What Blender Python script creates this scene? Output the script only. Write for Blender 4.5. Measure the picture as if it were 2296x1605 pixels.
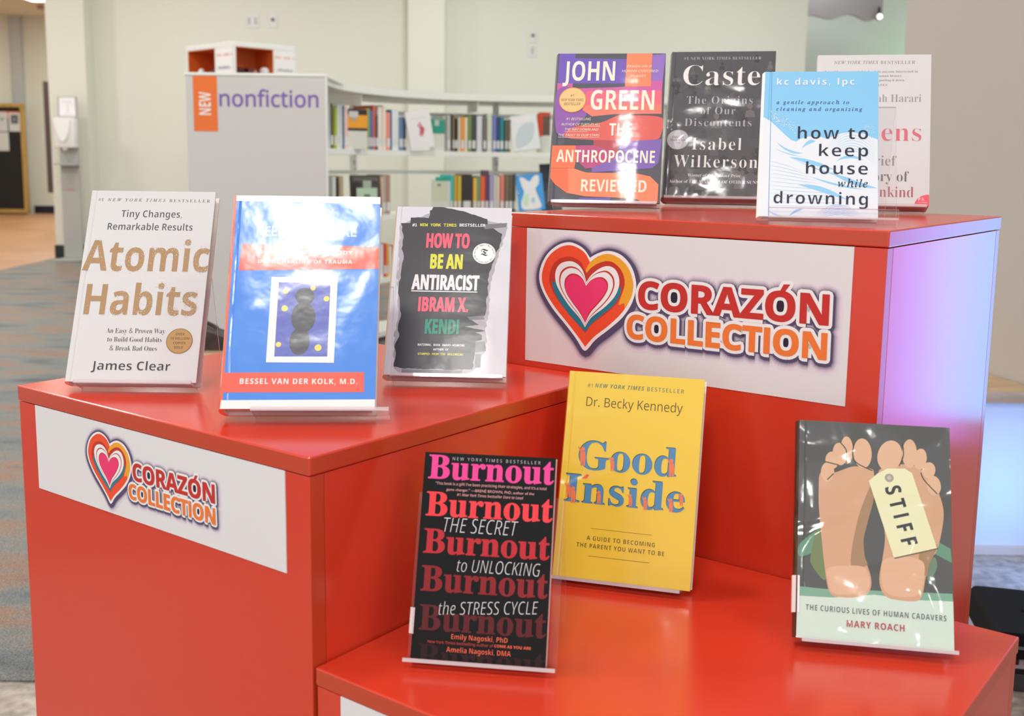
import bpy, bmesh, math, random, os
from mathutils import Vector, Matrix

# ------------------------------------------------------------------ scene, camera, world, lights
for _o in list(bpy.data.objects):
    bpy.data.objects.remove(_o)
SC = bpy.context.scene
COL = SC.collection
SC.view_settings.view_transform = 'Standard'
SC.view_settings.look = 'None'
SC.view_settings.gamma = 1.0
SC.view_settings.use_curve_mapping = False
SC.view_settings.exposure = 0.0
SC.cycles.transparent_max_bounces = 32

CAM_Z, PITCH, ROLL = 0.96989, 0.14996, 0.01264
cd = bpy.data.cameras.new('camera')
cd.sensor_width = 36.0
cd.lens = 38.776
cd.shift_x, cd.shift_y = 0.00605, -0.03071
cd.clip_start = 0.02
cd.dof.use_dof = True
cd.dof.focus_distance = 1.38
cd.dof.aperture_fstop = 7.6
cam = bpy.data.objects.new('camera', cd)
COL.objects.link(cam)
fw = Vector((0, math.cos(PITCH), -math.sin(PITCH)))
rt = Vector((1, 0, 0)); up = rt.cross(fw)
r2 = rt * math.cos(ROLL) + up * math.sin(ROLL)
u2 = -rt * math.sin(ROLL) + up * math.cos(ROLL)
cam.matrix_world = Matrix(((r2.x, u2.x, -fw.x, 0), (r2.y, u2.y, -fw.y, 0), (r2.z, u2.z, -fw.z, CAM_Z), (0, 0, 0, 1)))
SC.camera = cam

WORLD = bpy.data.worlds.new('hall_ambient_fill')  # even ambient fill, added to brighten the fronts facing the camera
SC.world = WORLD
WORLD.use_nodes = True
WORLD.node_tree.nodes['Background'].inputs['Color'].default_value = (0.98, 0.99, 1.0, 1)
WORLD.node_tree.nodes['Background'].inputs['Strength'].default_value = 0.78

def area_light(name, loc, aim, power, sx, sy, color=(1, 1, 1)):
    d = bpy.data.lights.new(name, 'AREA')
    d.shape = 'RECTANGLE'; d.size = sx; d.size_y = sy; d.energy = power; d.color = color
    o = bpy.data.objects.new(name, d)
    COL.objects.link(o)
    o.location = loc
    o.rotation_euler = (Vector(aim) - Vector(loc)).to_track_quat('-Z', 'Y').to_euler()
    return o

CEIL = 3.16
# recessed ceiling panels of the hall (their own squares of light, on a 2.4 m grid)
for ix in range(-3, 2):
    for iy in range(-1, 5):
        x, y = -0.47 + 2.4 * ix, -0.65 + 2.4 * iy
        big = (ix, iy) == (0, 0)                        # panel behind the camera, enlarged to widen the glare on the blue cover
        area_light('ceiling_panel_light', (x, y, CEIL - 0.03), (x, y, 0), 31.0 if big else (19.0 if iy < 2 else 24.0), 0.46 if big else 0.32, 0.40 if big else 0.32, (1.0, 0.985, 0.95))
for x, y in ((-6.4, 12.4), (-6.4, 16.0), (-3.0, 12.6), (3.1, 11.7)):
    area_light('corridor_panel_light', (x, y, CEIL - 0.03), (x, y, 0), 7.0 if x > 0 else 62.0, 0.62, 0.62, (0.97, 1.0, 0.92))
# assumed coloured lamps, out of view, added to tint riser side, bench and recess
area_light('assumed_cyan_wash', (1.38, 2.09, 0.70), (0.62, 1.56, 0.68), 1.6, 0.26, 0.56, (0.0, 0.50, 1.0))  # assumed source, placed where the tall riser's side mirrors it
area_light('assumed_violet_wash', (1.33, 1.85, 0.66), (0.55, 1.36, 0.64), 1.15, 0.22, 0.50, (0.36, 0.22, 1.0))  # assumed as well, for the violet end of that reflection
area_light('assumed_bench_light', (1.31, 2.44, 0.16), (1.05, 2.68, 0.22), 1.3, 0.10, 0.25, (0.16, 0.40, 1.0))  # unseen assumed light, added to brighten the white bench front
area_light('assumed_green_wash', (4.85, 11.9, 1.9), (4.45, 12.5, 1.8), 2.6, 0.3, 0.8, (0.25, 1.0, 0.35))  # unseen assumed light, added for the green tint on the recess wall

# ------------------------------------------------------------------ helpers
def lin(h):
    o = []
    for i in (0, 2, 4):
        c = int(h[i:i + 2], 16) / 255
        o.append(c / 12.92 if c <= 0.04045 else ((c + 0.055) / 1.055) ** 2.4)
    return o

PRINT_GAIN = 1.12
MATS = {}
def mat(name, col, rough=0.5, spec=0.5, coat=0.0, metal=0.0, emit=None, estr=0.0, bump=None):
    if name in MATS: return MATS[name]
    m = bpy.data.materials.new(name); m.use_nodes = True
    b = m.node_tree.nodes['Principled BSDF']
    if isinstance(col, str): col = [min(0.9, c * PRINT_GAIN) for c in lin(col)]
    b.inputs['Base Color'].default_value = (*col, 1)
    b.inputs['Roughness'].default_value = rough
    b.inputs['Specular IOR Level'].default_value = spec
    b.inputs['Metallic'].default_value = metal
    b.inputs['Coat Weight'].default_value = coat
    b.inputs['Coat Roughness'].default_value = 0.05
    if emit:
        b.inputs['Emission Color'].default_value = (*emit, 1); b.inputs['Emission Strength'].default_value = estr
    if bump:
        nt = m.node_tree
        tc = nt.nodes.new('ShaderNodeTexCoord'); nz = nt.nodes.new('ShaderNodeTexNoise'); bp = nt.nodes.new('ShaderNodeBump')
        nz.inputs['Scale'].default_value = bump[0]; nz.inputs['Detail'].default_value = 3
        bp.inputs['Strength'].default_value = 1.0; bp.inputs['Distance'].default_value = bump[1]
        nt.links.new(tc.outputs['Object'], nz.inputs['Vector']); nt.links.new(nz.outputs['Fac'], bp.inputs['Height'])
        nt.links.new(bp.outputs['Normal'], b.inputs['Normal'])
    MATS[name] = m
    return m

def mottled(name, cols, scale, rough=0.6, stretch=(1, 1, 1), detail=6, fac_range=(0.35, 0.65), bump=0.0, fine=None, spec=0.5, rot=0.0):
    """noise driven colour ramp; fine = (scale, amount) adds a second, finer value noise"""
    if name in MATS: return MATS[name]
    m = bpy.data.materials.new(name); m.use_nodes = True
    nt = m.node_tree; b = nt.nodes['Principled BSDF']
    b.inputs['Roughness'].default_value = rough; b.inputs['Specular IOR Level'].default_value = spec
    tc = nt.nodes.new('ShaderNodeTexCoord'); mp = nt.nodes.new('ShaderNodeMapping')
    mp.inputs['Scale'].default_value = stretch; mp.inputs['Rotation'].default_value = (0, 0, rot)
    nz = nt.nodes.new('ShaderNodeTexNoise'); nz.inputs['Scale'].default_value = scale; nz.inputs['Detail'].default_value = detail
    rp = nt.nodes.new('ShaderNodeValToRGB')
    n = len(cols)
    while len(rp.color_ramp.elements) < n: rp.color_ramp.elements.new(0.5)
    for i, c in enumerate(cols):
        e = rp.color_ramp.elements[i]
        e.position = fac_range[0] + (fac_range[1] - fac_range[0]) * i / max(1, n - 1)
        e.color = (*c, 1)
    L = nt.links.new
    L(tc.outputs['Object'], mp.inputs['Vector']); L(mp.outputs['Vector'], nz.inputs['Vector']); L(nz.outputs['Fac'], rp.inputs['Fac'])
    out = rp.outputs['Color']
    if fine:
        n2 = nt.nodes.new('ShaderNodeTexNoise'); n2.inputs['Scale'].default_value = fine[0]; n2.inputs['Detail'].default_value = 2
        mr = nt.nodes.new('ShaderNodeMapRange'); mr.inputs['From Min'].default_value = 0.3; mr.inputs['From Max'].default_value = 0.7
        mr.inputs['To Min'].default_value = 1 - fine[1]; mr.inputs['To Max'].default_value = 1 + fine[1]
        mx = nt.nodes.new('ShaderNodeMix'); mx.data_type = 'RGBA'; mx.blend_type = 'MULTIPLY'; mx.inputs['Factor'].default_value = 1
        L(tc.outputs['Object'], n2.inputs['Vector']); L(n2.outputs['Fac'], mr.inputs['Value'])
        L(out, mx.inputs['A']); L(mr.outputs['Result'], mx.inputs['B']); out = mx.outputs['Result']
    L(out, b.inputs['Base Color'])
    if bump:
        bp = nt.nodes.new('ShaderNodeBump'); bp.inputs['Distance'].default_value = bump; bp.inputs['Strength'].default_value = 1
        L(nz.outputs['Fac'], bp.inputs['Height']); L(bp.outputs['Normal'], b.inputs['Normal'])
    MATS[name] = m
    return m

def clear_plastic(name, tint=(0.97, 0.97, 0.98), haze=0.0, hazecol=(0.9, 0.9, 0.92)):
    if name in MATS: return MATS[name]
    m = bpy.data.materials.new(name); m.use_nodes = True
    nt = m.node_tree; nt.nodes.clear(); L = nt.links.new
    out = nt.nodes.new('ShaderNodeOutputMaterial')
    tr = nt.nodes.new('ShaderNodeBsdfTransparent'); tr.inputs['Color'].default_value = (*tint, 1)
    gl = nt.nodes.new('ShaderNodeBsdfGlossy'); gl.inputs['Roughness'].default_value = 0.04
    df = nt.nodes.new('ShaderNodeBsdfDiffuse'); df.inputs['Color'].default_value = (*hazecol, 1)
    fr = nt.nodes.new('ShaderNodeFresnel'); fr.inputs['IOR'].default_value = 1.49
    m1 = nt.nodes.new('ShaderNodeMixShader'); m1.inputs['Fac'].default_value = haze
    m2 = nt.nodes.new('ShaderNodeMixShader')
    L(tr.outputs[0], m1.inputs[1]); L(df.outputs[0], m1.inputs[2])
    ge = nt.nodes.new('ShaderNodeNewGeometry'); iv = nt.nodes.new('ShaderNodeMath'); iv.operation = 'SUBTRACT'; iv.inputs[0].default_value = 1.0
    mu = nt.nodes.new('ShaderNodeMath'); mu.operation = 'MULTIPLY'          # reflect on entering only, not inside the sheet
    L(ge.outputs['Backfacing'], iv.inputs[1]); L(fr.outputs[0], mu.inputs[0]); L(iv.outputs[0], mu.inputs[1])
    L(mu.outputs[0], m2.inputs['Fac']); L(m1.outputs[0], m2.inputs[1]); L(gl.outputs[0], m2.inputs[2])
    L(m2.outputs[0], out.inputs['Surface'])
    MATS[name] = m
    return m

class MB:
    """collects shapes into one mesh with several material slots"""
    def __init__(s): s.bm = bmesh.new(); s.mats = []
    def slot(s, m):
        if m not in s.mats: s.mats.append(m)
        return s.mats.index(m)
    def face(s, vs, m):
        try: f = s.bm.faces.new(vs)
        except ValueError: return None
        f.material_index = s.slot(m); return f
    def poly(s, pts, m): return s.face([s.bm.verts.new(p) for p in pts], m)
    def box(s, x0, x1, y0, y1, z0, z1, m, mx=None, bevel=0.0, sides=None):
        """sides: dict of axis keys ('-x','+x','-y','+y','-z','+z') to another material"""
        P = [Vector((x, y, z)) for z in (z0, z1) for y in (y0, y1) for x in (x0, x1)]
        if mx is not None: P = [mx @ p for p in P]
        v = [s.bm.verts.new(p) for p in P]
        F = {'-z': (0, 2, 3, 1), '+z': (4, 5, 7, 6), '-y': (0, 1, 5, 4), '+y': (2, 6, 7, 3), '-x': (0, 4, 6, 2), '+x': (1, 3, 7, 5)}
        fs = [s.face([v[i] for i in q], (sides or {}).get(k, m)) for k, q in F.items()]
        if bevel:
            es = {e for f in fs for e in f.edges}
            bmesh.ops.bevel(s.bm, geom=list(es), offset=bevel, segments=2, affect='EDGES', profile=0.5)
    def prism(s, pts, z0, z1, m, mx=None, capm=None):
        """extrude a 2D outline (x, y) from z0 to z1"""
        mx = mx or Matrix.Identity(4)
        a = [s.bm.verts.new(mx @ Vector((p[0], p[1], z0))) for p in pts]
        b = [s.bm.verts.new(mx @ Vector((p[0], p[1], z1))) for p in pts]
        n = len(pts)
        for i in range(n): s.face([a[i], a[(i + 1) % n], b[(i + 1) % n], b[i]], m)
        s.face(a[::-1], capm or m); s.face(b, capm or m)
    def cyl(s, p0, p1, r, m, n=14, r2=None):
        p0, p1 = Vector(p0), Vector(p1); d = (p1 - p0).normalized()
        a = d.orthogonal().normalized(); b = d.cross(a); r2 = r if r2 is None else r2
        A = [s.bm.verts.new(p0 + (a * math.cos(t) + b * math.sin(t)) * r) for t in [2 * math.pi * i / n for i in range(n)]]
        B = [s.bm.verts.new(p1 + (a * math.cos(t) + b * math.sin(t)) * r2) for t in [2 * math.pi * i / n for i in range(n)]]
        for i in range(n): s.face([A[i], A[(i + 1) % n], B[(i + 1) % n], B[i]], m)
        s.face(A[::-1], m); s.face(B, m)
    def lathe(s, prof, m, c=(0, 0, 0), n=20):
        R = []
        for r, z in prof: R.append([s.bm.verts.new((c[0] + r * math.cos(2 * math.pi * i / n), c[1] + r * math.sin(2 * math.pi * i / n), c[2] + z)) for i in range(n)])
        for q in range(len(R) - 1):
            for i in range(n): s.face([R[q][i], R[q][(i + 1) % n], R[q + 1][(i + 1) % n], R[q + 1][i]], m)
        s.face(R[0][::-1], m); s.face(R[-1], m)
    def build(s, name, parent=None, smooth=False, normals=True):
        me = bpy.data.meshes.new(name)
        if normals: bmesh.ops.recalc_face_normals(s.bm, faces=s.bm.faces[:])
        s.bm.to_mesh(me); s.bm.free()
        for m in s.mats: me.materials.append(m)
        if smooth:
            for p in me.polygons: p.use_smooth = True
            if hasattr(me, 'set_sharp_from_angle'): me.set_sharp_from_angle(angle=math.radians(35))
        o = bpy.data.objects.new(name, me); COL.objects.link(o)
        if parent: o.parent = parent
        return o

def tag(o, label=None, cat=None, group=None, kind=None):
    if label: o['label'] = label
    if cat: o['category'] = cat
    if group: o['group'] = group
    if kind: o['kind'] = kind
    return o
def thing(name, label, cat, loc=(0, 0, 0), rot=(0, 0, 0), group=None):
    o = bpy.data.objects.new(name, None); COL.objects.link(o)
    o.empty_display_size = 0.05
    o.location = loc; o.rotation_euler = rot
    return tag(o, label, cat, group)
def structure(o, label, cat): return tag(o, label, cat, kind='structure')

# ------------------------------------------------------------------ lettering
FONTS = {}
def font(fn):
    if fn not in FONTS:
        f = None
        if fn:
            try: f = bpy.data.fonts.load(os.path.join(bpy.utils.system_resource('DATAFILES', path='fonts'), fn))
            except Exception: f = None
        FONTS[fn] = f
    return FONTS[fn]
MATHF = 'NotoSansMath-Regular.woff2'
STYLE = {  # file, capital base, small base, digit base, default offset
    'sans': (MATHF, 0, 0, 0, 0.0), 'sansb': (MATHF, 0x1D5D4, 0x1D5EE, 0x1D7EC, 0.0), 'sansi': (MATHF, 0x1D608, 0x1D622, 0, 0.0),
    'sansbi': (MATHF, 0x1D63C, 0x1D656, 0x1D7EC, 0.0), 'serifb': (MATHF, 0x1D400, 0x1D41A, 0x1D7CE, 0.0), 'serif': (MATHF, 0x1D400, 0x1D41A, 0x1D7CE, -0.009),
    'serifi': (MATHF, 0x1D434, 0x1D44E, 0x1D7CE, 0.004), 'frak': (MATHF, 0x1D56C, 0x1D586, 0, 0.0), 'mono': ('DejaVuSansMono.woff2', 0, 0, 0, 0.018), 'gill': (None, 0, 0, 0, 0.004)}
def plain_i(t, st): return st in ('sans', 'sansb', 'sansi', 'sansbi') and 'I' in t and t == t.upper()
def styled(t, st):
    fn, A, a, d, off = STYLE[st]
    if fn and font(fn) is None: return t
    if plain_i(t, st): t = t.replace('I', 'l')          # a capital I without bars
    o = ''
    for c in t:
        if A and 'A' <= c <= 'Z': o += chr(A + ord(c) - 65)
        elif a and 'a' <= c <= 'z': o += 'ℎ' if (st == 'serifi' and c == 'h') else chr(a + ord(c) - 97)
        elif d and '0' <= c <= '9': o += chr(d + ord(c) - 48)
        else: o += c
    return o
GL = {}
def glyphs(t, st, off=0.0, sp=1.0, res=4):
    """outline of a line of lettering at size 1: verts, faces, boundary edges, ink extents"""
    k = (t, st, off, sp)
    if k in GL: return GL[k]
    cu = bpy.data.curves.new('line', 'FONT'); cu.body = styled(t, st); cu.size = 1; cu.resolution_u = res
    f = font(STYLE[st][0])
    if f: cu.font = f
    cu.offset = off + STYLE[st][4]; cu.space_character = sp
    o = bpy.data.objects.new('line', cu); COL.objects.link(o)
    dg = bpy.context.evaluated_depsgraph_get(); me = o.evaluated_get(dg).to_mesh()
    V = [(v.co.x, v.co.y) for v in me.vertices]
    if plain_i(t, st):
        top = cap_of(st, off)[1]; V = [(x, top if y > top * 1.03 else y) for x, y in V]
    F = [tuple(p.vertices) for p in me.polygons]
    cnt = {}
    for p in F:
        for i in range(len(p)):
            e = tuple(sorted((p[i], p[(i + 1) % len(p)]))); cnt[e] = cnt.get(e, 0) + 1
    B = [e for e, n in cnt.items() if n == 1]
    o.evaluated_get(dg).to_mesh_clear(); bpy.data.objects.remove(o); bpy.data.curves.remove(cu)
    xs = [v[0] for v in V] or [0, 1]
    GL[k] = (V, F, B, min(xs), max(xs))
    return GL[k]
CAPS = {}
def cap_of(st, off):
    k = (st, off)
    if k not in CAPS:
        V = glyphs('H', st, off)[0]; CAPS[k] = (min(v[1] for v in V), max(v[1] for v in V))
    return CAPS[k]

class Print:
    """flat printed artwork in millimetres on the plane y = 0 of a part (x right, z up), each layer a hair nearer the viewer"""
    def __init__(s, matf, step=0.000026, y0=-0.00006):
        s.mb = MB(); s.matf = matf; s.y = y0; s.step = step; s.j = 0
    def next(s): s.y -= s.step; s.j = 0
    def P(s, x, z): return (x * .001, s.y - (s.j % 23) * 1e-6, z * .001)
    def poly(s, col, pts): s.next(); s.mb.poly([s.P(*p) for p in pts], s.matf(col))
    def line(s, col, wd, pts):
        s.next(); m = s.matf(col)
        for (a, b) in zip(pts[:-1], pts[1:]): s.seg(a, b, wd / 2, m)
    def seg(s, a, b, r, m, cap=True):
        dx, dz = b[0] - a[0], b[1] - a[1]; L = math.hypot(dx, dz)
        if L < 1e-6: return
        nx, nz = -dz / L * r, dx / L * r; s.j += 1
        s.mb.poly([s.P(a[0] + nx, a[1] + nz), s.P(a[0] - nx, a[1] - nz), s.P(b[0] - nx, b[1] - nz), s.P(b[0] + nx, b[1] + nz)], m)
        if cap: s.disc(a, r, m)
    def disc(s, c, r, m, n=8):
        s.j += 1
        s.mb.poly([s.P(c[0] + r * math.cos(2 * math.pi * i / n), c[1] + r * math.sin(2 * math.pi * i / n)) for i in range(n)], m)
    def circle(s, col, x, z, r): s.next(); s.disc((x, z), r, s.matf(col), 40); s.j = 0
    def place(s, t, st, x, z, L, cap, ang=0.0, off=0.0, sp=1.0):
        V, F, B, a, b = glyphs(t, st, off, sp); lo, hi = cap_of(st, off)
        sx = L / max(1e-6, b - a); sz = cap / (hi - lo); c, q = math.cos(math.radians(ang)), math.sin(math.radians(ang))
        W = []
        for vx, vy in V:
            px, pz = (vx - a) * sx, (vy - lo) * sz
            W.append((x + px * c - pz * q, z + px * q + pz * c))
        return W, F, B
    def text(s, t, st, col, x, z, L, cap, ang=0.0, off=0.0, sp=1.0, speck=0, **k):
        W, F, B = s.place(t, st, x, z, L, cap, ang, min(0.0, off), sp)
        s.next(); m = s.matf(col); vs = [s.mb.bm.verts.new(s.P(*p)) for p in W]
        for f in F: s.mb.face([vs[i] for i in f], m)
        if off > 0:                                    # heavier weight: a thin stroke round every outline
            for a, b in B: s.seg(W[a], W[b], off * cap * 1.35, m)
        if speck:
            rnd = random.Random(len(t)); s.next(); w = s.matf('eae8e6')
            for i in range(speck):
                e = rnd.choice(B); p = W[e[0]]; d = abs(rnd.gauss(0, 2.4)) + .3; th = rnd.uniform(0, 6.28)
                s.disc((p[0] + d * math.cos(th), p[1] + d * math.sin(th)), rnd.uniform(.18, .34), m if rnd.random() < .72 else w, 5)
            for i in range(speck // 3):
                f = rnd.choice(F); p = W[f[0]]; q = W[f[1]]; t_ = rnd.random()
                s.disc((p[0] + (q[0] - p[0]) * t_ + rnd.gauss(0, .8), p[1] + (q[1] - p[1]) * t_ + rnd.gauss(0, .8)), rnd.uniform(.22, .4), w, 5)
    def stroke_text(s, t, st, col, x, z, L, cap, ang, off, sp, r, dx=0, dz=0):
        W, F, B = s.place(t, st, x, z, L, cap, ang, min(0.0, off), sp)
        s.next(); m = s.matf(col); r = r + max(0.0, off) * cap * 1.35
        for a, b in B: s.seg((W[a][0] + dx, W[a][1] + dz), (W[b][0] + dx, W[b][1] + dz), r, m)
        s.j += 1
        for f in F: s.mb.poly([s.P(W[i][0] + dx, W[i][1] + dz) for i in f], m)
    def counters(s, t, st, col, x, z, L, cap, ang):
        """the closed inner areas of the letters"""
        W, F, B = s.place(t, st, x, z, L, cap, ang)
        nb = {}
        for a, b in B: nb.setdefault(a, []).append(b); nb.setdefault(b, []).append(a)
        seen, loops = set(), []
        for v in nb:
            if v in seen: continue
            lp = [v]; seen.add(v); p, c = None, v
            while True:
                q = [k for k in nb[c] if k != p and k not in seen]
                if not q: break
                p, c = c, q[0]; seen.add(c); lp.append(c)
            loops.append([W[i] for i in lp])
        bb = [(min(p[0] for p in l), max(p[0] for p in l), min(p[1] for p in l), max(p[1] for p in l)) for l in loops]
        s.next()
        for l, b in zip(loops, bb):
            if any(o is not b and o[0] < b[0] and o[1] > b[1] and o[2] < b[2] and o[3] > b[3] for o in bb): s.mb.poly([s.P(*p) for p in l], s.matf(col))
    def arc(s, t, st, col, cx, cz, r, cap, a0, sweep):
        n = len(t); lo, hi = cap_of(st, 0)
        for i, ch in enumerate(t):
            if ch == ' ': continue
            th = math.radians(a0 + sweep * i / (n - 1)); V, F, B, a, b = glyphs(ch, st); sc = cap / (hi - lo); w = (b - a) * sc
            an = math.degrees(th) - 90 if sweep < 0 else math.degrees(th) + 90
            c, q = math.cos(math.radians(an)), math.sin(math.radians(an)); x, z = cx + r * math.cos(th), cz + r * math.sin(th)
            s.text(ch, st, col, x - w / 2 * c, z - w / 2 * q, w, cap, an)
            s.y += s.step
        s.next()
    def art(s, items):
        last = None
        for it in items:
            k = it[0]
            same = k in 'ps' and last == it[1]           # marks of one colour share one layer of ink
            last = it[1] if k in 'ps' else None
            if same:
                q = it[2]; pts = [(q[i], q[i + 1]) for i in range(0, len(q), 2)]; s.j += 1
                s.mb.poly([s.P(*p) for p in (pts if k == 'p' else curve(pts, 5))], s.matf(it[1]))
            elif k == 't':
                kw = dict(it[9]) if len(it) > 9 else {}
                kw.pop('keep', None)
                s.text(it[1], it[2], it[3], it[4], it[5], it[6], it[7], it[8] if len(it) > 8 else 0.0, **kw)
            elif k in 'psh':
                q = it[2]; pts = [(q[i], q[i + 1]) for i in range(0, len(q), 2)]
                s.poly(it[1], pts if k == 'p' else curve(pts, 5 if k == 's' else 6, sharp_tip=(k == 'h')))
            elif k == 'c': s.circle(*it[1:])
            elif k == 'l': q = it[3]; s.line(it[1], it[2], curve([(q[i], q[i + 1]) for i in range(0, len(q), 2)], 5, closed=False))
            elif k == 'arc': s.arc(*it[1:])
    def clip(s, w, h):
        bm = s.mb.bm
        for co, no in (((0, 0, 0), (-1, 0, 0)), ((w, 0, 0), (1, 0, 0)), ((0, 0, 0), (0, 0, -1)), ((0, 0, h), (0, 0, 1))):
            bmesh.ops.bisect_plane(bm, geom=bm.verts[:] + bm.edges[:] + bm.faces[:], plane_co=co, plane_no=no, clear_outer=True)
    def build(s, name, parent):
        bm = s.mb.bm
        bm.normal_update()
        for f in bm.faces:
            if f.normal.y > 0: f.normal_flip()
        return s.mb.build(name, parent, normals=False)

def curve(P, n, closed=True, sharp_tip=False):
    """smooth outline through the points; sharp_tip keeps the first and the lowest point as corners"""
    N = len(P); out = []; k = min(range(N), key=lambda i: P[i][1]); sharp = {0, k} if sharp_tip else set()
    for i in range(N if closed else N - 1):
        p1, p2 = P[i], P[(i + 1) % N]
        p0 = p1 if (i in sharp or (not closed and i == 0)) else P[i - 1]
        p3 = p2 if (((i + 1) % N) in sharp or (not closed and i == N - 2)) else P[(i + 2) % N]
        for j in range(n):
            t = j / n
            out.append(tuple(.5 * (2 * p1[c] + (-p0[c] + p2[c]) * t + (2 * p0[c] - 5 * p1[c] + 4 * p2[c] - p3[c]) * t * t + (-p0[c] + 3 * p1[c] - 3 * p2[c] + p3[c]) * t ** 3) for c in (0, 1)))
    if not closed: out.append(P[-1])
    return out

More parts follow.
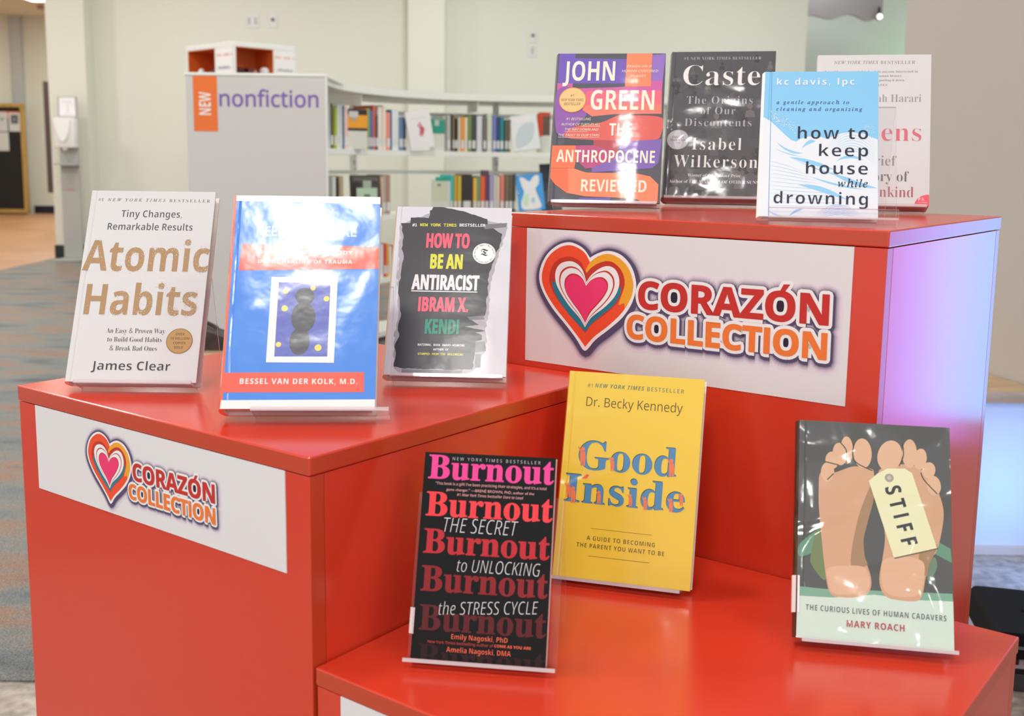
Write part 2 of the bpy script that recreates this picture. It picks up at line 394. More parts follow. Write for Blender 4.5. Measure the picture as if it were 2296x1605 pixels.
# ------------------------------------------------------------------ measured data: cover artwork in millimetres, shelf line and shelved books
ART = {
 'atomic': [
  ('t','#1','serif','6a6468',8.8,226.3,6.4,3.6),
  ('t','NEW YORK TIMES','serifi','6a6468',20,226.3,70,3.8,0,{'sp':1.4}),
  ('t','BESTSELLER','serif','6a6468',94.8,226.1,49.1,3.8,0,{'sp':1.3}),
  ('t','Tiny Changes,','sansb','4a4a52',39,205.8,73,8.6,0,{'off':-0.012}),
  ('t','Remarkable Results','sansb','4a4a52',24.6,189,101.7,8.5,0,{'off':-0.012}),
  ('t','Atomic','sansb','aa8660',0.9,136.3,149.2,38.6,0,{'speck':620}),
  ('t','Habits','sansb','aa8660',9.9,81.5,131.5,37.6,0,{'speck':620}),
  ('t','An Easy & Proven Way','serif','4a4a52',39.6,59.1,68.2,5.6),
  ('t','to Build Good Habits','serif','4a4a52',42.1,48.5,62.9,5.5),
  ('t','& Break Bad Ones','serif','4a4a52',46.1,37.8,54.5,5.5),
  ('t','James Clear','sansb','34343c',27.7,14.3,90.8,10.1,0,{'off':-0.012}),
  ('c','8a6236',125.7,50,15.3),
  ('c','b88e58',125.7,50,14.5),
  ('t','OVER','sansb','4a3a28',120.7,57,10.3,2.8,0,{'off':-0.012}),
  ('t','10 MILLION','sansb','4a3a28',115,51.7,22.1,2.8,0,{'off':-0.012}),
  ('t','COPIES','sansb','4a3a28',118.7,46.2,14.2,2.8,0,{'off':-0.012}),
  ('t','SOLD','sansb','4a3a28',120.5,40.8,10.1,2.8,0,{'off':-0.012}),
 ],
 'body': [
  ('p','e8623c',[-0.6,237.6,2.1,237.6,2.4,-0.5,-0.4,-0.5]),
  ('p','f2f0f8',[1.7,238.6,156.8,237.6,156.7,228.7,1.7,230.8]),
  ('p','f2f0f8',[1.1,9,156.5,10.1,156.5,-0.1,0.5,-0.5]),
  ('p','ee5a48',[11.1,180.9,157.2,178.6,157.2,153.3,9.6,150.5]),
  ('p','ee5a48',[0.9,38,144.4,39,145,17.7,1.5,17.2]),
  ('t','THE','gill','f2f0f8',51.8,213.8,12.5,4.4),
  ('t','BODY','gill','f2f0f8',68.8,213.8,38.3,7.7,0,{'sp':1.1}),
  ('t','KEEPS','gill','f2f0f8',26.1,189.9,34.4,11.3),
  ('t','THE','gill','f2f0f8',66.3,189.9,13.2,6.5),
  ('t','SCORE','gill','f2f0f8',86.2,190,45.9,11.2),
  ('t','BRAIN, MIND, AND BODY','sansb','f2f0f8',30,169.4,98.4,4.3,0,{'sp':1.1}),
  ('t','IN THE HEALING OF TRAUMA','sansb','f2f0f8',29.3,158.9,99.1,4.1,0,{'sp':1.1}),
  ('p','f2f0f8',[44.6,143.1,113.8,143.2,113.2,48.9,43.8,49.2]),
  ('p','5560b8',[52.3,137.3,106.5,137.4,106.2,55.6,51.9,55.4]),
  ('s','43454f',[90.3,121.6,89.1,116.8,85.6,113.3,80.7,112.1,75.6,113.3,71.7,116.8,70.2,121.6,71.3,126.4,74.8,129.9,79.8,131.2,84.9,129.9,88.7,126.4]),
  ('s','43454f',[92.2,96.9,90.1,88.6,85.2,82.8,78.8,81.2,72.7,84.2,68.4,90.9,67.1,99.6,69.2,108,74.1,113.8,80.6,115.4,86.8,112.4,91,105.6]),
  ('s','43454f',[87.4,70.3,85.4,63.1,81.1,58.3,75.7,57.1,70.6,59.8,67.2,65.8,66.4,73.3,68.4,80.5,72.7,85.4,78.2,86.6,83.3,83.9,86.7,77.9]),
  ('c','e2cf55',60.1,127.2,2.9),
  ('c','e2cf55',88.4,130.9,2.7),
  ('c','e2cf55',103,119,3),
  ('c','e2cf55',59.8,108,3.3),
  ('c','e2cf55',55.5,68.4,2.8),
  ('c','e2cf55',96.4,65.1,3.6),
  ('t','BESSEL VAN DER KOLK, M.D.','sansb','f2f0f8',18.6,26.1,119.3,5.8,0,{'sp':1.1}),
 ],
 'anti': [
  ('p','a8a4ac',[5.1,201.3,8.3,203,12.5,204.7,17.1,207.6,19.3,207.9,23.8,210.9,29.8,212.4,33.3,214.2,36.6,216.6,40.1,217.8,45.1,220.1,49.4,223.4,53.9,227,58.5,226.6,62.9,224.4,65.6,224.4,71.4,222.4,75.1,220.4,79.2,219.2,82.3,218.2,86.6,216.8,91.8,217.3,93.8,215.9,100.2,214.3,103.3,213.4,107,212.1,110.6,210.6,115,209.6,119.5,207.8,124,206.8,128.8,205.7,132.4,206.3,137.2,203.8,140.3,203.7,140.7,198.9,139.3,194.9,138.8,189.6,137,185.1,135.3,181.5,135.8,175.3,132.5,171.1,132.2,167.9,130.8,162.3,131.2,159.3,129.4,154.8,128.6,149.9,126.8,145.2,127.2,139.7,125.4,135.1,124.1,132.3,124.2,127.8,122.4,122.6,122.5,117.9,122.6,114.1,121,108.3,121.6,103.7,123,100.4,121.7,95.7,122.1,91.2,121.7,86.7,122.6,82.6,121.1,77.8,121.2,73.8,119.3,70,120.3,65.6,117.9,61.5,119.2,56.9,120.1,50.6,121.5,45.4,119.7,40.8,120.7,37.5,119.8,32.5,117.3,28.5,114.2,24.3,114.8,20.3,115.1,15.5,114.7,11.6,109.4,10.6,106.7,8.2,102.9,5,97.4,3.3,93.7,0.8,90,1.1,85.6,1.1,81.7,0.6,77.6,1,75,1.6,70.6,0.4,66,1.2,63.4,1.3,57.9,0.9,55.3,1.5,50.4,1.1,47.9,1,44,1.4,38.8,0.6,36.3,1,30.6,1.5,27.5,1.4,24.4,0.3,19.6,0.9,14.2,5.5,10.7,9.4,11.1,14.1,10.7,19.6,8.5,24.7,9.2,29.4,9.9,34.1,8.6,38.2,8.7,42.5,10,47.4,7.5,50.3,8.7,55.5,10.4,59.6,9.7,64.6,11.6,70.9,11.7,74.8,11.5,80.4,11.4,85.1,9.8,90.2,9,95.6,9.4,100,9.4,105.3,9.2,109,8.7,113.5,6.8,119.1,8.1,124.1,5.6,128.9,6.1,134.9,7.6,139.7,7,144.1,7.3,150.1,7.4,155,6.2,158.6,6.7,163.4,6,169.1,6.4,172.6,5.2,177.2,7.2,181.9,6.6,188.1,6,191.1,4,197]),
  ('p','3c3a42',[5.8,203.6,11.3,203.8,17.8,204.1,17.9,211.8,22.2,211.8,27.5,212.4,30.4,212.1,35.1,212.1,40.5,211.3,42,216.3,41.4,222.3,43.8,222.9,45.6,227.6,49.6,227.7,55.5,227.9,59.6,227.2,64.3,225.7,69.4,225.2,73.1,224.3,77.5,223,82.9,222.2,87.4,221,90,219.8,94.7,217.8,99.6,216.8,103.7,215,106.8,214,111,212.1,115,211,116.1,202.2,119.7,199.5,123.4,197.8,127.3,194.8,129.9,192.8,134.5,190.4,133.5,184.8,133.7,180.6,131.9,175.5,131.4,170.4,128.5,166.2,126.8,161.1,126.6,156.3,125.4,152.1,123.4,147.7,122.7,142.2,120.3,136.7,120,131.4,118.8,126.8,120.4,121.9,118.9,116.7,119.7,111.1,120.2,106.9,118.1,101.3,118,96.7,118.8,92,119.1,87.8,118.4,83.9,117.5,78.7,113.5,77.6,108.8,77.1,104.3,74.9,99.2,74.5,102.3,71.9,107.5,68.5,111.4,66.2,106.4,66.1,102,65,98.6,64.8,93.6,64.1,97.4,63.3,101.5,62.4,105,61.3,110.9,60.6,114.5,60,118,58.6,112.8,57.3,106.8,56.6,111.2,54.9,114.9,53.3,114.9,46.8,107.5,45,107.4,39.7,108.1,35.3,107.2,29.7,106.8,22.5,105.4,17.6,106.6,13.5,105.2,9,100.9,8.5,96.2,8.8,92.1,8.2,88.2,8.5,84.4,7.9,80.8,7.3,76,7.7,72.2,7.5,68.5,8.4,63.7,8.7,60.2,8.3,55.5,8.3,51.9,7.8,47.5,7.6,44.1,8.1,40,7.9,36.7,8.3,32,8.1,28.7,8.6,24.4,7.9,19.8,8.5,15.1,9.9,10.6,10.5,10.4,14.7,11.7,18.9,12.3,24.5,12,28.7,9.9,35.9,10.8,40.6,12.4,44.4,14.6,49.1,14.6,52.9,12.4,57.3,12.1,62.2,12.7,67.8,14.5,73.8,15.1,78.8,13.2,83.8,12.6,90.1,12,95.5,11.3,100.8,9.1,106.9,9.2,112.3,9.4,117.1,9.3,121.7,11.2,126.9,10.6,132,10.9,136.3,11.1,141.8,11.4,147.3,12.8,153.7,12.5,158.9,11.4,163.2,9.2,167.6,10.3,172.5,9.8,177.9,10.7,183.5,9.9,188.1,7.8,193.1,8.1,198.3]),
  ('p','75737c',[109,203.3,140.3,206,138.9,200.1,112.4,196.8]),
  ('p','75737c',[107.3,44.2,118.5,45.3,120.6,32.5,107.9,30.5]),
  ('p','75737c',[108.1,28.1,114.8,28.3,114.7,11.6,108,11.4]),
  ('p','75737c',[20.6,7.3,93.4,7.1,92.8,3.1,21,1.7]),
  ('p','75737c',[96.1,76.5,115.7,78.6,117.4,73.7,99.3,72.5]),
  ('t','#1','mono','e6e4ec',20.5,199.3,5.9,4.1),
  ('t','NEW YORK TIMES','mono','d9d63c',30.4,199.7,46,4.1),
  ('t','BESTSELLER','mono','e6e4ec',80.3,200.1,32.9,4.1),
  ('t','HOW TO','sansb','ee5a72',40.2,169.9,53.4,19.7,0,{'off':0.02}),
  ('t','BE AN','sansb','d9d63c',46.8,141.1,39.5,19.4,0,{'off':0.02}),
  ('t','ANTIRACIST','sansb','e6e4ec',25.6,112.3,82.6,19.6,0,{'off':0.02}),
  ('t','IBRAM X.','sansb','ee5a72',35.6,83.1,60.5,18.7,0,{'off':0.02}),
  ('t','KENDI','sansb','1f9076',45.6,53.7,40.5,18.7,0,{'off':0.02}),
  ('p','e6e4ec',[25.1,110.6,106.6,110.5,106.6,109.2,25.2,109.2]),
  ('t','NATIONAL BOOK AWARD-WINNING','mono','e6e4ec',38,37.7,56.6,2.8),
  ('t','AUTHOR OF','mono','e6e4ec',56.8,32,18.8,2.7),
  ('t','STAMPED FROM THE BEGINNING','mono','d9d63c',38.7,25.8,54.5,2.9),
  ('c','c8c6cc',113,162.5,14.4),
  ('c','eeecf2',113,162.5,13.9),
  ('t','T','frak','26262c',108.8,156.6,9.6,12.5,0.9),
  ('arc','The New York Times / Best Seller','serif','26262c',113,162.5,11.1,2,205,-205),
  ('arc','100 Notable Books 2019','serif','8a8890',113,162.5,12.8,1.8,215,110),
 ],
 'green': [
  ('p','6a52b4',[1.9,226.5,24.9,226.5,25.3,218.9,99.1,217.4,98.2,179.2,1.6,179.5]),
  ('p','8f6cc0',[135.3,223.9,154,225.2,151.3,183.4,135.4,183.5]),
  ('p','c85aa0',[1.6,179.5,23.7,179.3,23.8,171.2,42.1,172,85.4,173.6,98.4,174.5,135.4,183.5,151.3,183.4,150.8,166.7,50.2,165.9,43.2,152.5,1.7,152.7]),
  ('s','8a52a8',[1.3,166.3,23.3,172.9,39.7,159.2,38.9,145.8,45.9,130.7,29.9,112.5,26.1,97.6,12.9,97.5,3.2,110.8]),
  ('p','e8647c',[45.5,167.6,150.8,168.4,151.6,133.4,87.4,132.3,53.8,128.7,40.9,137.4,37.7,152.5]),
  ('p','ee7868',[40.4,145.8,151.1,148.6,151.6,133.1,87.4,132.3,53.8,128.4,40.1,138.3]),
  ('p','e8845c',[99.1,227.6,135.2,226.9,135,174.9,98.4,174.5]),
  ('s','d85c54',[90.5,129.8,111.8,130.6,152.6,126.9,152.3,102.8,147.1,94.3,134.5,92,89.3,91.5,55.7,92.7,27.9,93.9,15.9,100,29.9,112.5,66.6,119.1]),
  ('p','3c3e4a',[16.7,94.6,58,92.7,58.4,85.2,16.3,85]),
  ('p','b04050',[58,92.7,99.9,92.2,92.8,81.4,93.3,71.7,59,73.1]),
  ('p','e87048',[0.2,83.6,33.1,84.1,35,63.1,33.5,50.1,-0.7,49.7]),
  ('p','b4467c',[33.1,84.1,59.2,84.9,93.2,73.3,90.9,57.1,57.9,50.3,48.8,49.4,35,63.1]),
  ('p','7a5cb0',[100,90.4,153.8,95,150.6,60.1,142.1,51.2,58.3,43.9,57.9,50.7,93.5,66.9,95,83.1]),
  ('p','e8845c',[-1,49.4,32,49.8,39.8,46.9,50.7,43.5,91.6,43.3,121.6,43,139.6,39.2,151.5,27.5,151.1,0.4,132.2,0.6,123.2,4.9,93.3,7.2,51.1,8.1,24.9,12.8,7.3,25.4,-0.8,35.9]),
  ('p','ea6a40',[-1,49.4,24.6,49.7,26.8,12.8,7.3,25.4,-0.8,35.9]),
  ('p','6a58b4',[44,5.7,87.3,7.1,84.7,0.7,36.3,0.5]),
  ('t','JOHN','sansb','f0e6d6',9,183.5,74.4,30.2),
  ('t','GREEN','sansb','f0e6d6',50.9,138.7,90,30.2),
  ('t','THE','sansb','f0e6d6',79.3,99.7,32.3,18.4),
  ('t','ANTHROPOCENE','sansb','f0e6d6',7.1,58.8,137.9,18.4),
  ('t','REVIEWED','sansb','f0e6d6',44.3,15.5,91,17.7),
  ('t','Essays on a','sansi','f0e6d6',100.1,204.2,34.5,3.7),
  ('t','HUMAN-CENTERED','sansi','f0e6d6',93.1,196.6,51.2,3.7),
  ('t','PLANET','sansi','f0e6d6',105.9,188.8,22.5,3.7),
  ('t','#1 BESTSELLING','sansi','f0e6d6',17.6,122.4,34.9,3.7),
  ('t','AUTHOR OF TURTLES ALL','sansi','f0e6d6',10.8,114.1,55.2,3.7),
  ('t','THE WAY DOWN AND','sansi','f0e6d6',16.6,106.4,47.6,3.7),
  ('t','THE FAULT IN OUR STARS','sansi','f0e6d6',7.8,97.9,58.4,3.6),
  ('p','f0e6d6',[39.9,113,66.9,113,66.9,112.5,40,112.5]),
  ('p','f0e6d6',[16.7,104.8,48.9,104.9,48.9,104.4,16.7,104.3]),
  ('p','f0e6d6',[7.5,96.4,65.9,96.5,65.9,96,7.6,95.9]),
  ('c','e89a50',24.9,153.4,19.3),
  ('c','f0c080',24.9,153.4,18.1),
  ('t','#1','sansi','6a4830',21.8,158.1,4.7,4),
  ('t','NEW YORK TIMES','sansi','6a4830',8.5,151.4,32.2,4),
  ('t','BESTSELLER','sansi','6a4830',13.1,145.2,23.3,4),
 ],
 'caste': [
  ('s','3a3a40',[42.4,177.2,41.8,174.7,39.9,174.3,38.1,176,38.3,178.5,39.5,180.4,41.5,179.5]),
  ('p','3a3a40',[36.4,167,37,172.7,40.3,174.2,43.7,172.7,45,166.9]),
  ('s','3a3a40',[60.5,25.8,58.3,20.6,54.2,20.1,51,22.6,51.1,28.1,53.5,31.6,57.8,30.8]),
  ('p','3a3a40',[46.4,2.6,47.9,15.5,55.4,19,63.2,15.7,66.1,3]),
  ('s','3a3a40',[57.7,148,56,144.3,53.8,143.3,51.2,146.4,51.5,149.9,53.2,152.4,56.2,151]),
  ('p','3a3a40',[48.7,133.1,49.6,141.4,54.4,143.6,59.4,141.4,61.2,133.1]),
  ('s','3a3a40',[93.5,76.6,91.8,72.1,88.7,70.1,85.4,74.1,84.9,79.3,88,82.1,91.9,81]),
  ('p','3a3a40',[81.7,56,83.1,67.4,89.6,70.5,96.5,67.6,99,56.2]),
  ('s','3a3a40',[11,202.9,9.9,199.7,7.4,199.4,4.7,201.2,4.8,204.6,6.9,206.4,9.3,206.2]),
  ('p','3a3a40',[2.6,188.2,3.4,196.4,8.1,198.5,13.1,196.3,15,188.1]),
  ('s','3a3a40',[102.8,55.4,100.8,51.3,97.7,49.1,95.1,53,94.3,58,96.9,60.2,100.2,59.7]),
  ('p','3a3a40',[90.7,35.4,92.1,46.5,98.5,49.5,105.2,46.7,107.6,35.6]),
  ('s','3a3a40',[49,65.5,47.3,62,44.2,61.3,41.5,63.3,41.2,67.4,43.8,70.6,46.8,69]),
  ('p','3a3a40',[38.3,47.7,39.4,57.6,45.1,60.2,51.1,57.7,53.4,47.9]),
  ('s','3a3a40',[81.3,137.2,79.7,132.3,76.1,131.4,73.2,134.7,73.3,139.5,75.5,143.5,78.8,142]),
  ('p','3a3a40',[69.1,116.8,70.5,128.2,77,131.2,83.8,128.2,86.3,116.9]),
  ('s','3a3a40',[81.6,227.6,80.8,225.4,78.9,225.2,77.5,226.6,77.6,229,78.7,230.3,80.5,230]),
  ('p','3a3a40',[75.6,217.4,76.2,223.1,79.5,224.6,82.9,223.1,84.1,217.3]),
  ('s','3a3a40',[125.4,61.8,124.2,55.7,119.4,54.3,116,58.8,115.5,64.3,118.8,69.5,123.2,66.7]),
  ('p','3a3a40',[111,36.8,112.7,50.7,120.7,54.4,128.9,50.9,131.9,37.2]),
  ('s','3a3a40',[134.4,240,133.6,238,131.9,237.4,130.2,238.8,130.2,241.6,131.6,243.2,133.7,242.7]),
  ('p','3a3a40',[128.4,229.6,129.1,235.5,132.4,237,135.8,235.4,137,229.5]),
  ('s','3a3a40',[43.3,14.8,42.1,9.5,37.8,8.9,34.2,12.2,34.5,17,37.1,20.5,41.6,20.3]),
  ('p','3a3a40',[30.2,-8,31.7,4.6,39,8.1,46.8,4.9,49.7,-7.6]),
  ('s','3a3a40',[43.4,206.2,42.5,203.3,40,202.1,38.3,204.7,37.8,207.8,39.6,209.4,42,208.7]),
  ('p','3a3a40',[35.7,193.1,36.5,200.4,40.6,202.3,45,200.3,46.6,193]),
  ('s','3a3a40',[32,22.3,30.3,15.1,24.6,14.8,19.7,18.3,19,25.2,23.9,29.7,28.8,28.4]),
  ('p','3a3a40',[14.8,-7.1,16.6,9.2,26.1,13.6,36.1,9.5,39.9,-6.6]),
  ('s','3a3a40',[17,95.5,15.5,91.7,12.7,90.9,9.9,93,9.9,97.5,12.1,100.3,15.6,99.5]),
  ('p','3a3a40',[7,78.2,8.1,87.8,13.6,90.4,19.4,87.9,21.7,78.4]),
  ('s','3a3a40',[76.2,200.9,75.2,197.6,72.5,196.9,70.7,198.9,70,202.7,72.1,204.6,74.7,204.1]),
  ('p','3a3a40',[67.8,186.5,68.7,194.6,73.3,196.7,78.1,194.5,79.8,186.4]),
  ('s','3a3a40',[149,54.6,147.4,49.2,143.2,49,139.1,52,139.8,57.1,142.7,60.2,147.1,59]),
  ('p','3a3a40',[135.2,30.9,136.8,44,144.4,47.6,152.2,44.3,154.9,31.3]),
  ('s','3a3a40',[107.9,55,106.5,51,103.3,49.1,100.6,52.5,100,57.7,102.7,60.9,106.1,59.9]),
  ('p','3a3a40',[96.4,34.9,97.8,46,104.2,49.1,110.9,46.2,113.3,35.2]),
  ('s','3a3a40',[118.7,148.2,116.6,144,113.3,142.3,110.3,145.6,110,150.8,113,154.1,116.4,152.3]),
  ('p','3a3a40',[106.8,128.7,108.1,139.6,114.3,142.5,120.7,139.6,123.1,128.7]),
  ('s','3a3a40',[27.3,96.5,26.5,93.5,23.8,92.9,21.5,94.6,21.6,98.2,23.3,100.5,25.7,99.9]),
  ('p','3a3a40',[18.8,81.9,19.7,90,24.5,92.2,29.4,90.1,31.3,82]),
  ('s','3a3a40',[16.8,189.1,15.1,186,12.7,184.5,10.9,187.5,10.3,191.2,12.3,193.1,15.2,192.6]),
  ('p','3a3a40',[7.9,174.4,8.8,182.7,13.5,184.8,18.4,182.6,20.3,174.4]),
  ('s','3a3a40',[144.8,78.6,143.6,74.1,140.1,71.8,136.9,76.1,136.7,81.3,139.5,84,143.1,83.8]),
  ('p','3a3a40',[132.4,56.5,133.9,68.7,141,72,148.3,68.9,150.8,56.7]),
  ('s','44444c',[60.2,112.1,58.9,108,55.4,106,52.1,109.4,52,114.5,54.9,117.4,59.1,116.1]),
  ('p','44444c',[48.2,90.5,49.6,102.5,56.5,105.8,63.7,102.6,66.4,90.6]),
  ('s','44444c',[23.7,5.8,22.3,0.8,18.4,-0.1,15.3,3,14.8,8.1,17.9,10.5,21.8,10.1]),
  ('p','44444c',[11.8,-14.3,13,-3.2,19.5,-0.2,26.3,-2.9,29,-13.9]),
  ('s','44444c',[95.1,31.8,93.7,27.4,89.6,25.5,86.4,29.5,86.1,34.5,89.1,37.7,93.2,36.5]),
  ('p','44444c',[82.5,10.8,83.9,22.4,90.7,25.6,97.7,22.7,100.3,11.1]),
  ('s','44444c',[135.9,72.9,135.6,69.8,133.1,68.7,130.8,71.2,131.3,74.6,132.7,76.6,134.8,75.9]),
  ('p','44444c',[128.4,59.5,129.4,66.9,133.6,68.9,138,67,139.6,59.7]),
  ('s','44444c',[114.9,134.8,113.3,130.7,110.3,130.5,107.9,132.5,107.8,137.2,109.9,139.5,112.7,139]),
  ('p','44444c',[104.1,116.7,105.4,126.8,111.1,129.5,117.1,126.8,119.3,116.7]),
  ('s','44444c',[112.2,148.4,111.5,145.5,108.8,143.9,106.9,146.6,106.2,150.4,108.5,152.3,110.9,152]),
  ('p','44444c',[103.6,133.2,104.7,141.7,109.5,143.9,114.5,141.7,116.4,133.2]),
  ('s','44444c',[50.1,236.1,49.5,234.4,48.2,234,47.1,235.2,47,237.3,47.9,238.5,49.3,237.9]),
  ('p','44444c',[45.7,228.3,46.1,232.7,48.6,233.9,51.2,232.7,52.2,228.3]),
  ('s','44444c',[60.5,199.8,59.8,197.3,58.1,197.1,56.7,198.7,56.3,201.2,57.8,202.9,59.7,202.3]),
  ('p','44444c',[54.7,189.4,55.3,195.2,58.6,196.7,62.1,195.2,63.4,189.3]),
  ('s','44444c',[38.6,180,38.1,177,35.9,176.3,34,178.4,33.5,181.6,35.5,183.3,37.7,182.8]),
  ('p','44444c',[31.9,167.8,32.6,174.6,36.5,176.4,40.5,174.6,42.1,167.8]),
  ('s','44444c',[35.6,200.1,34.7,196.4,31.8,196.1,29.3,197.9,29.2,201.8,31.3,205,34.1,203.9]),
  ('p','44444c',[26.7,184.3,27.6,193.1,32.7,195.4,38,193.1,40,184.2]),
  ('s','44444c',[150.5,50.1,148.9,44.6,144.3,41.9,140,46.6,139.8,53.5,143.5,57.9,148.4,55.3]),
  ('p','44444c',[134.9,23,136.8,38,145.4,42.1,154.4,38.3,157.6,23.4]),
  ('s','4a4950',[31.3,19.4,31,14.5,27.1,13.3,24.7,17.1,23.3,21.8,26.5,25.3,30.2,24]),
  ('p','4a4950',[20.6,-0.1,21.8,10.7,28.1,13.6,34.7,10.9,37.2,0.3]),
  ('s','4a4950',[94.3,227.1,93.4,224,91.3,223.6,89,225.7,89.2,228.6,91.1,230.2,93.2,229.7]),
  ('p','4a4950',[87,214.2,87.8,221.4,91.9,223.3,96.2,221.4,97.8,214.1]),
  ('s','4a4950',[27.1,7.3,25.4,3.7,22.4,1.9,19.5,5.3,19.3,9.1,21.9,12.1,24.8,11.5]),
  ('p','4a4950',[16.4,-10.8,17.5,-0.8,23.3,1.9,29.5,-0.6,31.8,-10.5]),
  ('s','4a4950',[66.8,9.1,66.2,5.3,62.7,3.3,59.4,6.5,59.3,11,62,14.3,65.5,12.5]),
  ('p','4a4950',[56.4,-9.5,57.6,0.8,63.6,3.6,69.9,1.1,72.3,-9.2]),
  ('s','4a4950',[131.8,225.3,130.8,223.4,129.3,222.9,128.1,224.1,127.6,226.4,129.1,228.3,131,227.5]),
  ('p','4a4950',[126,215.6,126.7,221.1,129.8,222.5,132.9,221,134.1,215.5]),
  ('s','4a4950',[25.4,88.3,24.9,85.5,22.6,84.8,20.3,86.6,20.3,89.7,22.1,91.5,24.5,91.3]),
  ('p','4a4950',[18.1,75,18.9,82.4,23.2,84.4,27.7,82.5,29.4,75.1]),
  ('s','4a4950',[137.7,210.5,136.9,208,135.2,207.6,133.7,209.5,133.7,211.6,135,213,136.5,212.6]),
  ('p','4a4950',[131.8,200.6,132.5,206.1,135.6,207.6,138.9,206.1,140,200.5]),
  ('s','4a4950',[134.4,203,133.9,200.5,131.8,200.3,130.4,201.7,129.9,204.3,131.6,205.9,133.7,205.1]),
  ('p','4a4950',[128.2,192.1,128.9,198.2,132.4,199.8,135.9,198.2,137.2,192]),
  ('s','4a4950',[119.7,158.6,118.4,155.4,116.1,154.5,114.2,157.2,113.4,160.6,115.8,162,118.4,162]),
  ('p','4a4950',[111.2,144.4,112.2,152.3,116.7,154.4,121.4,152.3,123.1,144.4]),
  ('s','4a4950',[135.9,115.1,135.4,111.9,132.7,111.2,130.6,113.2,130.4,116.6,132.3,119.7,135.1,118.5]),
  ('p','4a4950',[127.6,100.2,128.6,108.5,133.4,110.7,138.3,108.5,140,100.3]),
  ('s','4a4950',[68,70,66.7,65.1,62.7,63.6,59.2,67.5,58.7,72.6,61.9,75.4,66.2,74.6]),
  ('p','4a4950',[55,47.3,56.5,59.9,63.8,63.3,71.4,60.1,74.2,47.5]),
  ('s','4a4950',[54.1,139.3,53.3,135.4,50.3,134,47.9,137.3,47.8,141.6,49.8,143.5,52.8,142.7]),
  ('p','4a4950',[44.4,121.4,45.5,131.4,51.2,134,57.2,131.4,59.5,121.4]),
  ('s','4a4950',[96.8,101.9,95.9,98.8,93.5,97.9,91.6,100.5,91,103.5,93,105.7,95.3,104.3]),
  ('p','4a4950',[89.1,88.8,89.9,96.1,94.1,98,98.5,96.1,100.1,88.9]),
  ('s','4a4950',[28.6,73.1,27.5,69.2,24.4,69.3,22.2,71.1,22.1,75.1,24,77.9,26.6,76.4]),
  ('p','4a4950',[19.3,57.3,20.2,66.1,25.3,68.4,30.6,66.2,32.6,57.5]),
  ('s','4a4950',[92.2,95.2,89.7,89.5,86,88.3,82.5,92,81.7,98.1,85.2,101.3,90,100.5]),
  ('p','4a4950',[77.7,71.3,79.3,84.6,87,88.2,94.9,84.7,97.9,71.5]),
  ('s','4a4950',[21.2,94.1,19.5,88.8,15.3,88.4,12.2,91.6,11.2,96.8,14.6,100,18.6,99.5]),
  ('p','4a4950',[8.1,72,9.4,84.3,16.5,87.6,24,84.4,26.8,72.2]),
  ('s','525158',[95.7,209.4,94.7,207.4,92.9,206.6,91.7,208,91.4,210.7,92.7,212.1,94.4,211.9]),
  ('p','525158',[89.6,199.2,90.3,204.9,93.5,206.4,96.8,204.8,98.1,199.1]),
  ('s','525158',[61.4,187,60.8,184.1,58.6,183.2,56.8,185.5,56.2,188.7,58,191.2,60.4,189.8]),
  ('p','525158',[54.1,173.7,55,181.1,59.2,183.1,63.6,181.1,65.3,173.6]),
  ('s','525158',[130.8,206.5,130.5,204.8,128.9,204.3,127.5,205.3,127.3,207.5,128.7,208.6,130.2,208.7]),
  ('p','525158',[125.9,197.7,126.5,202.6,129.3,203.9,132.2,202.6,133.2,197.6]),
  ('s','525158',[36.2,46.9,35.1,42.1,30.6,39.3,26.8,43.7,26,49.9,29.7,53.1,34.6,52.4]),
  ('p','525158',[21.8,21.2,23.4,35.4,31.6,39.3,40.3,35.7,43.6,21.6]),
  ('s','525158',[19.9,181.3,18.7,178.6,16.7,178,14.5,179.9,14.5,182.7,16.1,185.1,18.3,184.2]),
  ('p','525158',[12.6,169.2,13.4,176,17.2,177.7,21.3,175.9,22.9,169.1]),
  ('s','525158',[148.7,135.5,147.9,132.3,145.7,131.4,144,133.7,143.2,137,145.3,139.1,148,139.1]),
  ('p','525158',[140.9,121.5,141.9,129.3,146.3,131.4,151,129.3,152.6,121.5]),
  ('s','525158',[20.9,54.4,18.8,49.9,15.5,48.1,11.9,52,12.2,56.9,14.8,59.9,18.4,59.3]),
  ('p','525158',[8.8,34.4,10,45.5,16.5,48.5,23.3,45.7,25.9,34.7]),
  ('s','525158',[109.2,47.7,108.4,42,104.2,41.6,100.6,45,99.9,50.5,103.5,53.4,107.7,52.2]),
  ('p','525158',[96.4,24.9,97.9,37.5,105.2,40.9,112.9,37.7,115.6,25.2]),
  ('s','525158',[70.7,180.4,70.3,178.8,68.7,177.7,67.4,179.3,67.5,181.4,68.5,182.8,70.1,182.3]),
  ('p','525158',[65.8,171.7,66.4,176.6,69.1,177.9,72,176.6,73.1,171.7]),
  ('s','525158',[94.8,117.9,94.3,113.7,90.6,113.6,88.3,115.7,87.6,120.4,90.3,122.5,93.5,122.2]),
  ('p','525158',[84.4,99.3,85.6,109.7,91.6,112.4,97.7,109.7,100,99.4]),
  ('s','525158',[31.2,52,30,46.8,25.4,45.4,21.1,48.4,21.4,54.5,24.6,58,28.9,58.1]),
  ('p','525158',[17,26.6,18.6,40.7,26.7,44.5,35.3,40.9,38.6,26.9]),
  ('s','525158',[27.3,194,26.4,191.9,24.7,191.4,23.2,192.9,23.2,195.2,24.5,196.7,26.3,196.4]),
  ('p','525158',[21.6,184.5,22.2,189.8,25.2,191.2,28.4,189.8,29.6,184.5]),
  ('s','5c5a60',[35.7,218.7,35.3,216.6,33.5,216.3,32,217.5,31.7,220,33.3,221.8,34.8,221]),
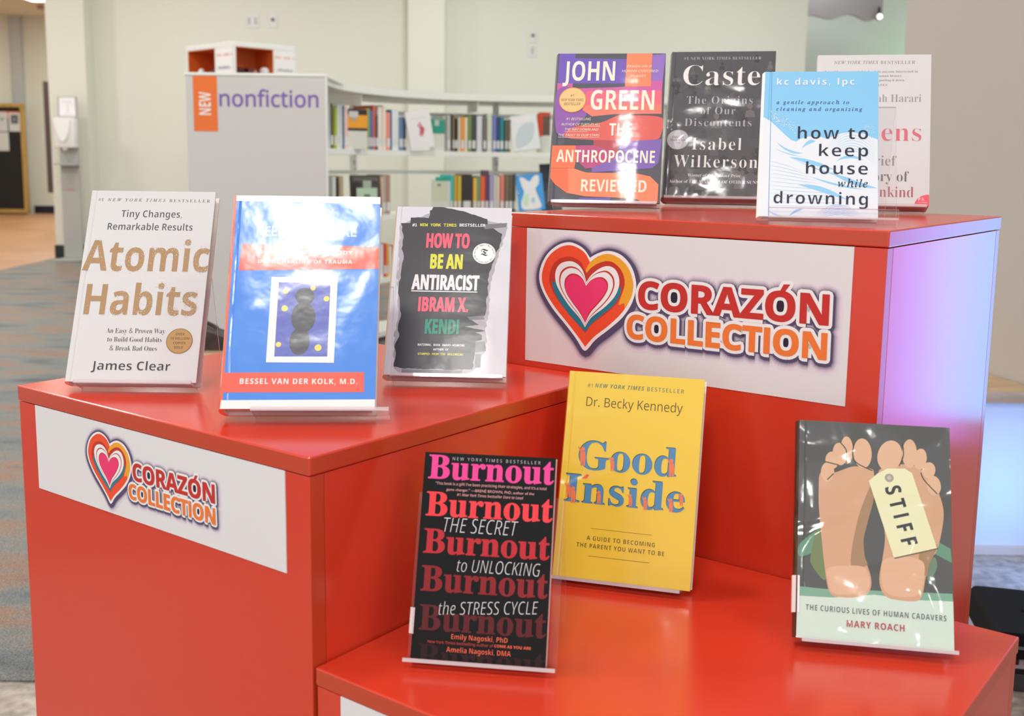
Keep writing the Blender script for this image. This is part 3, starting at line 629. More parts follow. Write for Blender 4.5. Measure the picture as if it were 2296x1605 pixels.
  ('p','5c5a60',[30.2,208.7,30.9,214.3,34,215.7,37.4,214.2,38.6,208.6]),
  ('s','5c5a60',[46.5,196.8,45.8,194.3,43.9,193.7,42.2,195.3,41.6,198.3,43.6,199.8,45.8,199.1]),
  ('p','5c5a60',[40,185.3,40.8,191.8,44.5,193.4,48.3,191.7,49.8,185.2]),
  ('s','5c5a60',[20.2,65.5,18.7,61.1,15.1,59.1,11.9,62.4,11.1,67.7,14.3,71,18.1,69.6]),
  ('p','5c5a60',[7.8,44.3,9.1,56.1,15.9,59.2,23.1,56.2,25.9,44.6]),
  ('s','5c5a60',[77.5,87.2,76.1,83.7,73.3,82.8,70.2,85.3,70.8,89.6,72.7,92.7,75.8,91.5]),
  ('p','5c5a60',[67.3,69.6,68.5,79.4,74.1,82,80,79.5,82.2,69.8]),
  ('s','5c5a60',[30.4,48.5,28.3,42.8,24.4,40.8,20,45.4,20.1,50.9,23.6,55.3,27.9,54.5]),
  ('p','5c5a60',[15.9,23.7,17.5,37.4,25.5,41.2,33.9,37.7,37.1,24]),
  ('s','5c5a60',[100.9,173.7,99.7,170.4,96.7,168.4,94.4,171.5,94.1,175.7,96.4,177.7,99.6,177.9]),
  ('p','5c5a60',[90.9,156.5,92,166.1,97.5,168.6,103.2,166.1,105.3,156.5]),
  ('s','5c5a60',[135.5,50.5,134.4,43.8,129.7,42.2,124.8,47.5,125.3,54,129,58.3,133.9,56.9]),
  ('p','5c5a60',[120.4,23.8,122.3,38.6,130.8,42.6,139.7,38.9,142.8,24.2]),
  ('s','5c5a60',[62.4,35.1,60.5,30.6,56.1,29.7,52.3,32.4,52.8,37.3,55.6,40.8,60.1,40.1]),
  ('p','5c5a60',[48.5,12.3,50,24.9,57.3,28.3,65,25.2,67.8,12.7]),
  ('s','5c5a60',[69.2,7.2,68.3,2.7,65.2,2,62.8,4.6,62.1,9.3,64.7,12.5,68,11.2]),
  ('p','5c5a60',[59.2,-10.9,60.3,-0.9,66.2,1.9,72.3,-0.6,74.6,-10.6]),
  ('s','5c5a60',[90.4,111.7,89.1,108.2,86.7,108,84.3,110.1,83.8,113.6,86.2,116.5,89.2,114.6]),
  ('p','5c5a60',[81.4,96.2,82.4,104.9,87.4,107.2,92.5,104.9,94.4,96.3]),
  ('s','5c5a60',[92.2,103.1,91.3,99,88,97.4,85.6,101.1,84.5,105.5,87.4,108.1,90.9,106.8]),
  ('p','5c5a60',[81.8,84.8,83,95,88.9,97.7,95,95.1,97.2,84.9]),
  ('s','5c5a60',[134.9,202.4,134.3,200.8,132.8,199.8,131.7,201.6,131.2,203.3,132.5,204.8,134,204.2]),
  ('p','5c5a60',[129.9,194,130.5,198.7,133.1,200,135.9,198.7,136.9,194]),
  ('s','5c5a60',[154.1,225.2,153.6,223.1,151.9,222.1,150.6,224.1,150.4,226.5,151.6,228,153.5,227.6]),
  ('p','5c5a60',[148.3,214.6,149,220.6,152.4,222.1,155.8,220.5,157,214.5]),
  ('s','5c5a60',[149.4,213.6,148.9,212,147.7,211.8,146.7,212.6,146.5,214.5,147.5,215.9,148.9,215]),
  ('p','5c5a60',[145.2,206.2,145.7,210.3,148.1,211.4,150.5,210.3,151.3,206.1]),
  ('s','6a686c',[67.2,5.5,65.3,1.9,62.1,0.3,59.1,3.3,59.2,7.8,61.5,10.1,65,10]),
  ('p','6a686c',[55.8,-13.1,57,-2.8,63,0,69.3,-2.5,71.6,-12.7]),
  ('s','6a686c',[112.7,54,111.7,48.7,106.9,48.2,103.8,51.1,102.7,56.6,106.5,59.8,111,59.6]),
  ('p','6a686c',[99,30.3,100.6,43.5,108.2,47,116.1,43.7,119,30.6]),
  ('s','6a686c',[130,154.3,127.9,149.6,124.9,149.4,121.6,152,121.5,156.4,124.3,159,127.5,158.5]),
  ('p','6a686c',[118.3,135.1,119.7,145.8,125.8,148.6,132.1,145.8,134.3,135.1]),
  ('s','6a686c',[21.9,25.5,20.4,20.5,15.9,19,12.5,22.8,11.9,28.5,15.2,31.4,19.4,30.7]),
  ('p','6a686c',[8.2,2.6,9.6,15.3,17,18.7,24.8,15.5,27.8,3]),
  ('s','6a686c',[118,33.2,116.3,29.5,113.4,27.6,110.3,31,110.6,35.5,113,37.8,115.8,36.7]),
  ('p','6a686c',[107.3,15.4,108.6,25.3,114.3,28,120.2,25.5,122.3,15.7]),
  ('s','6a686c',[81,164.5,79.6,161.9,77.6,161.2,75.5,163.1,75.3,166,77.2,168.4,79.8,167.1]),
  ('p','6a686c',[73.1,151.2,74,158.7,78.2,160.6,82.6,158.6,84.2,151.2]),
  ('s','6a686c',[154.6,147.7,153.4,145.1,151.4,144.7,149.6,146.3,149.6,149.3,151.1,150.7,153.2,150.4]),
  ('p','6a686c',[147.1,135.5,148,142.3,151.9,144.1,155.9,142.3,157.3,135.5]),
  ('s','6a686c',[61.2,193,60.6,190.6,58.6,190.6,57.3,191.6,57,194.3,58.3,195.7,60.2,195]),
  ('p','6a686c',[55.2,182.8,55.9,188.5,59.1,190,62.5,188.5,63.8,182.7]),
  ('s','6a686c',[79.6,136.2,78.3,132.5,75.1,130.6,71.5,133.9,71.2,138.9,74.5,142.2,78.4,141.3]),
  ('p','6a686c',[68.2,116,69.6,127.3,76,130.3,82.7,127.3,85.2,116.1]),
  ('s','6a686c',[155.5,229,154.7,226.5,152.8,225.9,151,227.6,151.4,230.4,152.6,231.7,154.4,231.6]),
  ('p','6a686c',[149.2,218.3,149.9,224.3,153.3,225.9,156.8,224.3,158,218.2]),
  ('s','6a686c',[22.7,120.5,21.6,116.2,18.4,114.2,15.2,117.6,14.4,123,17.5,126.3,21.4,125.7]),
  ('p','6a686c',[11.3,99.6,12.5,111.2,19.2,114.3,26.3,111.3,29,99.7]),
  ('s','6a686c',[152.9,55.2,150.6,50.8,147.2,49.7,143.8,52.7,144.2,57.5,146.7,61.5,150.2,59.2]),
  ('p','6a686c',[140.2,34.6,141.7,46,148.2,49.1,155,46.2,157.4,34.8]),
  ('t','#1 NEW YORK TIMES BESTSELLER','serif','b4b2bc',18.9,235.2,120.5,4.8,0,{'sp':1.1}),
  ('t','Caste','serifb','ecebf0',19.9,190.9,118.8,34.1,0,{'off':-0.008}),
  ('t','The Origins','serif','b4b2bc',27.8,158.3,101.3,12.8,0,{'sp':1.1}),
  ('t','of Our','serif','b4b2bc',50.3,140.3,53.5,12.3,0,{'sp':1.1}),
  ('t','Discontents','serif','b4b2bc',26.7,119.9,102.3,12.7,0,{'sp':1.1}),
  ('t','Isabel','serifb','ecebf0',40,79.9,75.7,19.9,0,{'off':-0.008,'sp':1.1}),
  ('t','Wilkerson','serifb','ecebf0',13.9,50.3,127,19.8,0,{'off':-0.008,'sp':1.1}),
  ('t','Winner of the Pulitzer Prize','serif','ecebf0',36.5,34.5,80,5.1),
  ('t','Author of THE WARMTH OF OTHER SUNS','serif','ecebf0',8.7,23.9,134.9,5.1),
  ('c','8a8a92',18.1,96.4,17.1),
  ('c','b8b8c0',18.1,96.4,16.4),
  ('s','d0d0d6',[24.8,96.4,24.4,88.3,22.3,82.3,19.1,80.1,15.6,82.3,12.8,88.2,11.4,96.3,11.7,104.5,13.8,110.5,17.1,112.7,20.6,110.5,23.4,104.5]),
  ('t',"Oprah's",'serif','66666e',9.5,99.3,17,3.7),
  ('t','Book Club','serif','66666e',6.6,94.1,23.5,3.7),
  ('t','2020','sans','66666e',14.6,90.1,7.7,1.5),
 ],
 'drown': [
  ('p','dcdfec',[-3.1,129.9,7.8,123.2,16.7,113.9,24.5,105.4,32.3,97.7,37.8,95.9,42.7,99.6,51.7,102.7,63.3,102.5,71.1,100.2,78.8,103.3,86.4,106.8,94,108.4,101.7,108.7,111.9,106.9,119.5,102.7,127.4,99.4,127.9,0,-0.1,-0.3]),
  ('p','8cc2f4',[44.3,87.2,46.8,92,49.3,95.5,51.8,97.7,54.4,98.6,57,98.1,59.6,96.4,59.6,96.4,57,95.2,54.5,94,51.9,92.5,49.4,90.9,46.8,89.1,44.3,87.2]),
  ('p','8cc2f4',[15.4,95.4,20.5,91.4,25.6,88,30.7,85.3,35.8,83.3,40.8,81.9,45.8,81.1,45.8,81.1,40.8,80,35.8,80.3,30.8,82,25.7,85,20.6,89.5,15.4,95.4]),
  ('p','8cc2f4',[30.3,75.7,39,75.3,47.7,73.9,56.3,71.7,64.9,68.6,73.5,64.6,82,59.8,82,59.8,73.5,61.5,65,63.6,56.4,66,47.8,68.8,39.1,72.1,30.3,75.7]),
  ('p','8cc2f4',[41.7,40.6,50.6,41.1,59.5,40.2,68.5,37.8,77.4,34.1,86.3,29,95.1,22.6,95.1,22.6,86.3,25.3,77.5,28.1,68.6,31.1,59.7,34.2,50.7,37.3,41.7,40.6]),
  ('p','8cc2f4',[81.8,70.9,86.9,75.2,91.9,77.9,96.9,79,102,78.5,107.1,76.4,112.1,72.7,112.1,72.7,107.1,74.2,102,75,97,75.1,91.9,74.4,86.9,73.1,81.8,70.9]),
  ('p','8cc2f4',[14.3,86.9,19.7,84.4,24.9,82.1,30.2,80.2,35.5,78.7,40.7,77.4,45.9,76.6,45.9,76.6,40.7,76.8,35.5,77.6,30.2,79,25,81,19.7,83.7,14.3,86.9]),
  ('p','8cc2f4',[34.3,73.4,45.9,68,57.3,63.2,68.7,58.8,80,55,91.2,51.8,102.3,49,102.3,49,91.2,50.9,80,53.7,68.7,57.4,57.4,61.9,45.9,67.2,34.3,73.4]),
  ('p','8cc2f4',[75.7,57.5,84.4,54.1,93.1,50.8,101.7,47.5,110.3,44.2,118.8,40.9,127.3,37.7,127.3,37.7,118.8,37.7,110.3,39,101.8,41.6,93.1,45.6,84.5,50.8,75.7,57.5]),
  ('p','8cc2f4',[54.2,51.2,64,48.1,73.8,45.2,83.5,42.5,93.2,40.1,102.8,37.9,112.4,36,112.4,36,102.8,36.5,93.2,37.7,83.6,39.9,73.9,42.8,64.1,46.6,54.2,51.2]),
  ('p','9cc8f2',[70.1,85.8,79.5,100,88.9,109,98.5,112.8,108,111.6,117.6,105.2,127.1,93.7,127.1,93.7,117.6,104.7,108,110.9,98.5,112.1,88.9,108.3,79.5,99.5,70.1,85.8]),
  ('p','9cc8f2',[71.6,85.2,80.8,98,90,106,99.3,109.2,108.6,107.5,117.8,101,127.1,89.8,127.1,89.8,117.8,100.6,108.6,106.8,99.3,108.4,90,105.4,80.8,97.6,71.6,85.2]),
  ('p','9cc8f2',[73.2,84.6,82.1,96.1,91.1,103.1,100.1,105.6,109.1,103.5,118.1,96.9,127.1,86,127.1,86,118.1,96.5,109.1,102.8,100.1,104.8,91.1,102.4,82.1,95.7,73.2,84.6]),
  ('p','9cc8f2',[74.7,84.1,83.4,94.2,92.1,100.2,100.9,101.9,109.6,99.5,118.4,92.8,127.1,82.1,127.1,82.1,118.4,92.4,109.6,98.8,100.9,101.2,92.1,99.5,83.4,93.8,74.7,84.1]),
  ('p','9cc8f2',[76.3,83.5,84.7,92.3,93.2,97.3,101.7,98.3,110.2,95.5,118.7,88.7,127.1,78.2,127.1,78.2,118.7,88.3,110.2,94.8,101.7,97.6,93.2,96.6,84.7,91.9,76.3,83.5]),
  ('p','9cc8f2',[77.8,82.9,86,90.4,94.2,94.4,102.5,94.7,110.7,91.5,118.9,84.7,127.1,74.4,127.1,74.4,118.9,84.2,110.7,90.8,102.5,94,94.2,93.7,86,90,77.8,82.9]),
  ('p','9cc8f2',[79.4,82.3,87.3,88.5,95.3,91.5,103.3,91.1,111.2,87.5,119.2,80.6,127.1,70.5,127.1,70.5,119.2,80.2,111.3,86.8,103.3,90.3,95.3,90.8,87.3,88.1,79.4,82.3]),
  ('p','9cc8f2',[80.9,81.7,88.6,86.6,96.3,88.6,104.1,87.5,111.8,83.5,119.5,76.5,127.1,66.7,127.1,66.7,119.5,76.1,111.8,82.8,104.1,86.8,96.3,87.9,88.6,86.2,80.9,81.7]),
  ('p','9cc8f2',[82.4,81.1,89.9,84.7,97.4,85.7,104.8,83.9,112.3,79.5,119.8,72.5,127.2,62.8,127.2,62.8,119.8,72.1,112.3,78.8,104.9,83.2,97.4,85,89.9,84.3,82.4,81.1]),
  ('p','a4c8ee',[8.4,70.2,14.7,69,21.1,67.4,27.4,65.4,33.7,63,40.1,60.2,46.4,57.1,46.4,57.1,40.1,59.9,33.8,62.5,27.4,64.8,21.1,66.8,14.7,68.6,8.4,70.2]),
  ('p','a4c8ee',[8.5,65,15.7,63.9,22.9,62.4,30,60.6,37.1,58.5,44.2,56,51.3,53.3,51.3,53.3,44.3,55.7,37.2,57.9,30,60,22.9,61.9,15.7,63.5,8.5,65]),
  ('p','a4c8ee',[8.7,59.9,16.7,58.8,24.7,57.4,32.6,55.8,40.5,54,48.4,51.8,56.3,49.5,56.3,49.5,48.4,51.5,40.5,53.4,32.6,55.2,24.7,56.9,16.7,58.5,8.7,59.9]),
  ('p','a4c8ee',[8.9,54.8,17.7,53.7,26.5,52.5,35.2,51.1,43.9,49.5,52.6,47.7,61.2,45.7,61.2,45.7,52.6,47.3,43.9,49,35.2,50.5,26.5,52,17.7,53.4,8.9,54.8]),
  ('p','a4c8ee',[9.1,49.7,18.7,48.7,28.2,47.6,37.8,46.4,47.3,45,56.7,43.5,66.1,41.9,66.1,41.9,56.7,43.2,47.3,44.5,37.8,45.8,28.3,47.1,18.7,48.4,9.1,49.7]),
  ('p','a4c8ee',[9.3,44.6,19.7,43.7,30,42.7,40.3,41.6,50.6,40.6,60.8,39.4,71,38.2,71,38.2,60.8,39.1,50.6,40,40.4,41.1,30,42.2,19.7,43.3,9.3,44.6]),
  ('p','a4c8ee',[9.4,39.5,20.6,38.6,31.8,37.8,42.9,37,53.9,36.1,64.9,35.3,75.9,34.4,75.9,34.4,64.9,35,54,35.6,42.9,36.4,31.8,37.3,20.7,38.3,9.4,39.5]),
  ('p','a4c8ee',[9.6,34.4,21.6,33.7,33.6,32.9,45.5,32.3,57.3,31.7,69,31.2,80.7,30.7,80.7,30.7,69,30.8,57.3,31.2,45.5,31.7,33.6,32.4,21.6,33.3,9.6,34.4]),
  ('p','a4c8ee',[9.8,29.4,22.6,28.7,35.3,28.1,48,27.6,60.6,27.3,73.1,27.1,85.5,27,85.5,27,73.1,26.8,60.6,26.8,48,27,35.3,27.5,22.6,28.3,9.8,29.4]),
  ('p','a4c8ee',[10,24.4,23.6,23.7,37.1,23.2,50.5,23,63.9,22.9,77.1,23,90.3,23.3,90.3,23.3,77.2,22.7,63.9,22.4,50.5,22.4,37.1,22.7,23.6,23.4,10,24.4]),
  ('p','a4c8ee',[10.1,19.3,24.5,18.7,38.8,18.4,53,18.3,67.2,18.5,81.2,19,95.1,19.7,95.1,19.7,81.2,18.6,67.2,18,53.1,17.8,38.9,17.9,24.6,18.4,10.1,19.3]),
  ('p','a4c8ee',[10.3,14.3,25.5,13.8,40.6,13.6,55.6,13.7,70.4,14.2,85.2,14.9,99.9,16,99.9,16,85.2,14.6,70.4,13.7,55.6,13.1,40.6,13.1,25.5,13.5,10.3,14.3]),
  ('p','9aa8e4',[57.9,0,66.9,9.1,76,14.6,85.2,16.6,94.4,15,103.5,9.9,112.7,1.4,112.7,1.4,103.5,9.5,94.4,14.4,85.2,15.9,76,14,66.9,8.7,57.9,0]),
  ('p','9aa8e4',[59.7,0,68.1,8,76.7,12.9,85.2,14.6,93.8,13.2,102.4,8.8,110.9,1.3,110.9,1.3,102.4,8.4,93.8,12.6,85.2,13.9,76.7,12.2,68.1,7.6,59.7,0]),
  ('p','9aa8e4',[61.4,0.1,69.3,6.9,77.3,11.1,85.3,12.6,93.2,11.4,101.2,7.7,109.2,1.3,109.2,1.3,101.2,7.3,93.3,10.8,85.3,11.9,77.3,10.4,69.3,6.5,61.4,0.1]),
  ('p','9aa8e4',[63.2,0.1,70.5,5.8,77.9,9.3,85.3,10.6,92.7,9.6,100.1,6.5,107.5,1.2,107.5,1.2,100.1,6.1,92.7,9,85.3,9.8,77.9,8.6,70.5,5.4,63.2,0.1]),
  ('p','9aa8e4',[64.9,0.2,71.7,4.7,78.5,7.5,85.3,8.5,92.1,7.8,98.9,5.4,105.8,1.2,105.8,1.2,99,5,92.1,7.2,85.3,7.8,78.5,6.9,71.7,4.3,64.9,0.2]),
  ('p','9aa8e4',[66.7,0.2,72.9,3.6,79.1,5.7,85.3,6.5,91.6,6,97.8,4.2,104,1.1,104,1.1,97.8,3.8,91.6,5.4,85.4,5.8,79.1,5.1,72.9,3.2,66.7,0.2]),
  ('p','9aa8e4',[68.4,0.3,74.1,2.5,79.7,3.9,85.4,4.5,91,4.2,96.7,3.1,102.3,1.1,102.3,1.1,96.7,2.7,91,3.6,85.4,3.8,79.7,3.3,74.1,2.1,68.4,0.3]),
  ('p','a8b8ea',[9.3,7.6,12.3,5.8,15.4,4.4,18.4,3.1,21.4,2.1,24.5,1.3,27.5,0.7,27.5,0.7,24.5,0.1,21.5,0.3,18.5,1.1,15.5,2.5,12.4,4.7,9.3,7.6]),
  ('p','8fb6ee',[32.5,0.8,35,4.4,37.5,7.1,40,9,42.5,10.1,45,10.4,47.5,9.9,47.5,9.9,45,8.6,42.5,7.3,40,5.8,37.5,4.2,35,2.6,32.5,0.8]),
  ('p','dcdfec',[21.7,120.1,21.9,120.4,22.2,120.1,22,119.9]),
  ('p','dcdfec',[26,118.3,26.4,118.8,26.9,118.3,26.5,117.8]),
  ('p','dcdfec',[9.1,130.3,9.3,130.6,9.5,130.3,9.3,130.1]),
  ('p','dcdfec',[23.4,123.4,23.7,123.7,24,123.4,23.7,123]),
  ('p','dcdfec',[32.5,118.5,32.9,119,33.3,118.5,32.9,118.1]),
  ('p','dcdfec',[45.8,107.1,46.1,107.5,46.5,107.1,46.2,106.8]),
  ('p','dcdfec',[14.7,126.4,15.3,127,15.9,126.4,15.3,125.7]),
  ('p','dcdfec',[11.6,129.9,11.9,130.3,12.3,129.9,11.9,129.5]),
  ('p','dcdfec',[27.8,118.5,28.1,118.8,28.4,118.5,28.1,118.1]),
  ('p','dcdfec',[29.5,114.6,30,115.1,30.5,114.6,30,114]),
  ('p','dcdfec',[22.5,115.4,23,116,23.6,115.4,23.1,114.8]),
  ('p','dcdfec',[13.9,127.9,14.4,128.6,15.1,127.9,14.5,127.2]),
  ('p','dcdfec',[31.9,105.5,32.1,105.8,32.4,105.5,32.2,105.2]),
  ('p','dcdfec',[22.6,123.9,23,124.4,23.4,123.9,23,123.4]),
  ('p','dcdfec',[7.5,135.9,8,136.5,8.5,135.9,8,135.4]),
  ('p','dcdfec',[36.6,106.6,37,107.1,37.5,106.6,37,106]),
  ('p','dcdfec',[23.5,116.4,24.1,117.2,24.8,116.4,24.2,115.7]),
  ('p','dcdfec',[23.9,121.7,24.4,122.3,24.9,121.7,24.4,121.1]),
  ('p','dcdfec',[34.7,116.9,35.1,117.3,35.4,116.9,35.1,116.5]),
  ('p','dcdfec',[21.2,123.3,21.6,123.8,22.1,123.3,21.7,122.9]),
  ('p','dcdfec',[14.6,127,15.2,127.6,15.7,127,15.2,126.3]),
  ('p','dcdfec',[12.8,125.3,13.4,126,14,125.3,13.4,124.6]),
  ('p','dcdfec',[8.2,128.5,8.7,129.2,9.4,128.5,8.8,127.8]),
  ('p','dcdfec',[37.2,114.7,37.6,115.2,38,114.7,37.6,114.3]),
  ('p','dcdfec',[25,129.1,25.3,129.4,25.6,129.1,25.3,128.7]),
  ('p','dcdfec',[14.7,125.1,15.1,125.6,15.5,125.1,15.1,124.6]),
  ('p','dcdfec',[28.3,117.7,28.7,118.1,29.1,117.7,28.8,117.2]),
  ('p','dcdfec',[15.3,126.5,15.8,127.1,16.4,126.5,15.9,125.9]),
  ('p','dcdfec',[23.3,123.1,23.5,123.4,23.8,123.1,23.5,122.9]),
  ('p','dcdfec',[39.3,117.6,39.8,118.3,40.4,117.6,39.8,116.9]),
  ('p','dcdfec',[20.8,121.6,21.3,122.2,21.8,121.6,21.3,121]),
  ('p','dcdfec',[12.2,129.3,12.5,129.6,12.8,129.3,12.5,129]),
  ('p','dcdfec',[20.1,123.8,20.4,124.1,20.7,123.8,20.4,123.4]),
  ('p','dcdfec',[11.4,128.8,11.9,129.5,12.6,128.8,12,128.1]),
  ('p','dcdfec',[30.4,115.3,30.7,115.7,31.1,115.3,30.7,114.9]),
  ('p','dcdfec',[24,118.6,24.6,119.4,25.3,118.6,24.7,117.8]),
  ('p','dcdfec',[23.4,120.7,23.6,121,23.9,120.7,23.6,120.4]),
  ('p','dcdfec',[20,117.3,20.2,117.7,20.5,117.3,20.3,117]),
  ('p','dcdfec',[12.1,132.5,12.4,132.8,12.6,132.5,12.4,132.2]),
  ('p','dcdfec',[29.4,118.3,30.1,119.1,30.7,118.3,30.1,117.6]),
  ('p','dcdfec',[36.9,114.1,37.2,114.6,37.6,114.1,37.2,113.7]),
  ('p','dcdfec',[14.2,132,14.8,132.7,15.3,132,14.8,131.4]),
  ('p','dcdfec',[20.3,117.9,20.9,118.6,21.6,117.9,21,117.1]),
  ('p','dcdfec',[38.4,117.8,38.9,118.4,39.4,117.8,38.9,117.1]),
  ('p','dcdfec',[14.1,126.8,14.3,127,14.5,126.8,14.3,126.5]),
  ('p','dcdfec',[9,128.5,9.5,129.1,10.1,128.5,9.6,127.9]),
  ('p','dcdfec',[35.2,106.9,35.8,107.7,36.5,106.9,35.9,106.1]),
  ('p','dcdfec',[39.6,107.7,39.9,108.1,40.2,107.8,39.9,107.4]),
  ('p','dcdfec',[16,122.5,16.6,123.3,17.2,122.5,16.6,121.8]),
  ('p','dcdfec',[33.2,111.5,33.7,112.2,34.3,111.5,33.8,110.9]),
  ('p','dcdfec',[8.1,136.2,8.7,136.8,9.3,136.1,8.7,135.5]),
  ('p','dcdfec',[32.1,114,32.7,114.6,33.2,114,32.7,113.3]),
  ('p','dcdfec',[21.5,132.6,21.8,133.1,22.2,132.6,21.8,132.2]),
  ('p','dcdfec',[25.7,124.1,26,124.5,26.3,124.1,26,123.8]),
  ('p','dcdfec',[15.8,122.7,16.3,123.4,16.9,122.7,16.4,122]),
  ('p','dcdfec',[16.1,136.9,16.6,137.4,17.1,136.8,16.6,136.3]),
  ('p','dcdfec',[19.3,124.1,19.5,124.3,19.7,124.1,19.5,123.8]),
  ('p','dcdfec',[39.1,112.5,39.7,113.3,40.3,112.5,39.7,111.8]),
  ('p','dcdfec',[26.2,126.2,26.5,126.6,26.8,126.2,26.5,125.9]),
  ('p','dcdfec',[16.5,123.4,17,123.9,17.5,123.4,17,122.8]),
  ('p','dcdfec',[15.9,124.8,16.5,125.5,17.2,124.8,16.6,124]),
  ('p','dcdfec',[17.2,122.3,17.8,123,18.4,122.3,17.9,121.6]),
  ('p','dcdfec',[25,123.9,25.4,124.4,25.9,123.9,25.5,123.4]),
  ('p','dcdfec',[28.8,119.1,29.1,119.4,29.4,119.1,29.1,118.7]),
  ('p','dcdfec',[8.9,133.7,9.3,134.2,9.8,133.7,9.4,133.2]),
  ('p','dcdfec',[30.9,115.9,31.3,116.4,31.7,115.9,31.3,115.4]),
  ('p','dcdfec',[27.4,120.3,27.8,120.9,28.3,120.3,27.8,119.8]),
  ('p','dcdfec',[16.3,120.1,16.8,120.6,17.2,120.1,16.8,119.6]),
  ('p','dcdfec',[27.5,126.1,27.9,126.6,28.3,126.1,27.9,125.7]),
  ('p','dcdfec',[26.2,117.6,26.7,118.2,27.2,117.6,26.7,117]),
  ('p','dcdfec',[20.8,122,21.5,122.7,22.1,122,21.5,121.2]),
  ('p','dcdfec',[36,121.1,36.3,121.5,36.6,121.1,36.3,120.8]),
  ('p','dcdfec',[31.7,121,31.9,121.3,32.2,121,31.9,120.6]),
  ('p','dcdfec',[11.8,128.4,12.1,128.8,12.4,128.4,12.1,128]),
  ('p','dcdfec',[8.5,135.3,9.1,136,9.7,135.3,9.1,134.6]),
  ('p','dcdfec',[12.9,133.1,13.2,133.4,13.4,133.1,13.2,132.7]),
  ('p','dcdfec',[39.5,111.7,40.1,112.4,40.8,111.7,40.2,110.9]),
  ('p','dcdfec',[14.6,121.6,15.2,122.3,15.8,121.6,15.2,120.9]),
  ('p','dcdfec',[11.4,126.2,11.8,126.7,12.1,126.2,11.8,125.8]),
  ('p','dcdfec',[13.9,122.2,14.1,122.4,14.3,122.2,14.1,121.9]),
  ('p','dcdfec',[26.8,118.6,27.1,119,27.5,118.6,27.2,118.2]),
  ('p','dcdfec',[28.4,117.3,29,118,29.7,117.3,29.1,116.5]),
  ('p','dcdfec',[36.2,113.7,36.5,114,36.8,113.7,36.5,113.3]),
  ('p','dcdfec',[10.2,133.5,10.4,133.8,10.7,133.5,10.5,133.2]),
  ('p','dcdfec',[26.4,125.2,26.8,125.6,27.1,125.2,26.8,124.8]),
  ('p','dcdfec',[16,130.4,16.5,131,17.1,130.4,16.6,129.8]),
  ('p','dcdfec',[15,127.8,15.3,128.3,15.7,127.8,15.4,127.3]),
  ('p','dcdfec',[13.8,131.9,14.4,132.6,15,131.9,14.4,131.2]),
  ('p','dcdfec',[11.6,130.8,12.2,131.5,12.8,130.8,12.2,130.1]),
  ('p','dcdfec',[22.1,117.5,22.7,118.2,23.3,117.5,22.7,116.7]),
  ('p','dcdfec',[19.7,122.4,20,122.8,20.3,122.4,20,122.1]),
  ('p','dcdfec',[12.7,128.2,13,128.6,13.3,128.2,13,127.9]),
  ('p','dcdfec',[17.9,119,18.2,119.4,18.6,119,18.2,118.6]),
  ('p','dcdfec',[26.6,117.2,26.8,117.5,27,117.2,26.8,117]),
  ('p','dcdfec',[20.8,125.3,21.2,125.9,21.7,125.3,21.2,124.8]),
  ('p','dcdfec',[9.6,126,9.8,126.3,10.1,126,9.8,125.7]),
  ('p','dcdfec',[33.4,111,33.9,111.7,34.5,111,34,110.4]),
  ('p','dcdfec',[17.9,122.8,18.5,123.5,19.2,122.8,18.6,122]),
  ('p','dcdfec',[21.7,128.4,22.1,129,22.6,128.4,22.2,127.8]),
  ('p','dcdfec',[21.9,121.3,22.1,121.6,22.4,121.3,22.1,121]),
  ('p','dcdfec',[10.8,132.7,11,133,11.3,132.7,11.1,132.4]),
  ('p','dcdfec',[13.6,135.6,14.1,136.2,14.7,135.6,14.2,135]),
  ('p','dcdfec',[18.2,122.3,18.6,122.8,19,122.3,18.6,121.8]),
  ('p','dcdfec',[11.8,127.2,12.4,127.9,13.1,127.2,12.5,126.4]),
  ('p','dcdfec',[39.2,109.9,39.8,110.6,40.5,109.9,39.9,109.1]),
  ('p','dcdfec',[18.9,124.4,19.3,124.8,19.6,124.4,19.3,123.9]),
  ('p','dcdfec',[22.9,120.7,23.3,121.2,23.7,120.7,23.3,120.2]),
  ('p','dcdfec',[8.6,130.1,9,130.6,9.4,130.1,9,129.7]),
  ('p','dcdfec',[12,130.3,12.3,130.7,12.6,130.3,12.3,130]),
  ('p','dcdfec',[24.2,119.1,24.7,119.7,25.2,119.1,24.7,118.5]),
  ('p','dcdfec',[34.3,117.4,34.6,117.8,35,117.4,34.6,117]),
  ('p','dcdfec',[43.8,104.5,44.3,105.1,44.8,104.5,44.3,103.9]),
  ('p','dcdfec',[12.2,137,12.7,137.5,13.2,137,12.7,136.4]),
  ('p','dcdfec',[33.6,116.4,34,116.9,34.5,116.4,34,115.8]),
  ('p','dcdfec',[27.3,125.3,27.9,125.9,28.5,125.3,27.9,124.6]),
  ('p','dcdfec',[30.8,121.3,31.3,121.9,31.8,121.3,31.3,120.7]),
  ('p','dcdfec',[17.5,126,17.9,126.4,18.3,126,17.9,125.6]),
  ('p','dcdfec',[13.4,133.1,13.8,133.6,14.3,133,13.9,132.5]),
  ('p','dcdfec',[28.5,120.7,28.7,120.9,28.9,120.7,28.7,120.5]),
  ('p','dcdfec',[35.1,117.2,35.6,117.7,36,117.2,35.6,116.7]),
  ('p','dcdfec',[34.4,114.1,34.7,114.5,35,114.1,34.7,113.8]),
  ('p','dcdfec',[10.9,124.5,11.2,124.8,11.5,124.5,11.2,124.1]),
  ('p','dcdfec',[36.1,115.1,36.5,115.5,36.9,115.1,36.5,114.7]),
  ('p','dcdfec',[22.8,125.9,23.2,126.4,23.7,125.9,23.3,125.3]),
  ('p','dcdfec',[31.4,115.8,31.7,116.2,32.1,115.8,31.8,115.5]),
  ('p','dcdfec',[32.8,110.3,33,110.5,33.2,110.3,33,110]),
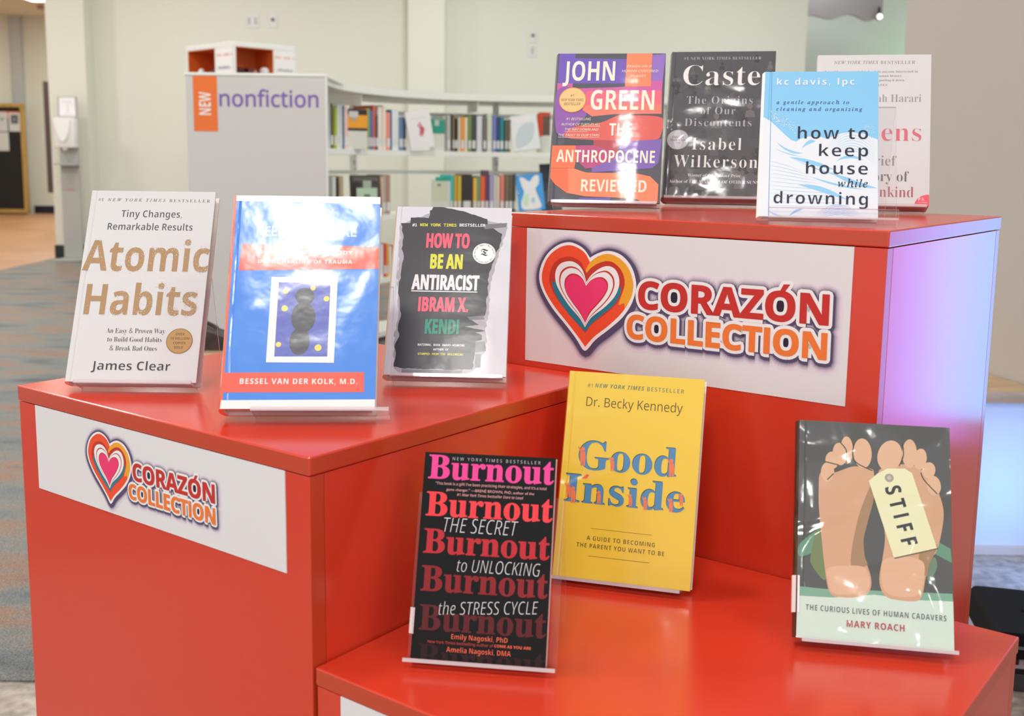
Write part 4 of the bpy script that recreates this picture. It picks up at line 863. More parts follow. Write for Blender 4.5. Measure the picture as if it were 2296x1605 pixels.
  ('p','dcdfec',[10.1,125.2,10.6,125.8,11.2,125.2,10.7,124.6]),
  ('p','dcdfec',[30.6,112,31,112.5,31.4,112,31.1,111.5]),
  ('p','dcdfec',[28.2,116,28.4,116.3,28.7,116,28.5,115.6]),
  ('p','dcdfec',[41.7,109.3,42.1,109.7,42.5,109.3,42.1,108.8]),
  ('p','dcdfec',[38.6,113.4,39,113.8,39.3,113.4,39,113]),
  ('p','dcdfec',[17,127.6,17.5,128.2,18,127.6,17.5,127.1]),
  ('p','dcdfec',[7.5,129.7,7.8,130,8,129.7,7.8,129.4]),
  ('p','dcdfec',[31,113,31.5,113.6,32.1,113,31.6,112.4]),
  ('p','dcdfec',[18.6,128.7,18.8,128.9,19,128.7,18.8,128.4]),
  ('p','dcdfec',[6,131.5,6.3,131.9,6.7,131.5,6.4,131.1]),
  ('p','dcdfec',[12,126,12.5,126.6,13.1,126,12.6,125.3]),
  ('p','dcdfec',[8.4,138.3,8.7,138.6,8.9,138.3,8.7,138]),
  ('p','dcdfec',[38.3,117.3,38.6,117.7,39,117.3,38.7,116.9]),
  ('p','dcdfec',[14.4,115.2,14.9,115.8,15.4,115.2,14.9,114.7]),
  ('p','dcdfec',[19.2,122.1,19.4,122.4,19.6,122.1,19.4,121.8]),
  ('p','dcdfec',[12.6,131.8,13.2,132.5,13.8,131.8,13.2,131]),
  ('p','dcdfec',[16.9,121.8,17.1,122.2,17.4,121.8,17.2,121.5]),
  ('p','dcdfec',[25.6,124.9,26.2,125.6,26.7,124.9,26.2,124.3]),
  ('p','dcdfec',[34.4,121.2,34.8,121.7,35.3,121.2,34.8,120.7]),
  ('p','dcdfec',[36.4,113.3,36.8,113.8,37.2,113.3,36.8,112.8]),
  ('p','dcdfec',[32.7,116.4,33,116.7,33.2,116.4,33,116.1]),
  ('p','dcdfec',[41.6,107.5,41.9,107.9,42.3,107.5,42,107]),
  ('p','dcdfec',[17.9,134.1,18.2,134.5,18.5,134.1,18.2,133.8]),
  ('p','dcdfec',[29.8,112.3,30.1,112.8,30.5,112.3,30.2,111.9]),
  ('p','dcdfec',[114.7,116.1,115,116.4,115.2,116.1,115,115.8]),
  ('p','dcdfec',[123.1,112.5,123.4,112.9,123.7,112.5,123.4,112.2]),
  ('p','dcdfec',[123.1,107.3,123.4,107.7,123.8,107.3,123.4,106.9]),
  ('p','dcdfec',[114.4,115.8,114.7,116,114.9,115.8,114.7,115.5]),
  ('p','dcdfec',[116.7,116.8,117,117.2,117.2,116.8,117,116.5]),
  ('p','dcdfec',[115.6,111.8,116,112.3,116.5,111.8,116,111.2]),
  ('p','dcdfec',[121.3,113.4,121.6,113.8,121.9,113.4,121.6,113.1]),
  ('p','dcdfec',[118.8,113.8,119,114.2,119.3,113.8,119.1,113.5]),
  ('p','dcdfec',[113.3,114.9,113.8,115.5,114.3,114.9,113.8,114.3]),
  ('p','dcdfec',[114.1,112.5,114.5,112.9,114.9,112.5,114.5,112]),
  ('p','dcdfec',[122.6,115.5,122.9,115.9,123.2,115.5,122.9,115.2]),
  ('p','dcdfec',[115.6,113.6,115.9,114,116.2,113.6,115.9,113.2]),
  ('p','dcdfec',[123.5,108.8,124,109.4,124.4,108.8,124,108.3]),
  ('p','dcdfec',[112.9,117.5,113.3,118,113.7,117.5,113.3,117]),
  ('p','dcdfec',[122.9,112.8,123.3,113.2,123.7,112.8,123.3,112.3]),
  ('p','dcdfec',[112.6,113.6,113.1,114.2,113.6,113.6,113.1,113.1]),
  ('p','dcdfec',[122,108.8,122.5,109.3,123,108.8,122.5,108.2]),
  ('p','dcdfec',[115.7,116.7,115.9,116.9,116.1,116.7,115.9,116.4]),
  ('p','dcdfec',[118.6,110.6,119,111.2,119.5,110.6,119.1,110]),
  ('p','dcdfec',[120.9,111,121.3,111.5,121.7,111,121.3,110.4]),
  ('p','dcdfec',[118.1,112,118.3,112.2,118.5,112,118.3,111.7]),
  ('p','dcdfec',[121.5,115.3,122,115.9,122.5,115.3,122,114.8]),
  ('p','dcdfec',[120.2,114.6,120.4,114.9,120.7,114.6,120.4,114.3]),
  ('p','dcdfec',[115.6,111.1,116,111.5,116.4,111.1,116,110.6]),
  ('p','dcdfec',[114,117.1,114.3,117.5,114.7,117.1,114.3,116.6]),
  ('p','dcdfec',[119.5,113.7,119.7,114,120,113.7,119.7,113.4]),
  ('p','dcdfec',[119.6,117.7,119.9,118,120.2,117.7,119.9,117.4]),
  ('p','dcdfec',[118,107.6,118.4,108.1,118.8,107.6,118.4,107.2]),
  ('p','dcdfec',[122.9,112.8,123.1,113.1,123.4,112.8,123.1,112.5]),
  ('p','dcdfec',[115.5,107.6,115.9,108.1,116.3,107.6,115.9,107.1]),
  ('p','dcdfec',[116.2,117.6,116.6,118,116.9,117.6,116.6,117.2]),
  ('p','dcdfec',[120.5,113.4,120.8,113.7,121,113.4,120.8,113]),
  ('p','dcdfec',[120.4,108,120.7,108.3,121,108,120.7,107.7]),
  ('p','dcdfec',[113.1,114.2,113.5,114.6,113.8,114.2,113.5,113.8]),
  ('p','dcdfec',[120.4,115.7,120.8,116.2,121.3,115.7,120.8,115.2]),
  ('p','dcdfec',[121.2,112.5,121.5,112.8,121.8,112.5,121.5,112.2]),
  ('p','dcdfec',[123.7,114.5,124.1,115,124.6,114.5,124.1,114]),
  ('p','dcdfec',[115.3,115.5,115.7,116,116.1,115.5,115.7,114.9]),
  ('p','dcdfec',[116.1,107.7,116.5,108.1,116.8,107.7,116.5,107.3]),
  ('p','dcdfec',[114.9,115.4,115.2,115.8,115.5,115.4,115.2,115.1]),
  ('p','dcdfec',[120.5,107.8,120.7,108,120.9,107.8,120.7,107.5]),
  ('p','dcdfec',[117.1,115.5,117.5,116.1,118,115.6,117.6,115]),
  ('p','dcdfec',[114.5,117.3,114.7,117.5,114.9,117.3,114.7,117]),
  ('p','dcdfec',[117.1,108.3,117.6,108.8,118.1,108.3,117.6,107.7]),
  ('p','dcdfec',[121,107.2,121.5,107.8,121.9,107.2,121.5,106.7]),
  ('p','dcdfec',[116.3,115.8,116.8,116.4,117.3,115.8,116.8,115.3]),
  ('p','dcdfec',[121.2,117.5,121.6,118,122,117.5,121.6,117]),
  ('p','dcdfec',[117.1,113.8,117.4,114.2,117.7,113.8,117.4,113.5]),
  ('p','dcdfec',[114.7,117.8,115,118.1,115.3,117.8,115,117.4]),
  ('p','dcdfec',[116.9,107.7,117.1,108,117.3,107.7,117.1,107.4]),
  ('p','5f93c8',[7.3,189.4,7.8,189.4,10.6,0,9.9,0]),  # darker line in the print, standing in for shade in the hinge groove
  ('t','kc davis, lpc','sansb','dcdfec',13.8,171.4,87.5,8.5,0,{'sp':1.2}),
  ('t','a gentle approach to','serifi','2c4a78',14.4,145.5,81.2,5,0,{'sp':1.3}),
  ('t','cleaning and organizing','serifi','2c4a78',14.4,136.4,95.7,5,0,{'sp':1.3}),
  ('t','how to','sansb','262a3c',39.4,99.9,77.3,14.9,0,{'sp':1.1,'off':-0.01}),
  ('t','keep','sansb','262a3c',63.5,77.6,53.4,14.6,0,{'sp':1.1,'off':-0.01}),
  ('t','house','sansb','262a3c',49.6,54.7,67.1,14.5,0,{'sp':1.1,'off':-0.01}),
  ('t','drowning','sansb','262a3c',15.2,16.7,101.8,14.3,0,{'sp':1.1,'off':-0.01}),
  ('t','while','serifi','262a3c',84.6,38.4,32.2,9.7,0,{'sp':1.1}),
 ],
 'sapiens': [
  ('t','NEW YORK TIMES','serifi','8c8478',22,209.3,60.6,4.8,0,{'sp':1.1}),
  ('t','BESTSELLER','serif','8c8478',85.8,209.1,46.6,4.8,0,{'sp':1.1}),
  ('t','"I would recommend this book to anyone interested in','serif','807c7c',8.4,196,127.8,3.2),
  ('t','a fun, engaging look at early human history. . . .','serif','807c7c',15,189.6,109.1,3.2),
  ('t','You\'ll have a hard time putting it down."','serif','807c7c',31,183,90.3,3.2),
  ('t','-BILL GATES','serif','807c7c',61.3,175.9,34.1,3,0,{'sp':1.1}),
  ('t','Yuval Noah Harari','serif','9a9a98',25.6,152.1,115.5,10.9),
  ('t','Sapiens','serif','d86a7c',14.9,94.4,127.1,26.1),
  ('t','A Brief','serif','8c8c8e',50.3,57.9,59.7,14.1),
  ('t','History of','serif','6a6a6e',44.7,35.1,81.9,14.3),
  ('t','Humankind','serif','b05c70',39.2,12.4,94,14.6),
  ('p','e85c6c',[134.3,-0.2,134.7,2.4,135.3,4.9,136.5,7.3,138,9.5,139.9,11.5,142.2,13.2,144.8,14.5,147.6,15.5,150.5,16.1,153.5,16.4,153.7,-0.1]),
  ('t','P.S.','serifb','f6e0e4',139.4,7.6,8.4,4),
  ('p','f6d0d6',[139.1,5.2,151.7,5.2,151.7,4.7,139.1,4.7]),
 ],
 'burnout': [
  ('t','Burnout','serifb','f04896',4.7,168.3,121.8,22.5,0,{'off':0.012}),
  ('t','Burnout','serifb','f0444c',4.9,132.8,122.1,22.5,0,{'off':0.012}),
  ('t','Burnout','serifb','b83038',5.1,97.7,120.9,22.4,0,{'off':0.012}),
  ('t','Burnout','serifb','88282e',5.2,62.4,120.9,23,0,{'off':0.012}),
  ('t','Burnout','serifb','5c2428',6.2,26.6,120.1,22.7,0,{'off':0.012}),
  ('t','Burnout','serifb','301a1e',7,-9.2,120.1,22.9,0,{'off':0.012}),
  ('t','NEW YORK TIMES BESTSELLER','sans','b8b4b8',27.5,186.6,85.6,3,0,{'sp':1.4}),
  ('t','"This book is a gift! I\'ve been practicing their strategies, and it\'s a total','sans','d8a0a0',12.4,162.6,107.7,2.5,0,{'off':0.008}),
  ('t','game changer." —BRENÉ BROWN, PhD, author of the','gill','d8a0a0',23.3,157.2,85.3,2.5),
  ('t','#1 New York Times bestseller Dare to Lead','sansi','d8a0a0',34,152.6,64.3,2.5,0,{'off':0.008}),
  ('t','THE SECRET','sansi','d4d4d8',23.3,118.2,71.7,13.3,0,{'off':-0.012}),
  ('t','to UNLOCKING','sansi','d4d4d8',38.8,81.9,79.3,11.5,0,{'off':-0.012}),
  ('t','the STRESS CYCLE','sansi','d4d4d8',24.3,41,94.5,11.3,4,{'off':-0.012}),
  ('t','Emily Nagoski, PhD','sansb','e86a50',37.8,19.8,53.3,4.4,0,{'off':-0.012}),
  ('t','New York Times bestselling author of','sans','c04a3c',15.6,14.9,62.2,2.5),
  ('t','COME AS YOU ARE','sansb','e86a50',78.9,15.1,34.5,2.5),
  ('t','Amelia Nagoski, DMA','sansb','e86a50',34,7.9,60.8,4.5,0,{'off':-0.012}),
 ],
 'good': [
  ('t','#1','sans','7c7a50',21.8,214.9,6,4.2),
  ('t','NEW YORK TIMES','sansbi','6c7c60',30.5,215.2,56.9,4.5,0,{'sp':1.1}),
  ('t','BESTSELLER','sansb','6c7c60',90.5,215.1,41.8,4.5,0,{'sp':1.1,'off':-0.015}),
  ('t','Dr. Becky Kennedy','sans','5c4620',22.1,193.2,109.9,10.4,0,{'off':-0.004}),
  ('t','Good','serifb','4c4a30',18.5,122.2,111.5,31.7),
  ('t','Inside','serifb','4c4a30',5.7,84.3,135.9,31.1),
  ('t','Good','serifb','4a86b4',19.2,121.5,111.4,31.7),
  ('t','Inside','serifb','4a86b4',6.4,83.5,135.8,31),
  ('s','f07848',[25.1,143.9,24.6,142.1,23,141.2,21.2,141.8,20.4,143.5,20.9,145.3,22.5,146.2,24.3,145.6]),
  ('p','f07848',[20.2,140.6,25.8,141,26.8,134.4,26.9,125.2,24.8,125,23.7,132.7,23.5,124.9,21.6,124.8,20.4,133.9]),
  ('p','f07848',[20.3,140.1,17,145.3,18.2,146.3,21.7,140.7]),
  ('s','f07848',[59.2,135.7,58.8,134.4,57.7,133.8,56.4,134.2,55.9,135.4,56.2,136.7,57.4,137.3,58.6,136.9]),
  ('p','f07848',[55.7,133.3,59.7,133.6,60.3,128.9,60.4,122.4,58.9,122.3,58.2,127.7,58,122.2,56.7,122.1,55.8,128.6]),
  ('p','f07848',[55.8,133,53.5,136.7,54.3,137.4,56.8,133.4]),
  ('s','f07848',[126.2,139.2,125.7,137.5,124.3,136.7,122.7,137.3,122,138.9,122.5,140.6,123.9,141.4,125.5,140.8]),
  ('p','f07848',[121.8,136.1,126.8,136.5,127.7,130.3,127.8,121.8,125.9,121.6,124.9,128.7,124.7,121.5,123,121.4,121.9,129.9]),
  ('p','f07848',[121.8,135.7,118.9,140.6,120,141.4,123.1,136.2]),
  ('s','f07848',[11.4,102.3,11,101,9.8,100.3,8.5,100.7,7.8,102,8.2,103.4,9.5,104.1,10.8,103.6]),
  ('p','f07848',[7.7,99.8,11.9,100.2,12.7,95.1,12.8,88.2,11.2,88,10.4,93.8,10.2,87.9,8.7,87.8,7.8,94.7]),
  ('p','f07848',[7.7,99.5,5.2,103.4,6.2,104.1,8.8,99.9]),
  ('s','f07848',[17.5,98.8,17.1,97.2,15.6,96.4,14.1,97,13.4,98.4,13.9,100.1,15.3,100.8,16.8,100.3]),
  ('p','f07848',[13.2,95.9,18.1,96.3,19,90.5,19.1,82.4,17.3,82.3,16.3,89,16.1,82.2,14.4,82,13.4,90]),
  ('p','f07848',[13.3,95.5,10.4,100,11.5,100.9,14.6,96]),
  ('s','f07848',[47.1,97.1,46.8,95.8,45.7,95.2,44.5,95.6,44,96.8,44.3,98,45.4,98.6,46.6,98.2]),
  ('p','f07848',[43.9,94.8,47.6,95.1,48.2,90.7,48.3,84.5,46.9,84.4,46.2,89.5,46,84.3,44.8,84.2,43.9,90.3]),
  ('p','f07848',[43.9,94.5,41.7,98,42.5,98.6,44.9,94.9]),
  ('s','f07848',[82.7,96.5,82.4,95.4,81.4,94.8,80.3,95.2,79.8,96.2,80.1,97.4,81.1,97.9,82.2,97.6]),
  ('p','f07848',[79.7,94.4,83.1,94.7,83.7,90.6,83.8,84.8,82.5,84.7,81.8,89.5,81.7,84.6,80.5,84.5,79.8,90.2]),
  ('p','f07848',[79.7,94.1,77.7,97.4,78.4,98,80.6,94.5]),
  ('s','f07848',[99.5,95.1,99.1,93.9,98.1,93.3,97,93.7,96.4,94.8,96.8,96,97.8,96.6,98.9,96.2]),
  ('p','f07848',[96.3,92.8,99.9,93.2,100.6,88.8,100.6,82.7,99.2,82.6,98.6,87.6,98.4,82.5,97.2,82.4,96.4,88.4]),
  ('p','f07848',[96.3,92.6,94.2,96,95,96.6,97.3,92.9]),
  ('s','f07848',[128,96.1,127.6,94.8,126.5,94.2,125.4,94.6,124.8,95.8,125.2,97,126.3,97.7,127.4,97.3]),
  ('p','f07848',[124.7,93.7,128.5,94.1,129.1,89.5,129.2,83.1,127.7,82.9,127,88.2,126.9,82.8,125.6,82.7,124.8,89.1]),
  ('p','f07848',[124.7,93.4,122.5,97,123.3,97.7,125.7,93.8]),
  ('s','f07848',[139,102.6,138.6,101.5,137.7,100.9,136.6,101.3,136.1,102.4,136.5,103.5,137.4,104,138.5,103.7]),
  ('p','f07848',[136,100.5,139.4,100.8,140,96.8,140,91.1,138.7,90.9,138.1,95.7,138,90.9,136.8,90.8,136.1,96.4]),
  ('p','f07848',[136.1,100.3,134.1,103.5,134.8,104.1,136.9,100.6]),
  ('p','ee5a3c',[24.4,110.5,29.9,116,32.7,115.2,30,111]),
  ('p','5c4620',[39.3,56.2,108.4,55.8,108.4,55.5,39.4,55.9]),
  ('p','5c4620',[39.1,25.6,108.2,25.5,108.3,25.1,39.1,25.3]),
  ('t','A GUIDE TO BECOMING','sansb','5c4620',35.9,43.1,76.8,4.5,0,{'sp':1.1,'off':-0.015}),
  ('t','THE PARENT YOU WANT TO BE','sansb','5c4620',25,34.5,98.5,4.6,0,{'sp':1.1,'off':-0.015}),
 ],
 'stiff': [
  ('s','5e8c74',[1.7,90.3,16.3,104.2,20.2,106.1,21,88.7,2.7,78.4]),
  ('p','5e8c74',[132.7,103.3,145.7,96.7,146.5,83.1,130.4,90.8]),
  ('s','6a7c50',[19.4,109.2,13.2,83.3,14,70.7,28,57.8,25.7,100.1]),
  ('s','66806a',[124.4,83.4,131.1,87.1,132.4,76.5,124.2,63.6]),
  ('p','74a48c',[0.9,49.3,26.5,48.6,94.7,51.6,146.5,53.6,147.1,43.8,0.7,37.9]),
  ('p','c4d8cc',[0.6,40.1,34.2,40.9,73.7,46.9,85.7,46.2,118.1,45.1,147.1,46.4,147.5,-0.5,-0.1,-0.3]),
  ('s','c79c7c',[21.4,163.9,34.2,164.6,52.9,172.2,68.3,171.5,73.6,167,73,141.6,68,119.2,63.7,100,64.8,82.9,70.2,64.8,70.5,53.9,66.2,46.6,55.6,42.9,43.4,41.8,34.2,43,29.3,51.6,25.7,74.9,22.6,103.1,20.2,128.4,19.8,147.6]),
  ('s','9c7c5c',[71.3,155.8,73.5,141.7,68,119.2,63.7,100,64.8,82.9,66.6,74.5,52.6,72.5,51.9,86.5,55.8,108.8,60.5,128.1]),
  ('s','d2aa8c',[29.6,68.9,49.6,73,64.8,72,69.3,58.5,64.7,48.8,46.5,44.7,34.2,45.8,29.6,56.4]),
  ('s','d2aa8c',[34.9,165.5,34,160.5,31.6,156.7,28.3,155.1,25,156.2,22.6,159.7,21.7,164.7,22.6,169.8,25,173.6,28.3,175.1,31.6,173.9,34,170.4]),
  ('s','d2aa8c',[39.2,178.4,38.7,173.9,36.6,170.3,33.4,168.7,30.1,169.3,27.4,172.2,26.1,176.5,26.6,181,28.7,184.6,31.9,186.3,35.3,185.6,38,182.7]),
  ('s','d2aa8c',[47,185.7,46.8,179.8,44.9,175.1,41.7,172.9,38.1,173.8,35.1,177.4,33.4,183,33.5,188.9,35.4,193.6,38.6,195.8,42.3,194.9,45.3,191.2]),
  ('s','d2aa8c',[53.3,189.3,52.7,182.2,50.5,176.8,47.5,174.6,44.3,176.2,41.9,181.2,40.8,188.2,41.4,195.3,43.5,200.7,46.6,202.9,49.8,201.3,52.2,196.3]),
  ('s','d2aa8c',[71.4,187.5,70.7,179.7,67.8,173.7,63.5,171.1,58.9,172.6,55.3,177.7,53.6,185.2,54.3,193.1,57.2,199.1,61.6,201.7,66.2,200.2,69.8,195]),
  ('s','c79c7c',[79,170.5,95.7,177.1,115.2,175.9,125.4,165.5,134.8,152.1,139.7,133.8,138,115.2,132.6,93.3,125.2,83.5,122.1,68,118.2,49.3,112.3,43.9,97.5,43.5,85.7,45.4,79.8,53.3,78.6,65.5,81.8,84.4,83.9,104.8,80.2,129.5,77.3,151.4]),
  ('s','9c7c5c',[117.2,92,133.4,99.5,125.1,78.9,122.8,68,117,76.7]),
  ('s','d2aa8c',[81.7,79.7,97.9,85.8,118.6,82.9,120.6,67.8,115.3,50.6,97.6,46.6,84.2,50.6,80.6,62.6]),
  ('s','d2aa8c',[100.4,183.1,97,175.6,91.4,170.7,85.2,169.8,79.9,173.1,77.1,179.6,77.5,187.8,80.9,195.3,86.5,200.2,92.7,201.1,98,197.8,100.7,191.2]),
  ('s','d2aa8c',[115.3,189.3,114.3,182,111.6,176.5,108,174.3,104.4,176.1,101.8,181.2,100.9,188.5,102,195.8,104.7,201.3,108.3,203.5,111.9,201.7,114.4,196.5]),
  ('s','d2aa8c',[124.4,183.3,122.8,178.1,120,174.4,116.7,173.2,113.8,174.9,112.1,179.1,112,184.5,113.6,189.8,116.5,193.5,119.8,194.6,122.7,192.9,124.4,188.8]),
  ('s','d2aa8c',[132.6,172.7,131.3,168.7,128.7,165.9,125.4,164.9,122.3,166.2,120.3,169.3,119.9,173.4,121.2,177.4,123.9,180.3,127.2,181.2,130.2,180,132.2,176.9]),
  ('s','d2aa8c',[137.4,159.9,137.5,154.9,135.8,150.7,132.8,148.4,129.3,148.8,126.2,151.6,124.4,156.2,124.4,161.3,126.1,165.5,129.1,167.7,132.6,167.3,135.7,164.5]),
  ('l','3c3630',1,[53.8,195.5,52.9,183.4,57.6,175.7,72.1,169.3]),
  ('l','3c3630',1,[41.3,195.7,46.7,187.9,46.4,175]),
  ('l','3c3630',1,[26.4,175.5,38.9,173]),
  ('l','3c3630',1,[28.3,157.5,34.2,163.8]),
  ('l','3c3630',1,[101.6,198,102.1,186.2,97.9,175.6]),
  ('l','3c3630',1,[118.8,169.8,122.4,162.2,134.1,149.7]),
  ('p','5a5648',[93.4,83.1,134.1,95.7,133.4,97.2,92.2,84]),
  ('p','dcdcb4',[68.5,158.5,76.7,166.4,86.6,172.3,103.5,173.3,110.3,169,132.9,96.4,92.2,84]),
  ('c','9a9488',88.3,162.9,4.3),
  ('c','bcb4a4',88.3,162.9,2),
  ('t','STIFF','sansb','2e2e38',84,152.5,59.3,14.8,-73.7,{'sp':1.4,'off':0.01}),
  ('t','THE CURIOUS LIVES OF HUMAN CADAVERS','sansb','505c58',8.7,27.2,131.7,5.2,0,{'sp':1.1,'off':-0.01}),
  ('t','MARY ROACH','sansb','a84048',47.6,14.2,54.1,6.2,0,{'sp':1.1}),
 ],
 'logo': [
  ('h','efe6ee',[98.9,142,90.3,151.7,79,157.6,65.5,159.7,49.5,155,33.4,142.7,23,124.7,21.6,107.2,29.3,90.4,43.6,72.3,62.5,54.8,78.7,39.2,90.3,25.2,94.9,22.8,99.3,26.2,110.2,38.8,129.6,54.1,148.6,70.9,160.9,88.6,166.7,107.3,165.3,121.7,158.7,135.8,146.8,146.8,133.9,151.5,121,151.7,108,147.2]),
  ('h','ea5030',[99,136.4,91.5,147.1,79.1,153.9,65.5,155.9,50.7,151.3,35.8,139.9,27.3,124.1,25.6,108.5,32.9,91.7,47.1,74.6,65.9,57.1,82.1,41.5,94.8,28,107.9,42.4,127.4,57.6,145.3,74.2,156.6,90,162.5,107,161.1,120.5,154.5,133.7,143.7,143,131.9,147.7,121.1,148,109.2,143.6]),
  ('h','f2a030',[99,136.4,109.2,143.6,121.1,148,131.9,147.7,143.7,143,154.5,133.7,161.1,120.5,162.5,107,159.6,95.8,151.5,82.2,150.3,88.9,142.9,87,149.8,107.8,149.6,118.7,142.9,131.1,132.1,138.6,121.3,138.4,108.3,134.2,97.5,124.2,93,125.7]),
  ('h','bc3a2c',[94.2,121.2,86.1,134.6,74.8,140.5,63.5,141.1,49.8,136.1,40.6,125.9,37.3,110.4,41,99.1,52.8,82.8,71.5,65.3,87.6,51.6,94.4,45.7,105.3,59.1,122.7,72.1,139.7,87.6,147.8,104,150.3,117,145.1,129.4,134.2,137.8,123.4,139.3,110.5,135.3,99.6,128.1]),
  ('p','30788c',[41.6,107.8,47.8,107.9,55.5,92.6,71.3,76.8,87.4,62.1,93.9,53.2,103,66.5,122.5,81.4,136.3,94.7,141.3,108,146.2,108.4,144.8,98.2,135.4,84.4,118.3,70.7,103.1,58,94.4,47.6,86.4,53.4,69.2,67,52.8,83.7,43.8,97.4]),
  ('h','efe6ee',[94.4,110.9,88.5,125.4,79.4,133.3,68.1,135.7,54.4,131.6,47.2,121.6,47.4,108.2,53.8,96.3,69,78.5,85.1,64.7,93.9,53.2,103,66.5,122.5,81.4,136.3,95.6,142.4,109,142.1,120,136.6,129.7,126.8,133.3,114.9,130.1,102,120.8]),
  ('h','bc3a2c',[94.3,108.9,89.4,119.4,80.6,127.4,67.7,129,56.5,122.7,52.8,111.6,55.4,100.5,61.9,90.7,69.8,81.6,78.6,73.3,87.1,64.9,94,55.4,100.3,65.6,108.9,74.2,118.3,82.3,126.6,91.1,133,100.8,136,111.1,133.6,121.1,124.5,127.2,112.4,124.9,101.9,118.1]),
  ('h','efe6ee',[94.2,108.3,89.4,118.1,80.8,125.6,68.4,126.9,58,120.5,54.7,109.9,57.4,99.4,63.7,90,71.3,81.4,79.6,73.4,87.5,65.2,94,56.1,99.9,65.9,107.6,74.4,116.4,82.3,124.4,90.7,130.6,99.9,133.9,109.7,131.8,119.3,123.2,125.2,111.7,123.3,101.6,117]),
  ('h','bc3a2c',[94.1,106,89.3,114,81.1,119.6,70.6,119.8,62.8,113.4,61.2,104.3,64,95.6,69.6,87.8,76.1,80.7,83.1,73.9,89,66.5,94.1,58.7,98.3,67.1,103.4,75,110.3,82.1,116.9,89.3,122.6,96.9,126.5,104.9,125.9,113.2,119.2,118.5,109.5,117.8,100.6,113.1]),
  ('h','e63c72',[94,105.2,88.8,113.3,80.8,117.7,72.9,118.3,65.7,114,62.8,106.6,64.1,97.1,73.4,84.6,86.1,72.4,94.2,59.5,100.6,73.8,113.6,88.1,123.2,100.1,125.2,108.6,121.8,114.8,114.1,117.4,105.4,114.9,97.7,110.2]),
  ('t','CORAZON','sansb','c03430',171,84.7,239.2,33.1,0.7,{'off':0.03,'sp':0.97}),
  ('p','c03430',[352.1,118.9,356.9,128.5,364.5,128.9,358,119.4]),
  ('t','COLLECTION','sansb','f07838',156,46.4,254.1,29.1,0.6,{'off':0.03,'sp':0.97}),
 ],
}
